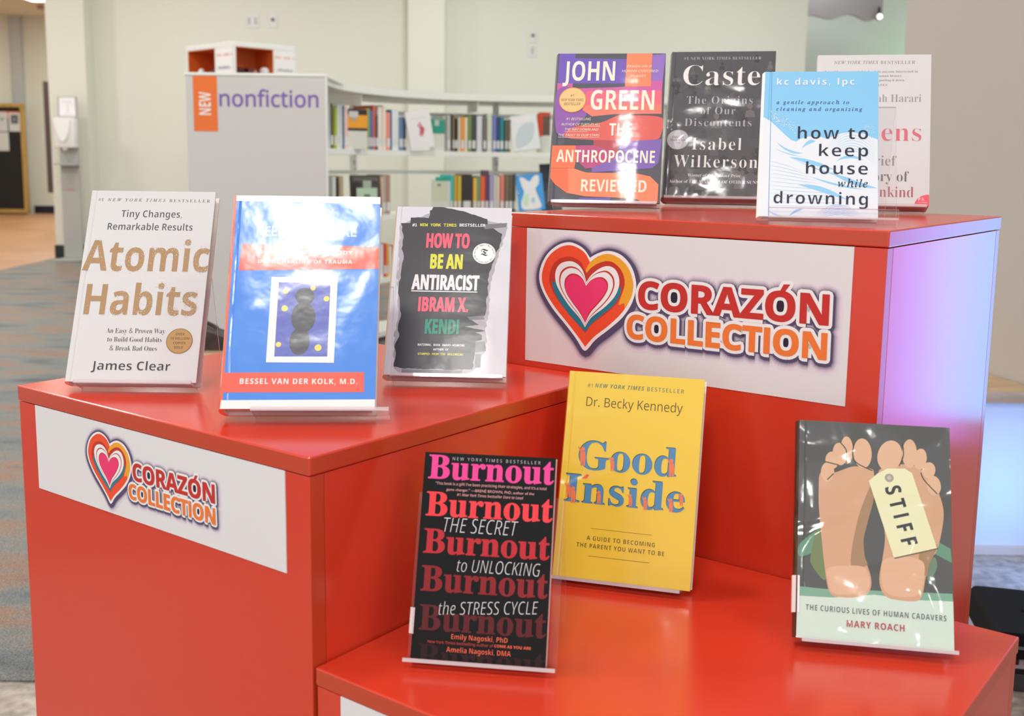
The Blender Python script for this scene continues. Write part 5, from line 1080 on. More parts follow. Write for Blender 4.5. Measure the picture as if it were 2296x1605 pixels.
SHELF_ROWS = [
 (1.012, [
  (-0.836,5.138,0.85,0.0149,0.178,'7fb2dc','light blue'),
  (-0.835,5.209,0.85,0.0101,0.205,'e8ece8','white'),
  (-0.833,5.252,0.85,0.0179,0.208,'6a6a4c','olive brown'),
  (-0.827,5.318,0.85,0.0194,0.19,'a8c03c','lime green'),
  (-0.82,5.37,0.85,0.0157,0.207,'dfe5e2','pale grey'),
  (-0.812,5.408,0.85,0.0158,0.208,'cdd6d4','silver grey'),
  (-0.804,5.442,0.85,0.0106,0.208,'4a6a94','dark blue'),
  (-0.799,5.464,0.85,0.0241,0.207,'e2c0bc','pale pink'),
  (-0.724,5.684,0.85,0.017,0.205,'e0a048','amber'),
  (-0.714,5.709,0.85,0.0143,0.208,'7fb07a','leaf green'),
  (-0.705,5.729,0.85,0.0172,0.198,'5a70b0','mid blue'),
  (-0.694,5.753,0.85,0.0173,0.226,'d0685c','brick red'),
  (-0.683,5.775,0.85,0.0174,0.178,'50504c','charcoal'),
  (-0.672,5.797,0.85,0.0234,0.22,'e6e6e0','cream white'),
  (-0.656,5.826,0.85,0.0147,0.23,'ecd0bc','peach'),
  (-0.647,5.842,0.85,0.0148,0.226,'efe6da','ivory'),
  (-0.635,5.861,0.85,0.0268,0.196,'ee9480','salmon'),
  (-0.616,5.887,0.85,0.009,0.21,'3878a8','azure'),
  (-0.61,5.895,0.85,0.0241,0.211,'e4eaf0','ice white'),
  (-0.593,5.915,0.85,0.0212,0.212,'dce6ee','frosty white'),
  (-0.578,5.933,0.843,0.0334,0.176,'6c8cb0','steel blue'),
  (-0.555,5.959,0.831,0.0181,0.175,'3c4c68','navy'),
  (-0.334,6.154,0.503,0.0205,0.197,'b8bcb8','ash grey'),
  (-0.315,6.165,0.462,0.0101,0.2,'2c2a28','black'),
  (-0.306,6.169,0.456,0.0126,0.198,'8a7858','brown'),
  (-0.294,6.175,0.421,0.0174,0.179,'26282a','jet black'),
  (-0.277,6.183,0.391,0.0148,0.186,'d8d4c0','cream'),
  (-0.262,6.189,0.364,0.0221,0.189,'e89a50','orange'),
  (-0.24,6.197,0.335,0.017,0.187,'ece0c0','buttermilk'),
  (-0.221,6.204,0.306,0.0193,0.2,'7a9458','moss green'),
  (-0.201,6.21,0.28,0.0241,0.205,'4c5050','dark grey'),
  (-0.174,6.218,0.25,0.0311,0.196,'d4d6e0','lilac white'),
  (-0.139,6.227,0.229,0.0191,0.187,'7c7470','taupe grey'),
  (-0.117,6.232,0.205,0.0286,0.212,'ccd4c4','pale sage'),
  (-0.085,6.239,0.158,0.0189,0.203,'7c80c4','violet blue'),
  (-0.065,6.242,0.126,0.0189,0.194,'3c5078','deep navy'),
  (-0.045,6.244,0.098,0.0212,0.192,'2f8890','teal'),
  (-0.018,6.247,0.069,0.0165,0.18,'6c6858','dark taupe'),
  (-0.0,6.248,0.049,0.0141,0.18,'78705e','umber'),
 ]),
 (0.678, [
  (-0.836,5.131,0.85,0.015,0.172,'c86858','brick red'),
  (-0.835,5.202,0.85,0.0204,0.207,'9aa09c','ash grey'),
  (-0.831,5.285,0.85,0.0207,0.202,'d8dcd8','off-white'),
  (-0.823,5.347,0.85,0.0157,0.197,'2e2c2a','black'),
  (-0.815,5.393,0.85,0.0266,0.205,'b0a080','tan'),
  (-0.697,5.746,0.85,0.0233,0.204,'e4e4da','ivory'),
  (-0.681,5.78,0.85,0.0294,0.176,'dcb43c','mustard'),
  (-0.659,5.82,0.85,0.0119,0.192,'e6c0b0','blush'),
  (-0.652,5.834,0.85,0.0209,0.201,'b0b0a4','stone grey'),
  (-0.638,5.857,0.85,0.03,0.206,'b08878','rosy brown'),
  (-0.316,6.164,0.462,0.0178,0.206,'3cc4c8','cyan and green'),
  (-0.297,6.174,0.424,0.0201,0.204,'c8a848','gold'),
  (-0.275,6.184,0.385,0.0199,0.201,'d8bc50','yellow and pink'),
  (-0.253,6.193,0.323,0.0587,0.209,'3c3836','thick black'),
  (-0.191,6.213,0.27,0.0218,0.19,'e8b858','honey yellow'),
  (-0.169,6.219,0.25,0.0169,0.2,'5ca080','jade'),
  (-0.151,6.224,0.234,0.0265,0.2,'ee6a38','bright orange'),
  (-0.124,6.23,0.218,0.0193,0.232,'6a4868','plum'),
  (-0.101,6.235,0.182,0.0239,0.208,'a8a0c8','lavender'),
  (-0.076,6.24,0.152,0.0143,0.205,'d8d8cc','pearl'),
  (-0.059,6.243,0.124,0.0143,0.198,'e8dcc8','bisque'),
  (-0.041,6.245,0.089,0.0237,0.206,'dc8478','coral'),
  (-0.013,6.247,0.061,0.0213,0.211,'7c705c','mink brown'),
  (0.009,6.249,0.042,0.0213,0.211,'686050','dark mink'),
  (0.035,6.25,0.029,0.0118,0.214,'5c6460','slate'),
 ]),
 (0.345, [
  (-0.68,5.781,0.85,0.0207,0.177,'c8d4d8','pale blue'),
  (-0.667,5.807,0.85,0.0239,0.175,'dfe8ea','white'),
  (-0.651,5.835,0.85,0.0211,0.178,'d04848','red'),
  (-0.637,5.858,0.85,0.0151,0.177,'e0b040','yellow'),
  (-0.624,5.876,0.85,0.0183,0.161,'e8e0d8','cream'),
  (-0.612,5.893,0.85,0.0214,0.165,'b05060','crimson'),
 ]),
]
SHELF_PATH = [(-0.804, 4.9), (-0.805, 4.95), (-0.806, 4.999), (-0.806, 5.049), (-0.806, 5.1), (-0.805, 5.154), (-0.805, 5.21), (-0.802, 5.266), (-0.797, 5.32), (-0.789, 5.372), (-0.778, 5.422), (-0.765, 5.473), (-0.75, 5.525), (-0.732, 5.581), (-0.711, 5.638), (-0.688, 5.695), (-0.664, 5.746), (-0.642, 5.79), (-0.62, 5.828), (-0.595, 5.866), (-0.56, 5.908), (-0.514, 5.959), (-0.459, 6.016), (-0.4, 6.07), (-0.341, 6.115), (-0.282, 6.147), (-0.222, 6.172), (-0.161, 6.19), (-0.1, 6.205), (-0.039, 6.215), (0.022, 6.219), (0.084, 6.221), (0.146, 6.222), (0.207, 6.223), (0.266, 6.223), (0.33, 6.222), (0.4, 6.222), (0.481, 6.222), (0.569, 6.222), (0.66, 6.222), (0.75, 6.222), (0.838, 6.222), (0.925, 6.222), (1.012, 6.222), (1.1, 6.222)]

# ------------------------------------------------------------------ materials
RED = mat('red_laminate', (0.71, 0.048, 0.020), 0.20, 0.75)
RED_EDGE = mat('red_edge_banding', (0.57, 0.055, 0.017), 0.25, 0.7)
WALL = mat('cream_wall_paint', (0.735, 0.75, 0.665), 0.75, 0.25)
WALLR = mat('grey_wall_paint', (0.52, 0.48, 0.445), 0.75, 0.25)
PALE = mat('pale_blue_paint', (0.70, 0.76, 0.75), 0.6, 0.3)
CEILM = mat('ceiling_paint', (0.80, 0.74, 0.62), 0.85, 0.2)
BLACKBASE = mat('black_vinyl', (0.012, 0.016, 0.024), 0.5)
WHITEM = mat('white_metal', (0.89, 0.92, 0.865), 0.45, 0.4)
GREYPANEL = mat('grey_panel', (0.66, 0.655, 0.645), 0.5, 0.35)
PAPER = mat('white_paper', (0.80, 0.78, 0.80), 0.55, 0.3)
PAGES = mottled('page_edges', [(0.62, 0.56, 0.53), (0.78, 0.73, 0.70)], 60, 0.8, (1, 14, 0.05), 3)
ACR = clear_plastic('clear_acrylic', (0.99, 0.99, 0.995), 0.012)
ACR_EDGE = clear_plastic('acrylic_cut_edge', (0.95, 0.93, 0.95), 0.52, (0.86, 0.82, 0.85))
DARK = mat('dark_plastic', (0.012, 0.012, 0.014), 0.55)
CARPET = mottled('carpet', [(0.055, 0.055, 0.058), (0.125, 0.150, 0.158), (0.175, 0.175, 0.162), (0.25, 0.145, 0.10), (0.10, 0.112, 0.118)], 2.3, 0.62, (1.0, 2.6, 1), 5, (0.30, 0.70), fine=(260, 0.5), spec=0.5, rot=0.5)
WOODFLOOR = mottled('wood_floor', [(0.36, 0.17, 0.075), (0.55, 0.29, 0.14), (0.47, 0.22, 0.09)], 1.6, 0.4, (0.4, 3.5, 1), 5)
CONCRETE = mottled('polished_concrete', [(0.25, 0.21, 0.17), (0.33, 0.285, 0.235), (0.285, 0.24, 0.195)], 9, 0.28, (1, 1, 1), 8, fine=(38, 0.4))
TIMBER = mottled('pale_timber', [(0.42, 0.29, 0.17), (0.58, 0.43, 0.27)], 6, 0.5, (1, 9, 9), 4)
def print_mat(film, amp=1.0, bulge=0.0, bx=0.07, rough=0.10):
    """printed paper; film = weight of the clear jacket over it, amp = how crumpled, bulge = bowing across the board"""
    def f(h):
        n = 'print_%s_%d_%d_%d_%d' % (h, int(film * 100), int(amp * 10), int(bulge * 10), int(rough * 100))
        if n in MATS: return MATS[n]
        m = mat(n, h, 0.42 if film > 0.1 else 0.55, 0.35 if film > 0.1 else 0.18, coat=film)
        nt = m.node_tree; b = nt.nodes['Principled BSDF']
        b.inputs['Coat Roughness'].default_value = rough
        if film > 0.4:
            N = nt.nodes.new; L = nt.links.new
            tc = N('ShaderNodeTexCoord')
            a = N('ShaderNodeTexNoise'); a.inputs['Scale'].default_value = 13; a.inputs['Detail'].default_value = 1.2; a.inputs['Distortion'].default_value = 0.8
            d = N('ShaderNodeTexNoise'); d.inputs['Scale'].default_value = 52; d.inputs['Detail'].default_value = 2
            p1 = N('ShaderNodeBump'); p1.inputs['Distance'].default_value = 0.0032 * amp; p1.inputs['Strength'].default_value = 1
            p2 = N('ShaderNodeBump'); p2.inputs['Distance'].default_value = 0.00025; p2.inputs['Strength'].default_value = 1
            L(tc.outputs['Object'], a.inputs['Vector']); L(tc.outputs['Object'], d.inputs['Vector'])
            L(a.outputs['Fac'], p1.inputs['Height']); L(d.outputs['Fac'], p2.inputs['Height']); L(p1.outputs['Normal'], p2.inputs['Normal'])
            last = p2
            if bulge:
                sx = N('ShaderNodeSeparateXYZ'); sb = N('ShaderNodeMath'); sb.operation = 'SUBTRACT'; sb.inputs[1].default_value = bx
                sq = N('ShaderNodeMath'); sq.operation = 'MULTIPLY'; p3 = N('ShaderNodeBump'); p3.inputs['Distance'].default_value = bulge; p3.inputs['Strength'].default_value = 1; p3.invert = True
                L(tc.outputs['Object'], sx.inputs[0]); L(sx.outputs['X'], sb.inputs[0]); L(sb.outputs[0], sq.inputs[0]); L(sb.outputs[0], sq.inputs[1]); L(sq.outputs[0], p3.inputs['Height']); L(p2.outputs['Normal'], p3.inputs['Normal']); last = p3
            L(last.outputs['Normal'], b.inputs['Coat Normal'])
        return m
    return f
flat_print = print_mat(0.0)

# ------------------------------------------------------------------ setting
def slab(name, x0, x1, y0, y1, z0, z1, m, label, cat):
    b = MB(); b.box(x0, x1, y0, y1, z0, z1, m); o = b.build(name); structure(o, label, cat); return o
b = MB(); b.prism([(-1.9, -2.2), (3.4, -2.2), (3.4, 3.6), (-0.6, 3.6), (-0.6, 1.926), (-1.9, 1.926)], -0.1, 0.0, CONCRETE); structure(b.build('floor'), 'polished speckled concrete floor under the red display', 'floor')
b = MB(); b.prism([(-4.25, -2.2), (-1.9, -2.2), (-1.9, 1.926), (-0.6, 1.926), (-0.6, 3.6), (3.4, 3.6), (3.4, 10.6), (-4.25, 10.6)], -0.1, 0.003, CARPET); structure(b.build('floor_carpet'), 'grey and rust streaked carpet tiles behind the display', 'carpet')
slab('floor_wood', -14, -4.25, 6.0, 19.5, -0.1, 0.002, WOODFLOOR, 'orange brown wood floor beyond the column', 'floor')
slab('floor_corridor', -4.25, 6, 10.6, 19.5, -0.1, 0.0, WOODFLOOR, 'wood floor behind the back wall', 'floor')
slab('ceiling', -14, 6, -2.2, 19.5, CEIL, CEIL + 0.12, CEILM, 'cream ceiling of the hall', 'ceiling')
slab('wall_back', -3.90, 2.775, 10.6, 10.75, 0, CEIL, WALL, 'long cream wall behind the bookcase', 'wall')
slab('trim_1', -4.245, -3.895, 10.38, 10.78, 0, CEIL, WALL, 'cream column beside the sanitiser stand', 'column')
slab('trim_2', -0.93, -0.592, 10.40, 10.60, 0, CEIL, WALL, 'cream pilaster on the back wall above the bookcase', 'pilaster')
slab('baseboard_column', -4.255, -3.885, 10.368, 10.38, 0, 0.125, BLACKBASE, 'dark baseboard of the cream column', 'baseboard')
slab('baseboard_back', -3.885, 2.775, 10.585, 10.6, 0, 0.125, BLACKBASE, 'dark baseboard along the back wall', 'baseboard')
slab('wall_far', -7.9, 3.2, 18.3, 18.45, 0, CEIL, WALL, 'pale wall at the far end of the corridor', 'wall')
slab('baseboard_far', -7.8, 3.2, 18.27, 18.3, 0, 0.125, BLACKBASE, 'black baseboard of the far wall', 'baseboard')
b = MB(); b.prism([(-7.97, 18.30), (-7.97, 18.45), (-12.0, 14.4), (-11.9, 14.3)], 0, CEIL, WALL); structure(b.build('wall_left'), 'slanting cream wall behind the notice board', 'wall')
slab('trim_3', -8.03, -7.86, 18.2, 18.32, 0, CEIL, mat('grey_steel', (0.52, 0.55, 0.56), 0.5), 'narrow grey steel strip where the far walls meet', 'trim')
slab('trim_4', -5.775, -5.70, 13.95, 14.05, 0.49, 1.86, mat('dark_brown_wood', (0.07, 0.045, 0.038), 0.5), 'narrow dark brown strip beside the column', 'trim')
# right side: grey wall, recess and soffit
b = MB(); b.prism([(1.172, 3.36), (1.285, 2.925), (2.05, -0.2), (2.17, -0.2), (1.405, 2.925), (1.292, 3.36)], 0, CEIL, WALLR); structure(b.build('wall_right'), 'grey wall to the right above the timber bench', 'wall')
slab('wall_recess', 2.6, 5.4, 12.5, 12.62, 0, CEIL, PALE, 'pale blue wall of the recess behind the open book display', 'wall')
def wavy(name, x0, x1, y, zt, zb, amp, m):
    n = 24; pts = [(x0, zt)] + [(x0 + (x1 - x0) * i / n, zb + amp * math.sin(i * 0.55) * (0.35 + i / n)) for i in range(n + 1)] + [(x1, zt)]
    q = MB(); mx = Matrix(((1, 0, 0, 0), (0, 0, -1, y), (0, 1, 0, 0), (0, 0, 0, 1)))
    q.prism(pts, -0.03, 0.03, m, mx); return q.build(name)
vb = wavy('fabric_valance', 3.06, 3.92, 12.0, 2.75, 2.50, 0.03, mat('lilac_grey_cloth', (0.40, 0.38, 0.42), 0.85))
tag(vb, 'lilac grey cloth valance across the top of the pale recess', 'valance')
sp = thing('spotlight', 'small bright spotlight under the valance in the recess', 'spotlight', (3.87, 11.9, 2.50))
b = MB(); b.cyl((0, 0, 0), (0, 0.05, 0), 0.035, mat('spot_body', (0.3, 0.3, 0.3), 0.4)); b.build('lamp_housing', sp)
b = MB(); b.cyl((0, -0.004, 0), (0, -0.001, 0), 0.028, mat('spot_glow', (0.9, 0.9, 0.9), 0.5, emit=(1, 0.98, 1), estr=2.0)); b.build('lamp_lens', sp)
b = MB(); b.box(-0.01, 0.01, 0.02, 0.04, 0.03, 0.1, DARK); b.build('bracket', sp)
slab('trim_5', 2.78, 3.05, 12.44, 12.5, 2.19, 2.225, WHITEM, 'pale rail on the recess wall', 'trim')

# bench along the right wall with a lit white front
bench = thing('timber_bench', 'low bench with pale timber top and white front glowing blue', 'bench', (0, 0, 0))
BY = 2.68
b = MB(); b.prism([(0.92, BY - 0.015), (1.338, BY - 0.015), (1.279, 2.93), (1.172, 3.34), (0.92, 3.34)], 0.391, 0.421, TIMBER, capm=TIMBER); b.build('bench_top', bench)
b = MB(); b.prism([(0.93, BY), (1.334, BY), (1.275, 2.93), (1.17, 3.33), (0.93, 3.33)], 0.02, 0.391, mat('bench_white', (0.62, 0.66, 0.74), 0.5)); b.build('front_panel', bench)
b = MB(); b.prism([(0.92, BY - 0.012), (1.337, BY - 0.012), (1.334, BY), (0.92, BY)], 0.0, 0.022, mat('bench_kick', (0.60, 0.50, 0.42), 0.5)); b.build('kick_strip', bench)

# ------------------------------------------------------------------ ceiling light in view
cl = thing('ceiling_light', 'bright square ceiling light above the far corridor', 'ceiling light', (-6.57, 16.08, CEIL))
b = MB(); b.box(-0.33, 0.33, -0.33, 0.33, -0.02, -0.001, WHITEM); b.build('frame', cl)
b = MB(); b.box(-0.29, 0.29, -0.29, 0.29, -0.026, -0.0205, mat('diffuser_glow', (0.9, 0.9, 0.9), 0.5, emit=(1, 0.98, 0.93), estr=5.0)); b.build('diffuser', cl)
sd = thing('smoke_detector', 'small brown round detector on the ceiling near the column', 'smoke detector', (-6.97, 17.0, CEIL))
b = MB(); b.cyl((0, 0, -0.05), (0, 0, -0.001), 0.09, mat('detector_brown', (0.42, 0.27, 0.17), 0.6), 20); b.build('casing', sd)

# wall plates on the back wall
def wall_plate(x, z, w, h, y, label, kind):
    t = thing('wall_plate', label, 'wall plate', (x, y, z), group='plates on the cream wall')
    m = mat('plate_white', (0.72, 0.72, 0.70), 0.4)
    q = MB(); q.box(-w / 2, w / 2, -0.006, -0.0005, -h / 2, h / 2, m, bevel=0.002); q.build('cover_plate', t)
    g = mat('plate_grey', (0.50, 0.51, 0.50), 0.4)
    if kind == 'double':
        for dx in (-0.03, 0.03):
            q = MB(); q.box(dx - 0.012, dx + 0.012, -0.010, -0.0065, -0.03, 0.03, g); q.build('rocker', t)
    elif kind == 'knob':
        q = MB(); q.cyl((0, -0.02, 0.01), (0, -0.0065, 0.01), 0.014, mat('knob_dark', (0.12, 0.12, 0.12), 0.4)); q.build('knob', t)
    else:
        q = MB(); q.box(-0.012, 0.012, -0.010, -0.0065, -0.03, 0.03, g); q.build('rocker', t)
wall_plate(-2.40, 2.221, 0.125, 0.125, 10.6, 'double light switch plate high on the cream wall', 'double')
wall_plate(-2.209, 2.226, 0.085, 0.125, 10.6, 'single plate with a dark knob right of the double switch', 'knob')
wall_plate(0.219, 2.112, 0.075, 0.115, 10.6, 'upper plate with small knob, right of the pilaster', 'knob')
wall_plate(0.217, 1.985, 0.075, 0.115, 10.6, 'lower plate with one rocker, right of the pilaster', 'single')

# ------------------------------------------------------------------ red display risers
RX, RY, RROT = -0.17704, 0.97259, -0.648498
RMAT = Matrix.Translation((RX, RY, 0)) @ Matrix.Rotation(RROT, 4, 'Z')
TLID = 0.018
def logo_print(parent, x0, z0, sc, y):
    """the heart emblem and the two lines of lettering; x0, z0 in mm on the sign, sc scales the artwork"""
    P = Print(flat_print, 0.000035, y)
    A = ART['logo']
    T = [i for i in A if i[0] == 't']; hs = [i for i in A if i[0] in 'hp' and i[1] != 'c03430']; acc = [i for i in A if i[0] == 'p' and i[1] == 'c03430'][0]
    P.matf = flat_print
    X = lambda q: [(x0 + q[i] * sc, z0 + q[i + 1] * sc) for i in range(0, len(q), 2)]
    out = curve(X(hs[0][2]), 6, sharp_tip=True)
    base = lin('e2d8e2'); dk = lin('46385f')
    def tl(i): return (i[1], i[2], None, x0 + i[4] * sc, z0 + i[5] * sc, i[6] * sc, i[7] * sc, i[8] if len(i) > 8 else 0, 0.016, 0.97)
    accp = X(acc[2])
    n = 9
    for k in range(n):                                   # soft printed halo, widest and palest first
        f = (k + 1) / n; r = (14.5 - 9.2 * f) * sc; f2 = 0.95 * f ** 1.9
        h = ''.join('%02x' % int(255 * (1.055 * (c0 * (1 - f2) + c1 * f2) ** (1 / 2.4) - .055)) for c0, c1 in zip(base, dk))
        P.next()
        m = flat_print(h)
        for i in range(0, len(out)): P.seg((out[i][0] + 1.0 * sc, out[i][1] - 2.4 * sc), (out[(i + 1) % len(out)][0] + 1.0 * sc, out[(i + 1) % len(out)][1] - 2.4 * sc), r, m)
        y = P.y
        for i in T:
            a = tl(i); P.y = y + P.step; P.stroke_text(a[0], a[1], h, a[3], a[4], a[5], a[6], a[7], a[8], a[9], r + 0.5 * sc, 0.9 * sc, -1.9 * sc)
        P.y = y
    for i in T:
        a = tl(i); P.counters(a[0], a[1], '2e2838', a[3], a[4], a[5], a[6], a[7])
    for i in T:
        a = tl(i); P.stroke_text(a[0], a[1], 'efe6ee', a[3], a[4], a[5], a[6], a[7], a[8], a[9], 3.9 * sc); P.y += P.step
    P.next(); m = flat_print('efe6ee')
    for i in range(len(accp)): P.seg(accp[i], accp[(i + 1) % len(accp)], 4.0 * sc, m)
    for i in hs:
        pts = X(i[2]); P.poly(i[1], curve(pts, 6, sharp_tip=True) if i[0] == 'h' else pts)
    for i in T:
        a = tl(i); P.text(a[0], a[1], i[3], a[3], a[4], a[5], a[6], a[7], a[8], a[9])
    P.poly('c03430', accp)
    P.build('emblem_print', parent)

def riser(name_label, x0, x1, y0, y1, ztop, sign):
    cx, cy = (x0 + x1) / 2, (y0 + y1) / 2
    loc = RMAT @ Vector((cx, cy, 0))
    t = thing('display_riser', name_label, 'display riser', loc, (0, 0, RROT), 'red display risers')
    X0, X1, Y0, Y1 = x0 - cx, x1 - cx, y0 - cy, y1 - cy
    zl = ztop - TLID; i = 0.0012
    q = MB(); q.box(X0, X1, Y0, Y1, zl, ztop, RED, bevel=0.0016, sides={k: RED_EDGE for k in ('-x', '+x', '-y', '+y')}); q.build('top_panel', t)
    zb = zl - 0.0009; p = 0.018
    q = MB(); q.box(X0 + i, X1 - i, Y0 + i, Y0 + i + p, 0.0, zb, RED, bevel=0.0006, sides={'-x': RED_EDGE, '+x': RED_EDGE}); q.build('front_panel', t)
    q = MB(); q.box(X0 + i, X1 - i, Y1 - i - p, Y1 - i, 0.0, zb, RED, bevel=0.0006, sides={'-x': RED_EDGE, '+x': RED_EDGE}); q.build('back_panel', t)
    for a in (X0 + i, X1 - i - p):
        q = MB(); q.box(a, a + p, Y0 + i + p + 0.0006, Y1 - i - p - 0.0006, 0.0, zb, RED, bevel=0.0005); q.build('side_panel', t)
    s0, s1, z0, z1, lx, lz, sc = sign
    sg = thing_part('sign_panel', t, (s0 - cx, Y0 + i - 0.0012, z0), s1 - s0, z1 - z0)
    logo_print(sg, lx, lz, sc, -0.0001)
    return t
def thing_part(name, parent, loc, w, h):
    q = MB(); q.box(0, w, 0, 0.0011, 0, h, PAPER); o = q.build(name, parent); o.location = loc
    o['label'] = 'white printed sign with heart emblem'
    return o
ZM, ZT, ZL = 0.70, 0.9014, 0.4972
riser('middle height red riser with the smaller sign, nearest on the left', -0.5, 0.0, 0.0, 0.496, ZM, (-0.4627, -0.0337, ZM - 0.118, ZM - 0.0185, 92.2, -2.6, 0.571))
riser('tallest red riser with the large sign, at the back right', -0.155, 0.3483, 0.4975, 0.966, ZT, (-0.1221, 0.3118, ZM + 0.0077, ZM + 0.1825, 0, 0, 1.0))
riser('lowest red riser in front carrying the black and yellow books', 0.0006, 0.506, 0.0031, 0.4968, ZL, (0.034, 0.463, ZL - 0.118, ZL - 0.0185, 92.2, -2.6, 0.571))

# ------------------------------------------------------------------ books on acrylic stands
def spine_round(T, n=6, d=0.0035):
    return [(-d * math.sin(math.pi * i / n), T * i / n) for i in range(n + 1)]
def show_book(key, label, loc, yaw, lean, w, h, T, base, spine=None, film=1.0, soft=False, pages=None, label_strip=None, zt=0.0, stand=(0.0, 0.14), slabel='', lip=0.0004, hs=0.15, hinge=True):
    rot = (-lean, 0, yaw)
    root = thing('paperback_book' if soft else 'hardcover_book', label, 'book', loc, rot, 'books on show on the red risers')
    pm = print_mat(*film) if isinstance(film, tuple) else print_mat(film); film = film[0] if isinstance(film, tuple) else film; cm = pm(base); sm = pm(spine or base)
    t = 0.0006 if soft else 0.0026
    # cover: one folded C shape of front board, rounded spine and back board
    q = MB()
    sr = spine_round(T, 6, 0.0008 if soft else 0.0035)
    outer = [(w, 0.0), (0.008, 0.0)] + ([(0.0065, 0.0007), (0.005, 0.0)] if (hinge and not soft) else []) + sr[0:] + [(w, T)]
    inner = [(w, T - t), (0.004, T - t), (0.0015, T * 0.5), (0.004, t), (w, t)]
    pts = outer + inner
    n = len(pts); no = len(outer); ns = 2 + (2 if (hinge and not soft) else 0)
    A = [q.bm.verts.new((x, y, 0)) for x, y in pts]; B = [q.bm.verts.new((x, y, h)) for x, y in pts]
    for i in range(n):
        m = sm if (ns <= i < no - 2) else cm
        if i >= no: m = pm('e9e6e2')
        q.face([A[i], A[(i + 1) % n], B[(i + 1) % n], B[i]], m)
    q.face(A[::-1], sm); q.face(B, cm)
    cover = q.build('dust_jacket' if (film > 0.4 and not soft) else 'cover', root)
    # page block with hollowed fore edge
    g = 0.0004; iy0, iy1 = t + g, T - t - g; e = 0.0 if soft else 0.0035; xr = w - (0.0004 if soft else 0.004)
    q = MB(); k = 6
    fore = [(xr - (0.0 if soft else 0.0016 * math.sin(math.pi * i / k)), iy0 + (iy1 - iy0) * i / k) for i in range(k + 1)]
    q.prism([(0.0045, iy0)] + fore + [(0.0045, iy1), (0.0025, T / 2)], e + (0.0003 if soft else 0), h - e - (0.0003 if soft else 0), pages or PAGES); q.build('page_block', root)
    # printed front
    P = Print(pm); P.art(ART[key]); P.clip(w, h); P.build('cover_print', cover)
    if label_strip:
        z0, z1, wd, y1 = label_strip
        q = MB(); lm = print_mat(0.3)('f2f0f2')
        d = 0.0042
        q.prism([(wd, -0.0009), (0.001, -0.0009), (-d, T * 0.3), (-d, T * 0.7), (-d + 0.0004, T * 0.7), (-d + 0.0004, T * 0.3), (0.0012, -0.0006), (wd, -0.0006)], z0, z1, lm); o = q.build('spine_label', root); o['label'] = 'white paper call number label'
    # the clear stand, bent from one sheet: ledge, back plate, rear leg
    x0, x1 = stand
    st = thing('book_stand', slabel, 'book stand', loc, rot, 'clear stands under the books on show')
    yb = T + 0.0007; th = 0.0028
    q = MB(); q.box(x0, x1, yb, yb + th, 0.0, hs, ACR, sides={k: ACR_EDGE for k in ('-x', '+x', '+z')}); q.build('back_plate', st)
    q = MB(); q.box(x0, x1, -0.004, yb + th, -th - 0.0004, -0.0004, ACR, sides={k: ACR_EDGE for k in ('-y', '-x', '+x')})
    q.build('ledge', st)
    if lip > 0:
        q = MB(); q.box(x0, x1, -0.0072, -0.0042, -th - 0.0004, lip, ACR, sides={k: ACR_EDGE for k in ('+z', '-x', '+x')} if lip > 0.006 else {k: ACR_EDGE for k in ('+z', '-x', '+x', '-y')}); q.build('front_lip', st)
    dz = zt - loc[2]; D = hs * math.sin(lean) + 0.06
    fy, fz = D * math.cos(lean) - math.sin(lean) * dz, D * math.sin(lean) + math.cos(lean) * dz
    a = Vector((yb + th, hs)); c = Vector((fy, fz + 0.0)); d = (c - a).normalized(); nn = Vector((-d.y, d.x)) * th
    q = MB(); mx = Matrix(((0, 0, 1, 0), (1, 0, 0, 0), (0, 1, 0, 0), (0, 0, 0, 1)))
    q.prism([(a.x, a.y), (c.x, c.y), (c.x + nn.x, c.y + nn.y), (a.x + nn.x, a.y + nn.y)], x0, x1, ACR, mx, ACR_EDGE); q.build('rear_leg', st)
    return root

show_book('atomic', 'white hardcover with two speckled gold title words, leftmost on the middle riser', (-0.5036, 1.2376, 0.7131), 0.0, 0.4734, 0.1497, 0.2402, 0.021, 'd3d2d4', film=0.8, zt=ZM, stand=(0.012, 0.146), slabel='clear book stand under the white hardcover with gold title words')
show_book('body', 'blue hardcover with red bands and framed picture, glare near its top', (-0.2887, 1.0905, 0.7172), 0.052, 0.475, 0.1565, 0.2372, 0.030, '3f83e0', spine='e8623c', film=(1.0, 0.55, 0.12, 0.06, 0.145), zt=ZM, stand=(0.032, 0.171), slabel='clear book stand under the blue hardcover with red bands', hs=0.145)
show_book('anti', 'white hardcover with torn black panel and pink, yellow and green words', (-0.1446, 1.2924, 0.7149), -0.0435, 0.5439, 0.1454, 0.2274, 0.022, 'd2d0d9', spine='c8b890', film=(0.42, 0.5, 0.5, 0.11, 0.2), zt=ZM, stand=(0.008, 0.142), slabel='clear book stand under the white hardcover with torn black panel', hs=0.13)
show_book('green', 'purple and orange swirled hardcover, leftmost on the tallest riser', (0.0577, 1.5541, 0.9132), -0.1579, 0.385, 0.1543, 0.2261, 0.022, '4a4c58', spine='3c2c38', film=(0.85, 0.7, 1.6, 0.112, 0.13), zt=ZT, stand=(0.004, 0.150), slabel='clear book stand under the purple and orange swirled hardcover')
show_book('caste', 'dark grey crowd photo hardcover with large white serif title', (0.2381, 1.7093, 0.9165), -0.2222, 0.4268, 0.1614, 0.2496, 0.028, '4e4d54', spine='38383c', film=(1.0, 2.7, 0.0, 0.0, 0.13), zt=ZT, stand=(0.003, 0.158), slabel='clear book stand under the dark grey crowd photo hardcover')
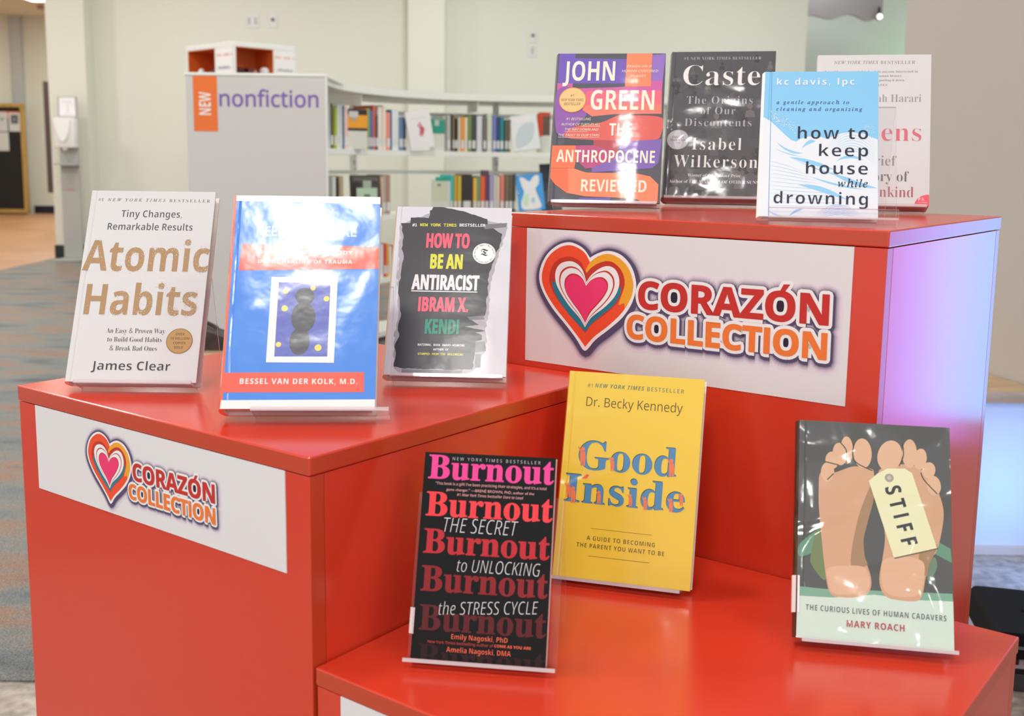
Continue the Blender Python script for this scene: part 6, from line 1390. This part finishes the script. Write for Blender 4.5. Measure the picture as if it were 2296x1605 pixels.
show_book('drown', 'sky blue book with white waves and dark lowercase title', (0.2840, 1.2489, 0.9107), -0.2184, 0.502, 0.128, 0.1895, 0.012, '84c0f4', spine='eef0f6', film=0.12, zt=ZT, stand=(0.010, 0.149), slabel='clear book stand with a front lip under the sky blue book', lip=0.0085, hs=0.15)
show_book('sapiens', 'white paperback half hidden behind the sky blue book', (0.4272, 1.5520, 0.9145), -0.2212, 0.3503, 0.1538, 0.2231, 0.028, 'd6d5d7', film=0.5, soft=True, zt=ZT, stand=(0.01, 0.150), slabel='clear book stand under the white paperback at the back right')
show_book('burnout', 'black paperback repeating one word in fading pink to dark red', (-0.0859, 0.9782, 0.5062), -0.1372, 0.3515, 0.1277, 0.1933, 0.016, '121214', film=0.06, soft=True, zt=ZL, label_strip=(0.022, 0.046, 0.001, 0), stand=(-0.006, 0.137), slabel='clear book stand under the black paperback on the lowest riser', hs=0.155, pages=mottled('pink_pages', [(0.72, 0.52, 0.50), (0.82, 0.64, 0.61)], 60, 0.8, (1, 14, 0.05), 3))
show_book('good', 'yellow hardcover with big blue serif title on the lowest riser', (0.0559, 1.1885, 0.5078), -0.2851, 0.3009, 0.1545, 0.2323, 0.024, 'ecc63e', spine='f0a030', film=0.8, zt=ZL, stand=(-0.005, 0.144), slabel='clear book stand under the yellow hardcover with blue title')
show_book('stiff', 'grey hardcover showing bare soles with a toe tag, on the right', (0.2890, 1.0262, 0.5099), -0.1839, 0.4337, 0.1471, 0.2177, 0.022, '4c4e4e', spine='2e2a2a', film=(1.0, 3.4, 0.0, 0.0), zt=ZL, label_strip=(0.024, 0.060, 0.0025, 0), stand=(0.005, 0.150), slabel='clear book stand under the grey hardcover with bare soles')

# ------------------------------------------------------------------ curved bookcase behind
def offset_path(P, d):
    o = []
    for i, p in enumerate(P):
        a = P[max(0, i - 1)]; c = P[min(len(P) - 1, i + 1)]; t = Vector((c[0] - a[0], c[1] - a[1])).normalized()
        o.append((p[0] - t.y * d, p[1] + t.x * d))
    return o
bc = thing('curved_bookcase', 'long white curved bookcase with grey nonfiction end panel', 'bookcase', (-1.1, 4.87, 0))
def strip(name, d0, d1, z0, z1, m, i0=0, i1=None, x=None):
    P = SHELF_PATH[i0:i1]; a = offset_path(P, d0); c = offset_path(P, d1); q = MB()
    for z in (z0, z1):
        pass
    va = [[q.bm.verts.new((p[0] + 1.1, p[1] - 4.87, z)) for p in a] for z in (z0, z1)]; vc = [[q.bm.verts.new((p[0] + 1.1, p[1] - 4.87, z)) for p in c] for z in (z0, z1)]
    n = len(P)
    for i in range(n - 1):
        q.face([va[0][i], va[0][i + 1], va[1][i + 1], va[1][i]], m); q.face([vc[0][i + 1], vc[0][i], vc[1][i], vc[1][i + 1]], m)
        q.face([va[1][i], va[1][i + 1], vc[1][i + 1], vc[1][i]], m); q.face([vc[0][i], vc[0][i + 1], va[0][i + 1], va[0][i]], m)
    q.face([va[0][0], va[1][0], vc[1][0], vc[0][0]], m); q.face([va[0][-1], vc[0][-1], vc[1][-1], va[1][-1]], m)
    return q.build(name, bc, smooth=True)
strip('canopy', 0.0, 0.585, 1.289, 1.325, WHITEM)
for z in (1.012, 0.678, 0.345, 0.06): strip('shelf', 0.012, 0.29, z - 0.027, z, WHITEM)
strip('back_rail', 0.262, 0.285, 1.205, 1.228, WHITEM, 12)
strip('back_rail', 0.262, 0.285, 0.885, 0.905, WHITEM, 12)
SLOT = mat('slot_grey', (0.30, 0.31, 0.27), 0.5)
for i in (19, 29, 37, 42):
    p = offset_path(SHELF_PATH, 0.305)[i]; q = MB(); x, y = p[0] + 1.1, p[1] - 4.87
    q.box(x - 0.018, x + 0.018, y - 0.014, y + 0.014, 0, 1.288, WHITEM)
    for k in range(26): q.box(x + 0.004, x + 0.010, y - 0.0155, y - 0.0142, 0.06 + 0.046 * k, 0.085 + 0.046 * k, SLOT)
    q.build('upright', bc)
for i in (14, 27, 36, 41):
    f = offset_path(SHELF_PATH, 0.03)[i]; g = offset_path(SHELF_PATH, 0.28)[i]; q = MB(); d = Vector((g[0] - f[0], g[1] - f[1])).normalized(); n = Vector((-d.y, d.x)) * 0.004
    q.prism([(f[0] + 1.1 - n.x, f[1] - 4.87 - n.y), (f[0] + 1.1 + n.x, f[1] - 4.87 + n.y), (g[0] + 1.1 + n.x, g[1] - 4.87 + n.y), (g[0] + 1.1 - n.x, g[1] - 4.87 - n.y)], 1.232, 1.2885, WHITEM); q.build('shelf_bracket', bc)
q = MB(); q.box(-0.293, 0.309, -0.02, 0.012, 0.0, 1.313, GREYPANEL, bevel=0.002); ep = q.build('end_panel', bc)
q = MB(); q.box(-0.297, 0.313, -0.022, 0.6, 1.3135, 1.3255, WHITEM, bevel=0.001); q.build('panel_cap', bc)
q = MB(); q.box(0.3092, 0.314, -0.021, 0.014, 0, 1.313, WHITEM); q.build('panel_edge', bc)
P = Print(flat_print, 0.0002, -0.0205)
def scr(pts): return [((x + 1.1) * 1000, z * 1000) for x, z in pts]
P.poly('f0773f', scr([(-1.361, 1.311), (-1.257, 1.311), (-1.257, 1.076), (-1.361, 1.076)]))
P.text('NEW', 'sansb', 'f6ece6', (-1.286 + 1.1) * 1000, 1146, 97, 50, 90, 0.0)
P.text('nonfiction', 'sans', '7c62b0', (-1.247 + 1.1) * 1000, 1184, 425, 68, 0, 0.010)
P.build('lettering', ep)

# the books standing on its shelves
SPINE_LABEL = mat('call_label_white', (0.78, 0.80, 0.80), 0.5)
BOOKPAGES = mat('plain_pages', (0.72, 0.68, 0.60), 0.8)
ROWNAME = ('upper', 'second', 'third')
seen_labels = set()
rnd = random.Random(11)
def shelf_book(x, y, z, ang, w, h, col, label, group):
    t = thing('shelved_book', label, 'book', (x, y, z), (0, 0, ang), group)
    m = mat('cloth_' + col, col, 0.5, 0.35); d = 0.155
    q = MB()
    pts = [(0, 0.004), (w * .2, 0.0008), (w * .5, 0), (w * .8, 0.0008), (w, 0.004), (w, d), (w - .002, d), (w - .002, 0.01), (0.002, 0.01), (0.002, d), (0, d)]
    q.prism(pts, 0.0006, h, m); q.build('cover', t)
    q = MB(); q.box(0.0024, w - 0.0024, 0.0104, d - 0.004, 0.003, h - 0.004, BOOKPAGES); q.build('page_block', t)
    if w > 0.011:
        q = MB(); q.prism([(w * .12, 0.0012), (w * .5, -0.0006), (w * .88, 0.0012), (w * .88, 0.0016), (w * .5, 0.0), (w * .12, 0.0016)], 0.018, 0.062, SPINE_LABEL); q.build('spine_label', t)
    return t
for ri, (zs, L) in enumerate(SHELF_ROWS):
    for i, (x, y, ang, w, h, col, nm) in enumerate(L):
        near = ('between %s and %s' % (L[i - 1][6], L[i + 1][6])) if 0 < i < len(L) - 1 else ('first from the end panel' if i == 0 else 'last of its row')
        shelf_book(x, y, zs, ang, w if nm != 'black' else w * 0.82, h, col, '%s book on the %s shelf, %s' % (nm, ROWNAME[ri], near), 'books on the %s shelf of the curved bookcase' % ROWNAME[ri])

def face_out(name, label, x, y, z, ang, w, h, roll, lean, paint, base, T=0.018):
    t = thing(name, label, 'book', (x, y, z + 0.001 + T * math.sin(lean)), (-lean, 0, ang), 'face-out books in the curved bookcase')
    q = MB(); mx = Matrix.Rotation(roll, 4, 'Y'); up = Matrix.Translation((0, 0, max(0.0, w * math.sin(abs(roll))) if roll > 0 else 0))
    q.box(0, w, 0, 0.002, 0, h, flat_print(base) if base else paint, up @ mx); q.box(0, w, T - 0.002, T, 0, h, flat_print(base), up @ mx); q.box(0, 0.002, 0.0022, T - 0.0022, 0, h, flat_print(base), up @ mx); c = q.build('cover', t)
    q = MB(); q.box(0.0025, w - 0.003, 0.0024, T - 0.0024, 0.003, h - 0.003, BOOKPAGES, up @ mx); q.build('page_block', t)
    P = Print(print_mat(0.55), 0.0004, -0.0003); paint(P, w * 1000, h * 1000); P.build('cover_print', c)
    for o in c.children: o.matrix_local = up @ mx
    return t
def splat(P, w, h):
    P.poly('f4f4f2', [(0, 0), (w, 0), (w, h), (0, h)])
    P.poly('d8909c', [(w * .55 + (18 + 12 * math.sin(k * 5.3)) * math.cos(k * .4) * 1.5, h * .5 + (22 + 10 * math.sin(k * 3.7)) * math.sin(k * .4) * 1.5) for k in range(16)])
    P.poly('c05a6c', [(w * .58 + 14 * math.cos(k * .6), h * .48 + 22 * math.sin(k * .6)) for k in range(10)])
    P.line('c8c8cc', 2, [(w * .2, h * .8), (w * .6, h * .82), (w * .85, h * .77)])
face_out('hardcover_book', 'white face-out book with a red splash, leaning on the upper shelf', -0.516, 5.950, 1.012, 0.62, 0.150, 0.200, -0.16, 0.05, splat, 'f2f2f0', 0.013)
def silver(P, w, h):
    P.poly('dfe6ea', [(0, 0), (w, 0), (w, h), (0, h)]); P.poly('c4d0d6', curve([(w * .1, h * .1), (w * .7, h * .25), (w * .85, h * .75), (w * .3, h * .65)], 5)); P.poly('f2f6f8', curve([(w * .15, h * .8), (w * .8, h * .82), (w * .7, h * .95), (w * .2, h * .93)], 5))
face_out('hardcover_book', 'silvery white face-out book in clear film, right end of the upper shelf', 0.034, 6.232, 1.012, 0.03, 0.150, 0.196, -0.14, 0.14, silver, 'e6eaec')
def bluefig(P, w, h):
    P.poly('3c9be0', [(0, 0), (w, 0), (w, h), (0, h)])
    P.poly('f2f8fa', curve([(w * .15, h * .93), (w * .32, h * .90), (w * .5, h * .80), (w * .68, h * .93), (w * .86, h * .94), (w * .84, h * .72), (w * .70, h * .58), (w * .80, h * .30), (w * .82, h * .06), (w * .2, h * .05), (w * .12, h * .25), (w * .26, h * .5), (w * .2, h * .7)], 4))
    P.poly('c4e4c0', curve([(w * .2, h * .3), (w * .38, h * .5), (w * .4, h * .25), (w * .28, h * .12)], 4)); P.poly('9ccfe8', curve([(w * .5, h * .3), (w * .62, h * .36), (w * .64, h * .24), (w * .54, h * .2)], 4))
face_out('hardcover_book', 'bright blue face-out book with a white shape, on the second shelf', 0.066, 6.232, 0.678, 0.03, 0.150, 0.205, -0.11, 0.14, bluefig, '3c9be0')
def navyb(P, w, h): P.poly('28323e', [(0, 0), (w, 0), (w, h), (0, h)]); P.poly('4a545c', curve([(w * .2, h * .15), (w * .8, h * .2), (w * .75, h * .5), (w * .25, h * .45)], 4))
face_out('hardcover_book', 'dark navy face-out book beside the purple and orange hardcover', 0.196, 6.335, 0.678, 0.02, 0.12, 0.27, -0.06, 0.16, navyb, '202a36')
def darkf(P, w, h):
    P.poly('3a3630', [(0, 0), (w, 0), (w, h), (0, h)]); P.poly('5c5650', [(w * .08, h * .86), (w * .92, h * .86), (w * .92, h * .95), (w * .08, h * .95)])
face_out('hardcover_book', 'broad dark brown face-out book on the second shelf near the end panel', -0.775, 5.55, 0.678, 0.62, 0.165, 0.205, 0, 0.08, darkf, '3a3630')

def bookend(x, y, z, ang, w, h, foot, label, cards):
    t = thing('bookend', label, 'bookend', (x, y, z), (0, 0, ang), 'bookends with range cards')
    q = MB(); q.box(0, w, 0, 0.0015, 0.0004, h, mat('bookend_white', (0.74, 0.76, 0.70), 0.4)); q.build('upright_plate', t)
    q = MB(); q.box(0, w, 0.0017, foot or 0.11, 0.0004, 0.0018, mat('bookend_white', (0.74, 0.76, 0.70), 0.4)); q.build('foot_plate', t)
    P = Print(flat_print, 0.0005, -0.0004)
    for c, a, b2, c0, c1 in cards: P.poly(c, [(a * w * 1000, c0 * h * 1000), (b2 * w * 1000, c0 * h * 1000), (b2 * w * 1000, c1 * h * 1000), (a * w * 1000, c1 * h * 1000)])
    P.build('range_card', t)
bookend(-0.793, 5.50, 1.012, 0.62, 0.112, 0.195, 0, 'white bookend with orange and black card on the upper shelf', [('e8a23c', 0, 1, .52, 1), ('3a3a40', 0, 1, .86, 1), ('3a3a40', 0, 1, .47, .53), ('c8c8c8', .1, .55, .80, .95), ('b0aca0', .2, .45, .72, .8)])
bookend(-0.426, 6.10, 1.012, 0.50, 0.088, 0.190, 0, 'white bookend with a teal card near the red splash book', [('3c9a88', 0, 1, .50, .92), ('8c9c90', .1, .9, .88, 1), ('b8c8b8', .3, .6, .72, .88)])
bookend(0.160, 6.30, 1.012, 0.0, 0.075, 0.215, 0, 'white bookend with a red and dark card beside the silvery book', [('d8503c', 0, .45, .42, 1), ('6a5a50', .45, 1, .45, .95), ('e0604c', .1, 1, .95, 1.04)])
bookend(-0.748, 5.508, 0.678, 0.62, 0.115, 0.145, 0.02, 'pale green bookend in front of the broad dark brown book', [('b4d0b8', 0, 1, 0, 1), ('68786c', .35, .65, .68, .78), ('a8b4a8', .3, .7, 1.0, 1.25)])
bookend(-0.418, 6.10, 0.678, 0.50, 0.115, 0.180, 0, 'white bookend with pale card and teal top on the second shelf', [('ccd2bc', .02, .85, .35, .95), ('808878', .3, .5, .80, .87), ('3ca890', .2, 1, .96, 1.08)])

# ------------------------------------------------------------------ white display tower with orange cubbies
tw = thing('display_tower', 'white display tower with orange lined cubbies behind the end panel', 'display tower', (-1.877, 7.70, 0), (0, 0, math.radians(45)))
TWW = mat('tower_white', (0.86, 0.88, 0.86), 0.45); ORG = mat('orange_lining', (0.72, 0.13, 0.02), 0.5)
# local x runs along the right face, local y along the left face
q = MB(); q.box(0, 0.5, 0, 0.64, 0, 1.42, TWW); q.box(0, 0.5, 0, 0.64, 1.712, 1.746, TWW, bevel=0.003)
q.box(0.317, 0.5, 0, 0.64, 1.4205, 1.7115, TWW); q.box(0.23, 0.3165, 0.23, 0.64, 1.4205, 1.7115, TWW); q.box(0, 0.2295, 0.226, 0.246, 1.4205, 1.7115, TWW); q.box(0, 0.018, 0, 0.2255, 1.4205, 1.7115, TWW); q.box(0, 0.2295, 0.616, 0.64, 1.4205, 1.7115, TWW)
q.build('body', tw)
def lining(x0, x1, y0, y1, open_):
    q = MB(); e = 0.004
    if open_ != 'y': pass
    q.box(x0, x1, y0, y1, 1.421, 1.425, ORG); q.box(x0, x1, y0, y1, 1.7075, 1.7115, ORG)
    if open_ == 'y':
        q.box(x0, x0 + e, y0, y1, 1.4255, 1.707, ORG); q.box(x1 - e, x1, y0, y1, 1.4255, 1.707, ORG); q.box(x0 + e, x1 - e, y1 - e, y1, 1.4255, 1.707, ORG)
    else:
        q.box(x0, x1, y0, y0 + e, 1.4255, 1.707, ORG); q.box(x0, x1, y1 - e, y1, 1.4255, 1.707, ORG); q.box(x1 - e, x1, y0 + e, y1 - e, 1.4255, 1.707, ORG)
    q.build('cubby_lining', tw)
lining(0.0185, 0.3165, 0.002, 0.2255, 'y'); lining(0.002, 0.2295, 0.2465, 0.6155, 'x')
def tower_card(name, rows, face):
    P = Print(flat_print, 0.0006, -0.0005)
    P.poly('f4f8f6', rows[0])
    for col, pts in rows[1:]: P.poly(col, pts)
    o = P.build(name, tw)
    if face == 'left': o.matrix_local = Matrix.Translation((0, 0.24, 0)) @ Matrix.Rotation(-math.pi / 2, 4, 'Z')
    return o
def rowsfor(x0, x1):
    r = [[(x0, 1440), (x1, 1440), (x1, 1700), (x0, 1700)]]
    n = 9; w = (x1 - x0) / n
    for i in range(n):
        if i % 4 != 3: r.append(('f0b0a4', [(x0 + i * w + 2, 1655), (x0 + i * w + w - 3, 1655), (x0 + i * w + w - 3, 1672 - (i % 3) * 3), (x0 + i * w + 2, 1672 - (i % 3) * 3)]))
    for i in range(1, n - 1):
        r.append(('a0a8ac', [(x0 + i * w + 1, 1570), (x0 + i * w + w - 4, 1570), (x0 + i * w + w - 4, 1580 + (i % 3) * 3), (x0 + i * w + 1, 1580 + (i % 3) * 3)]))
    return r
tower_card('sign_card', rowsfor(330, 490), 'right'); tower_card('sign_card', rowsfor(20, 225), 'left')
def tw_pt(u, v, z): return Vector((-1.877, 7.70, z)) + Vector((math.cos(math.radians(45)) * u - math.sin(math.radians(45)) * v, math.sin(math.radians(45)) * u + math.cos(math.radians(45)) * v, 0))
def tower_item(name, label, cat, u, v, build):
    t = thing(name, label, cat, tw_pt(u, v, 1.4255), (0, 0, math.radians(45))); build(t)
def it_box(w, d, h, col, parts=()):
    def f(t):
        q = MB(); q.box(-w / 2, w / 2, -d / 2, d / 2, 0, h, mat('item_' + col, col, 0.5), bevel=0.004); q.build('box_body', t)
        q = MB(); q.box(-w / 2 - .002, w / 2 + .002, -d / 2 - .002, d / 2 + .002, h * .82, h * .84, mat('item_trim_' + col, (0.3, 0.1, 0.12), 0.5)); q.build('band', t)
        for c, x, z, r in parts:
            q = MB(); q.lathe([(0.002, -r), (r * .8, -r * .5), (r, 0), (r * .8, r * .5), (0.002, r)], mat('item_' + c, c, 0.5), (x, -d / 2 - r * .6, z), 12); q.build('rosette', t)
    return f
def it_vase(r, h, c1, c2):
    def f(t):
        q = MB(); q.lathe([(r * .7, 0), (r, h * .3), (r * .8, h * .62), (r * .5, h * .66)], mat('item_' + c1, c1, 0.5), n=16); q.build('pot', t)
        q = MB(); q.lathe([(r * .4, h * .661), (r * 1.5, h * .75), (r * 1.7, h * .86), (r * 1.1, h * .97), (r * .2, h)], mat('item_' + c2, c2, 0.6), n=14); q.build('blossom', t)
    return f
tower_item('gift_box', 'dark maroon box with a pink rosette in the right cubby', 'box', 0.205, 0.13, it_box(0.075, 0.09, 0.155, '5a3230', [('d89890', 0.01, 0.13, 0.014)]))
tower_item('flower_pot', 'grey pot with white blossom in the right cubby', 'flower pot', 0.275, 0.052, it_vase(0.020, 0.165, '66606a', 'e8e6e8'))
tower_item('dark_vase', 'dark brown rounded vase at the left edge of the right cubby', 'vase', 0.080, 0.09, it_vase(0.030, 0.158, '4a3430', '4a3430'))
tower_item('plum_box', 'dark plum box in the left cubby of the tower', 'box', 0.12, 0.40, it_box(0.06, 0.14, 0.155, '5a3048'))
tower_item('white_figurine', 'small white figurine beside the plum box in the left cubby', 'figurine', 0.055, 0.525, it_vase(0.014, 0.165, 'dcdad8', 'f0eeec'))

# ------------------------------------------------------------------ hand sanitiser stand by the column
hs_ = thing('sanitiser_stand', 'grey hand sanitiser floor stand in front of the cream column', 'sanitiser stand', (-4.02, 10.2, 0.003))
GM = mat('stand_grey', (0.40, 0.41, 0.39), 0.45, 0.4); WP = mat('glossy_white_plastic', (0.80, 0.81, 0.81), 0.25)
q = MB(); q.box(-0.13, 0.13, -0.15, 0.12, 0, 0.012, GM, bevel=0.004); q.build('base_plate', hs_)
q = MB(); q.box(-0.088, 0.088, 0.02, 0.045, 0.012, 1.30, GM, bevel=0.004); po = q.build('post', hs_)
P = Print(flat_print, 0.0004, 0.0195)
for i in range(5): P.poly('c07a70', [(-48 + i * 17, 640), (-36 + i * 17, 640), (-36 + i * 17, 652 + (i % 2) * 6), (-48 + i * 17, 652 + (i % 2) * 6)])
P.build('red_lettering', po)
q = MB(); q.box(-0.088, 0.088, 0.022, 0.04, 1.3005, 1.487, GM, bevel=0.003); sh = q.build('sign_holder', hs_)
P = Print(flat_print, 0.0005, 0.0215); P.poly('e6e4ea', [(-72, 1312), (74, 1312), (74, 1478), (-72, 1478)]); P.poly('d4ccd6', [(-6, 1350), (14, 1350), (10, 1420), (0, 1420)]); P.poly('d0c8d4', [(-40, 1432), (44, 1432), (44, 1440), (-40, 1440)]); P.poly('d0c8d4', [(-30, 1330), (36, 1330), (36, 1337), (-30, 1337)]); P.build('sign_sheet', sh)
q = MB(); q.box(-0.092, 0.096, -0.085, 0.0195, 1.025, 1.297, WP, bevel=0.012); dsp = q.build('dispenser', hs_, smooth=True)
mx = Matrix(((1, 0, 0, 0), (0, 0, -1, -0.085), (0, 1, 0, 0), (0, 0, 0, 1)))
q = MB(); q.prism(curve([(-0.075, 1.285), (0.055, 1.285), (0.062, 1.24), (0.045, 1.15), (0.012, 1.09), (-0.012, 1.085), (-0.04, 1.12), (-0.065, 1.20), (-0.08, 1.25)], 5), 0.001, 0.02, mat('push_cover_white', (0.86, 0.88, 0.88), 0.2), mx); q.build('push_cover', dsp, smooth=True)
q = MB(); q.cyl((-0.005, -0.05, 1.005), (-0.005, -0.05, 1.0248), 0.022, WP); q.build('nozzle', dsp)
q = MB(); q.box(-0.098, 0.096, -0.10, 0.0195, 0.868, 0.875, GM); q.box(-0.098, 0.096, -0.10, -0.094, 0.8752, 0.886, GM); q.build('drip_tray', hs_)

# ------------------------------------------------------------------ notice board and papers
nb = thing('notice_board', 'black notice board in a gold wooden frame at the far left', 'notice board', (-8.35, 17.8, 0.03))
GOLD = mottled('gold_oak', [(0.40, 0.24, 0.055), (0.52, 0.33, 0.09)], 5, 0.45, (6, 1, 0.6))
q = MB(); q.box(-0.60, 0.60, 0.0, 0.03, 0.06, 1.665, mat('black_felt', (0.010, 0.010, 0.010), 0.8)); q.build('felt_panel', nb)
q = MB(); q.box(-0.66, 0.66, -0.03, 0.05, 1.667, 1.725, GOLD, bevel=0.004); q.box(-0.66, 0.66, -0.03, 0.05, 0.0, 0.058, GOLD, bevel=0.004); q.box(0.602, 0.66, -0.03, 0.05, 0.0585, 1.6665, GOLD, bevel=0.004); q.box(-0.66, -0.602, -0.03, 0.05, 0.0585, 1.6665, GOLD, bevel=0.004); q.build('frame', nb)
q = MB(); q.box(-0.58, 0.575, -0.004, -0.001, 1.505, 1.60, mat('orange_header', (0.72, 0.15, 0.05), 0.5)); q.build('header_strip', nb)
for dx in (-0.5, 0.64):
    q = MB(); q.cyl((dx, 0.01, -0.033), (dx, 0.01, 0.0), 0.02, mat('grey_foot', (0.3, 0.3, 0.32), 0.5)); q.build('foot', nb)
def notice(x0, x1, z0, z1, label, marks):
    t = thing('paper_notice', label, 'notice', (x0, 17.795, z0), group='notices pinned on the black board')
    q = MB(); q.box(0, x1 - x0, -0.002, -0.0005, 0, z1 - z0, mat('notice_paper', (0.62, 0.64, 0.65), 0.6)); s = q.build('sheet', t)
    P = Print(flat_print, 0.0006, -0.0025)
    for c, a, b2, c0, c1 in marks: P.poly(c, [(a * 1000, c0 * 1000), (b2 * 1000, c0 * 1000), (b2 * 1000, c1 * 1000), (a * 1000, c1 * 1000)])
    P.build('printed_picture', s)
notice(-7.935, -7.755, 1.318, 1.61, 'white notice with a dark square picture, right side of the black board', [('5a5e62', .035, .15, .12, .26), ('8a9094', .075, .11, .17, .21)])
notice(-8.17, -7.955, 1.318, 1.62, 'white notice with a small green mark, left of the dark picture one', [('7aa894', .10, .16, .17, .21)])
notice(-8.17, -7.95, 1.012, 1.305, 'plain white notice, lower of the pair at the photo edge', [('c4c8ca', .03, .18, .22, .24)])

# ------------------------------------------------------------------ low timber table with a dark bag behind the middle riser
tb = thing('low_table', 'pale timber low table behind the middle riser', 'table', (-0.50, 2.50, 0.003))
q = MB(); q.box(-0.36, 0.36, -0.26, 0.26, 0.466, 0.495, TIMBER, bevel=0.003); q.build('table_top', tb)
for sx in (-0.33, 0.33):
    for sy in (-0.23, 0.23):
        q = MB(); q.cyl((sx, sy, 0), (sx * .96, sy * .96, 0.4655), 0.018, mat('leg_grey', (0.2, 0.2, 0.2), 0.4), 12, 0.022); q.build('leg', tb)
hb = thing('hand_bag', 'dark patterned soft bag lying on the low timber table', 'bag', (-0.765, 2.705, 0.4982))
BAGM = mottled('dark_fabric', [(0.010, 0.010, 0.012), (0.05, 0.055, 0.055), (0.02, 0.02, 0.022)], 16, 0.8, (1, 1, 1), 4)
q = MB(); mx = Matrix(((1, 0, 0, 0), (0, 0, -1, 0), (0, 1, 0, 0), (0, 0, 0, 1)))
q.prism(curve([(-0.10, 0.0), (-0.03, 0.0), (0.04, 0.0), (0.10, 0.0), (0.098, 0.022), (0.05, 0.042), (0.0, 0.058), (-0.06, 0.054), (-0.1, 0.03)], 5), -0.04, 0.04, BAGM, mx); q.build('bag_body', hb, smooth=True)
q = MB()
hp = [(-0.05 + 0.1 * i / 8, 0, 0.050 + 0.018 * math.sin(math.pi * i / 8)) for i in range(9)]
for a, c in zip(hp[:-1], hp[1:]): q.cyl(a, c, 0.005, BAGM, 8)
q.build('handle', hb)

# ------------------------------------------------------------------ black case and carton on the floor at the right
cs = thing('carton', 'pinkish printed carton on the floor under the black bag', 'carton', (1.055, 2.02, 0.0), (0, 0, -0.20))
q = MB(); q.box(-0.10, 0.16, -0.10, 0.10, 0.0, 0.035, mat('carton_dark', (0.03, 0.03, 0.035), 0.6), bevel=0.002); q.build('tray', cs)
q = MB(); q.box(-0.098, 0.158, -0.098, 0.098, 0.0352, 0.070, mat('carton_pink', (0.42, 0.34, 0.38), 0.6), bevel=0.001); bx = q.build('box_body', cs)
P = Print(flat_print, 0.0003, -0.0985)
for i in range(9): P.poly('4a1c24', [(-90 + i * 26, 52), (-74 + i * 26, 52), (-74 + i * 26, 63 + (i % 2) * 3), (-90 + i * 26, 63 + (i % 2) * 3)])
P.poly('17171a', [(-98, 36), (158, 36), (158, 46), (-98, 46)]); P.build('printed_band', bx)
bg = thing('black_bag', 'black soft bag lying on a carton right of the lowest riser', 'bag', (1.055, 2.02, 0.0705), (0, 0, -0.20))
q = MB(); pts = curve([(-0.125, 0.0), (-0.05, 0.0), (0.10, 0.0), (0.17, 0.0), (0.176, 0.02), (0.165, 0.036), (0.04, 0.046), (-0.09, 0.050), (-0.118, 0.046), (-0.127, 0.02)], 4)
q.prism(pts, -0.115, 0.115, mat('black_nylon', (0.006, 0.006, 0.007), 0.75, 0.15), mx); q.build('bag_body', bg, smooth=True)
q = MB(); q.box(-0.10, 0.15, -0.119, -0.1155, 0.020, 0.025, mat('zip_grey', (0.10, 0.10, 0.12), 0.4)); q.build('zipper', bg)
q = MB()
hp = [(-0.05 + 0.13 * i / 8, 0.0, 0.047 + 0.010 * math.sin(math.pi * i / 8)) for i in range(9)]
for a, c in zip(hp[:-1], hp[1:]): q.cyl(a, c, 0.006, mat('black_nylon', (0.006, 0.006, 0.007), 0.75, 0.15), 8)
q.build('handle', bg)
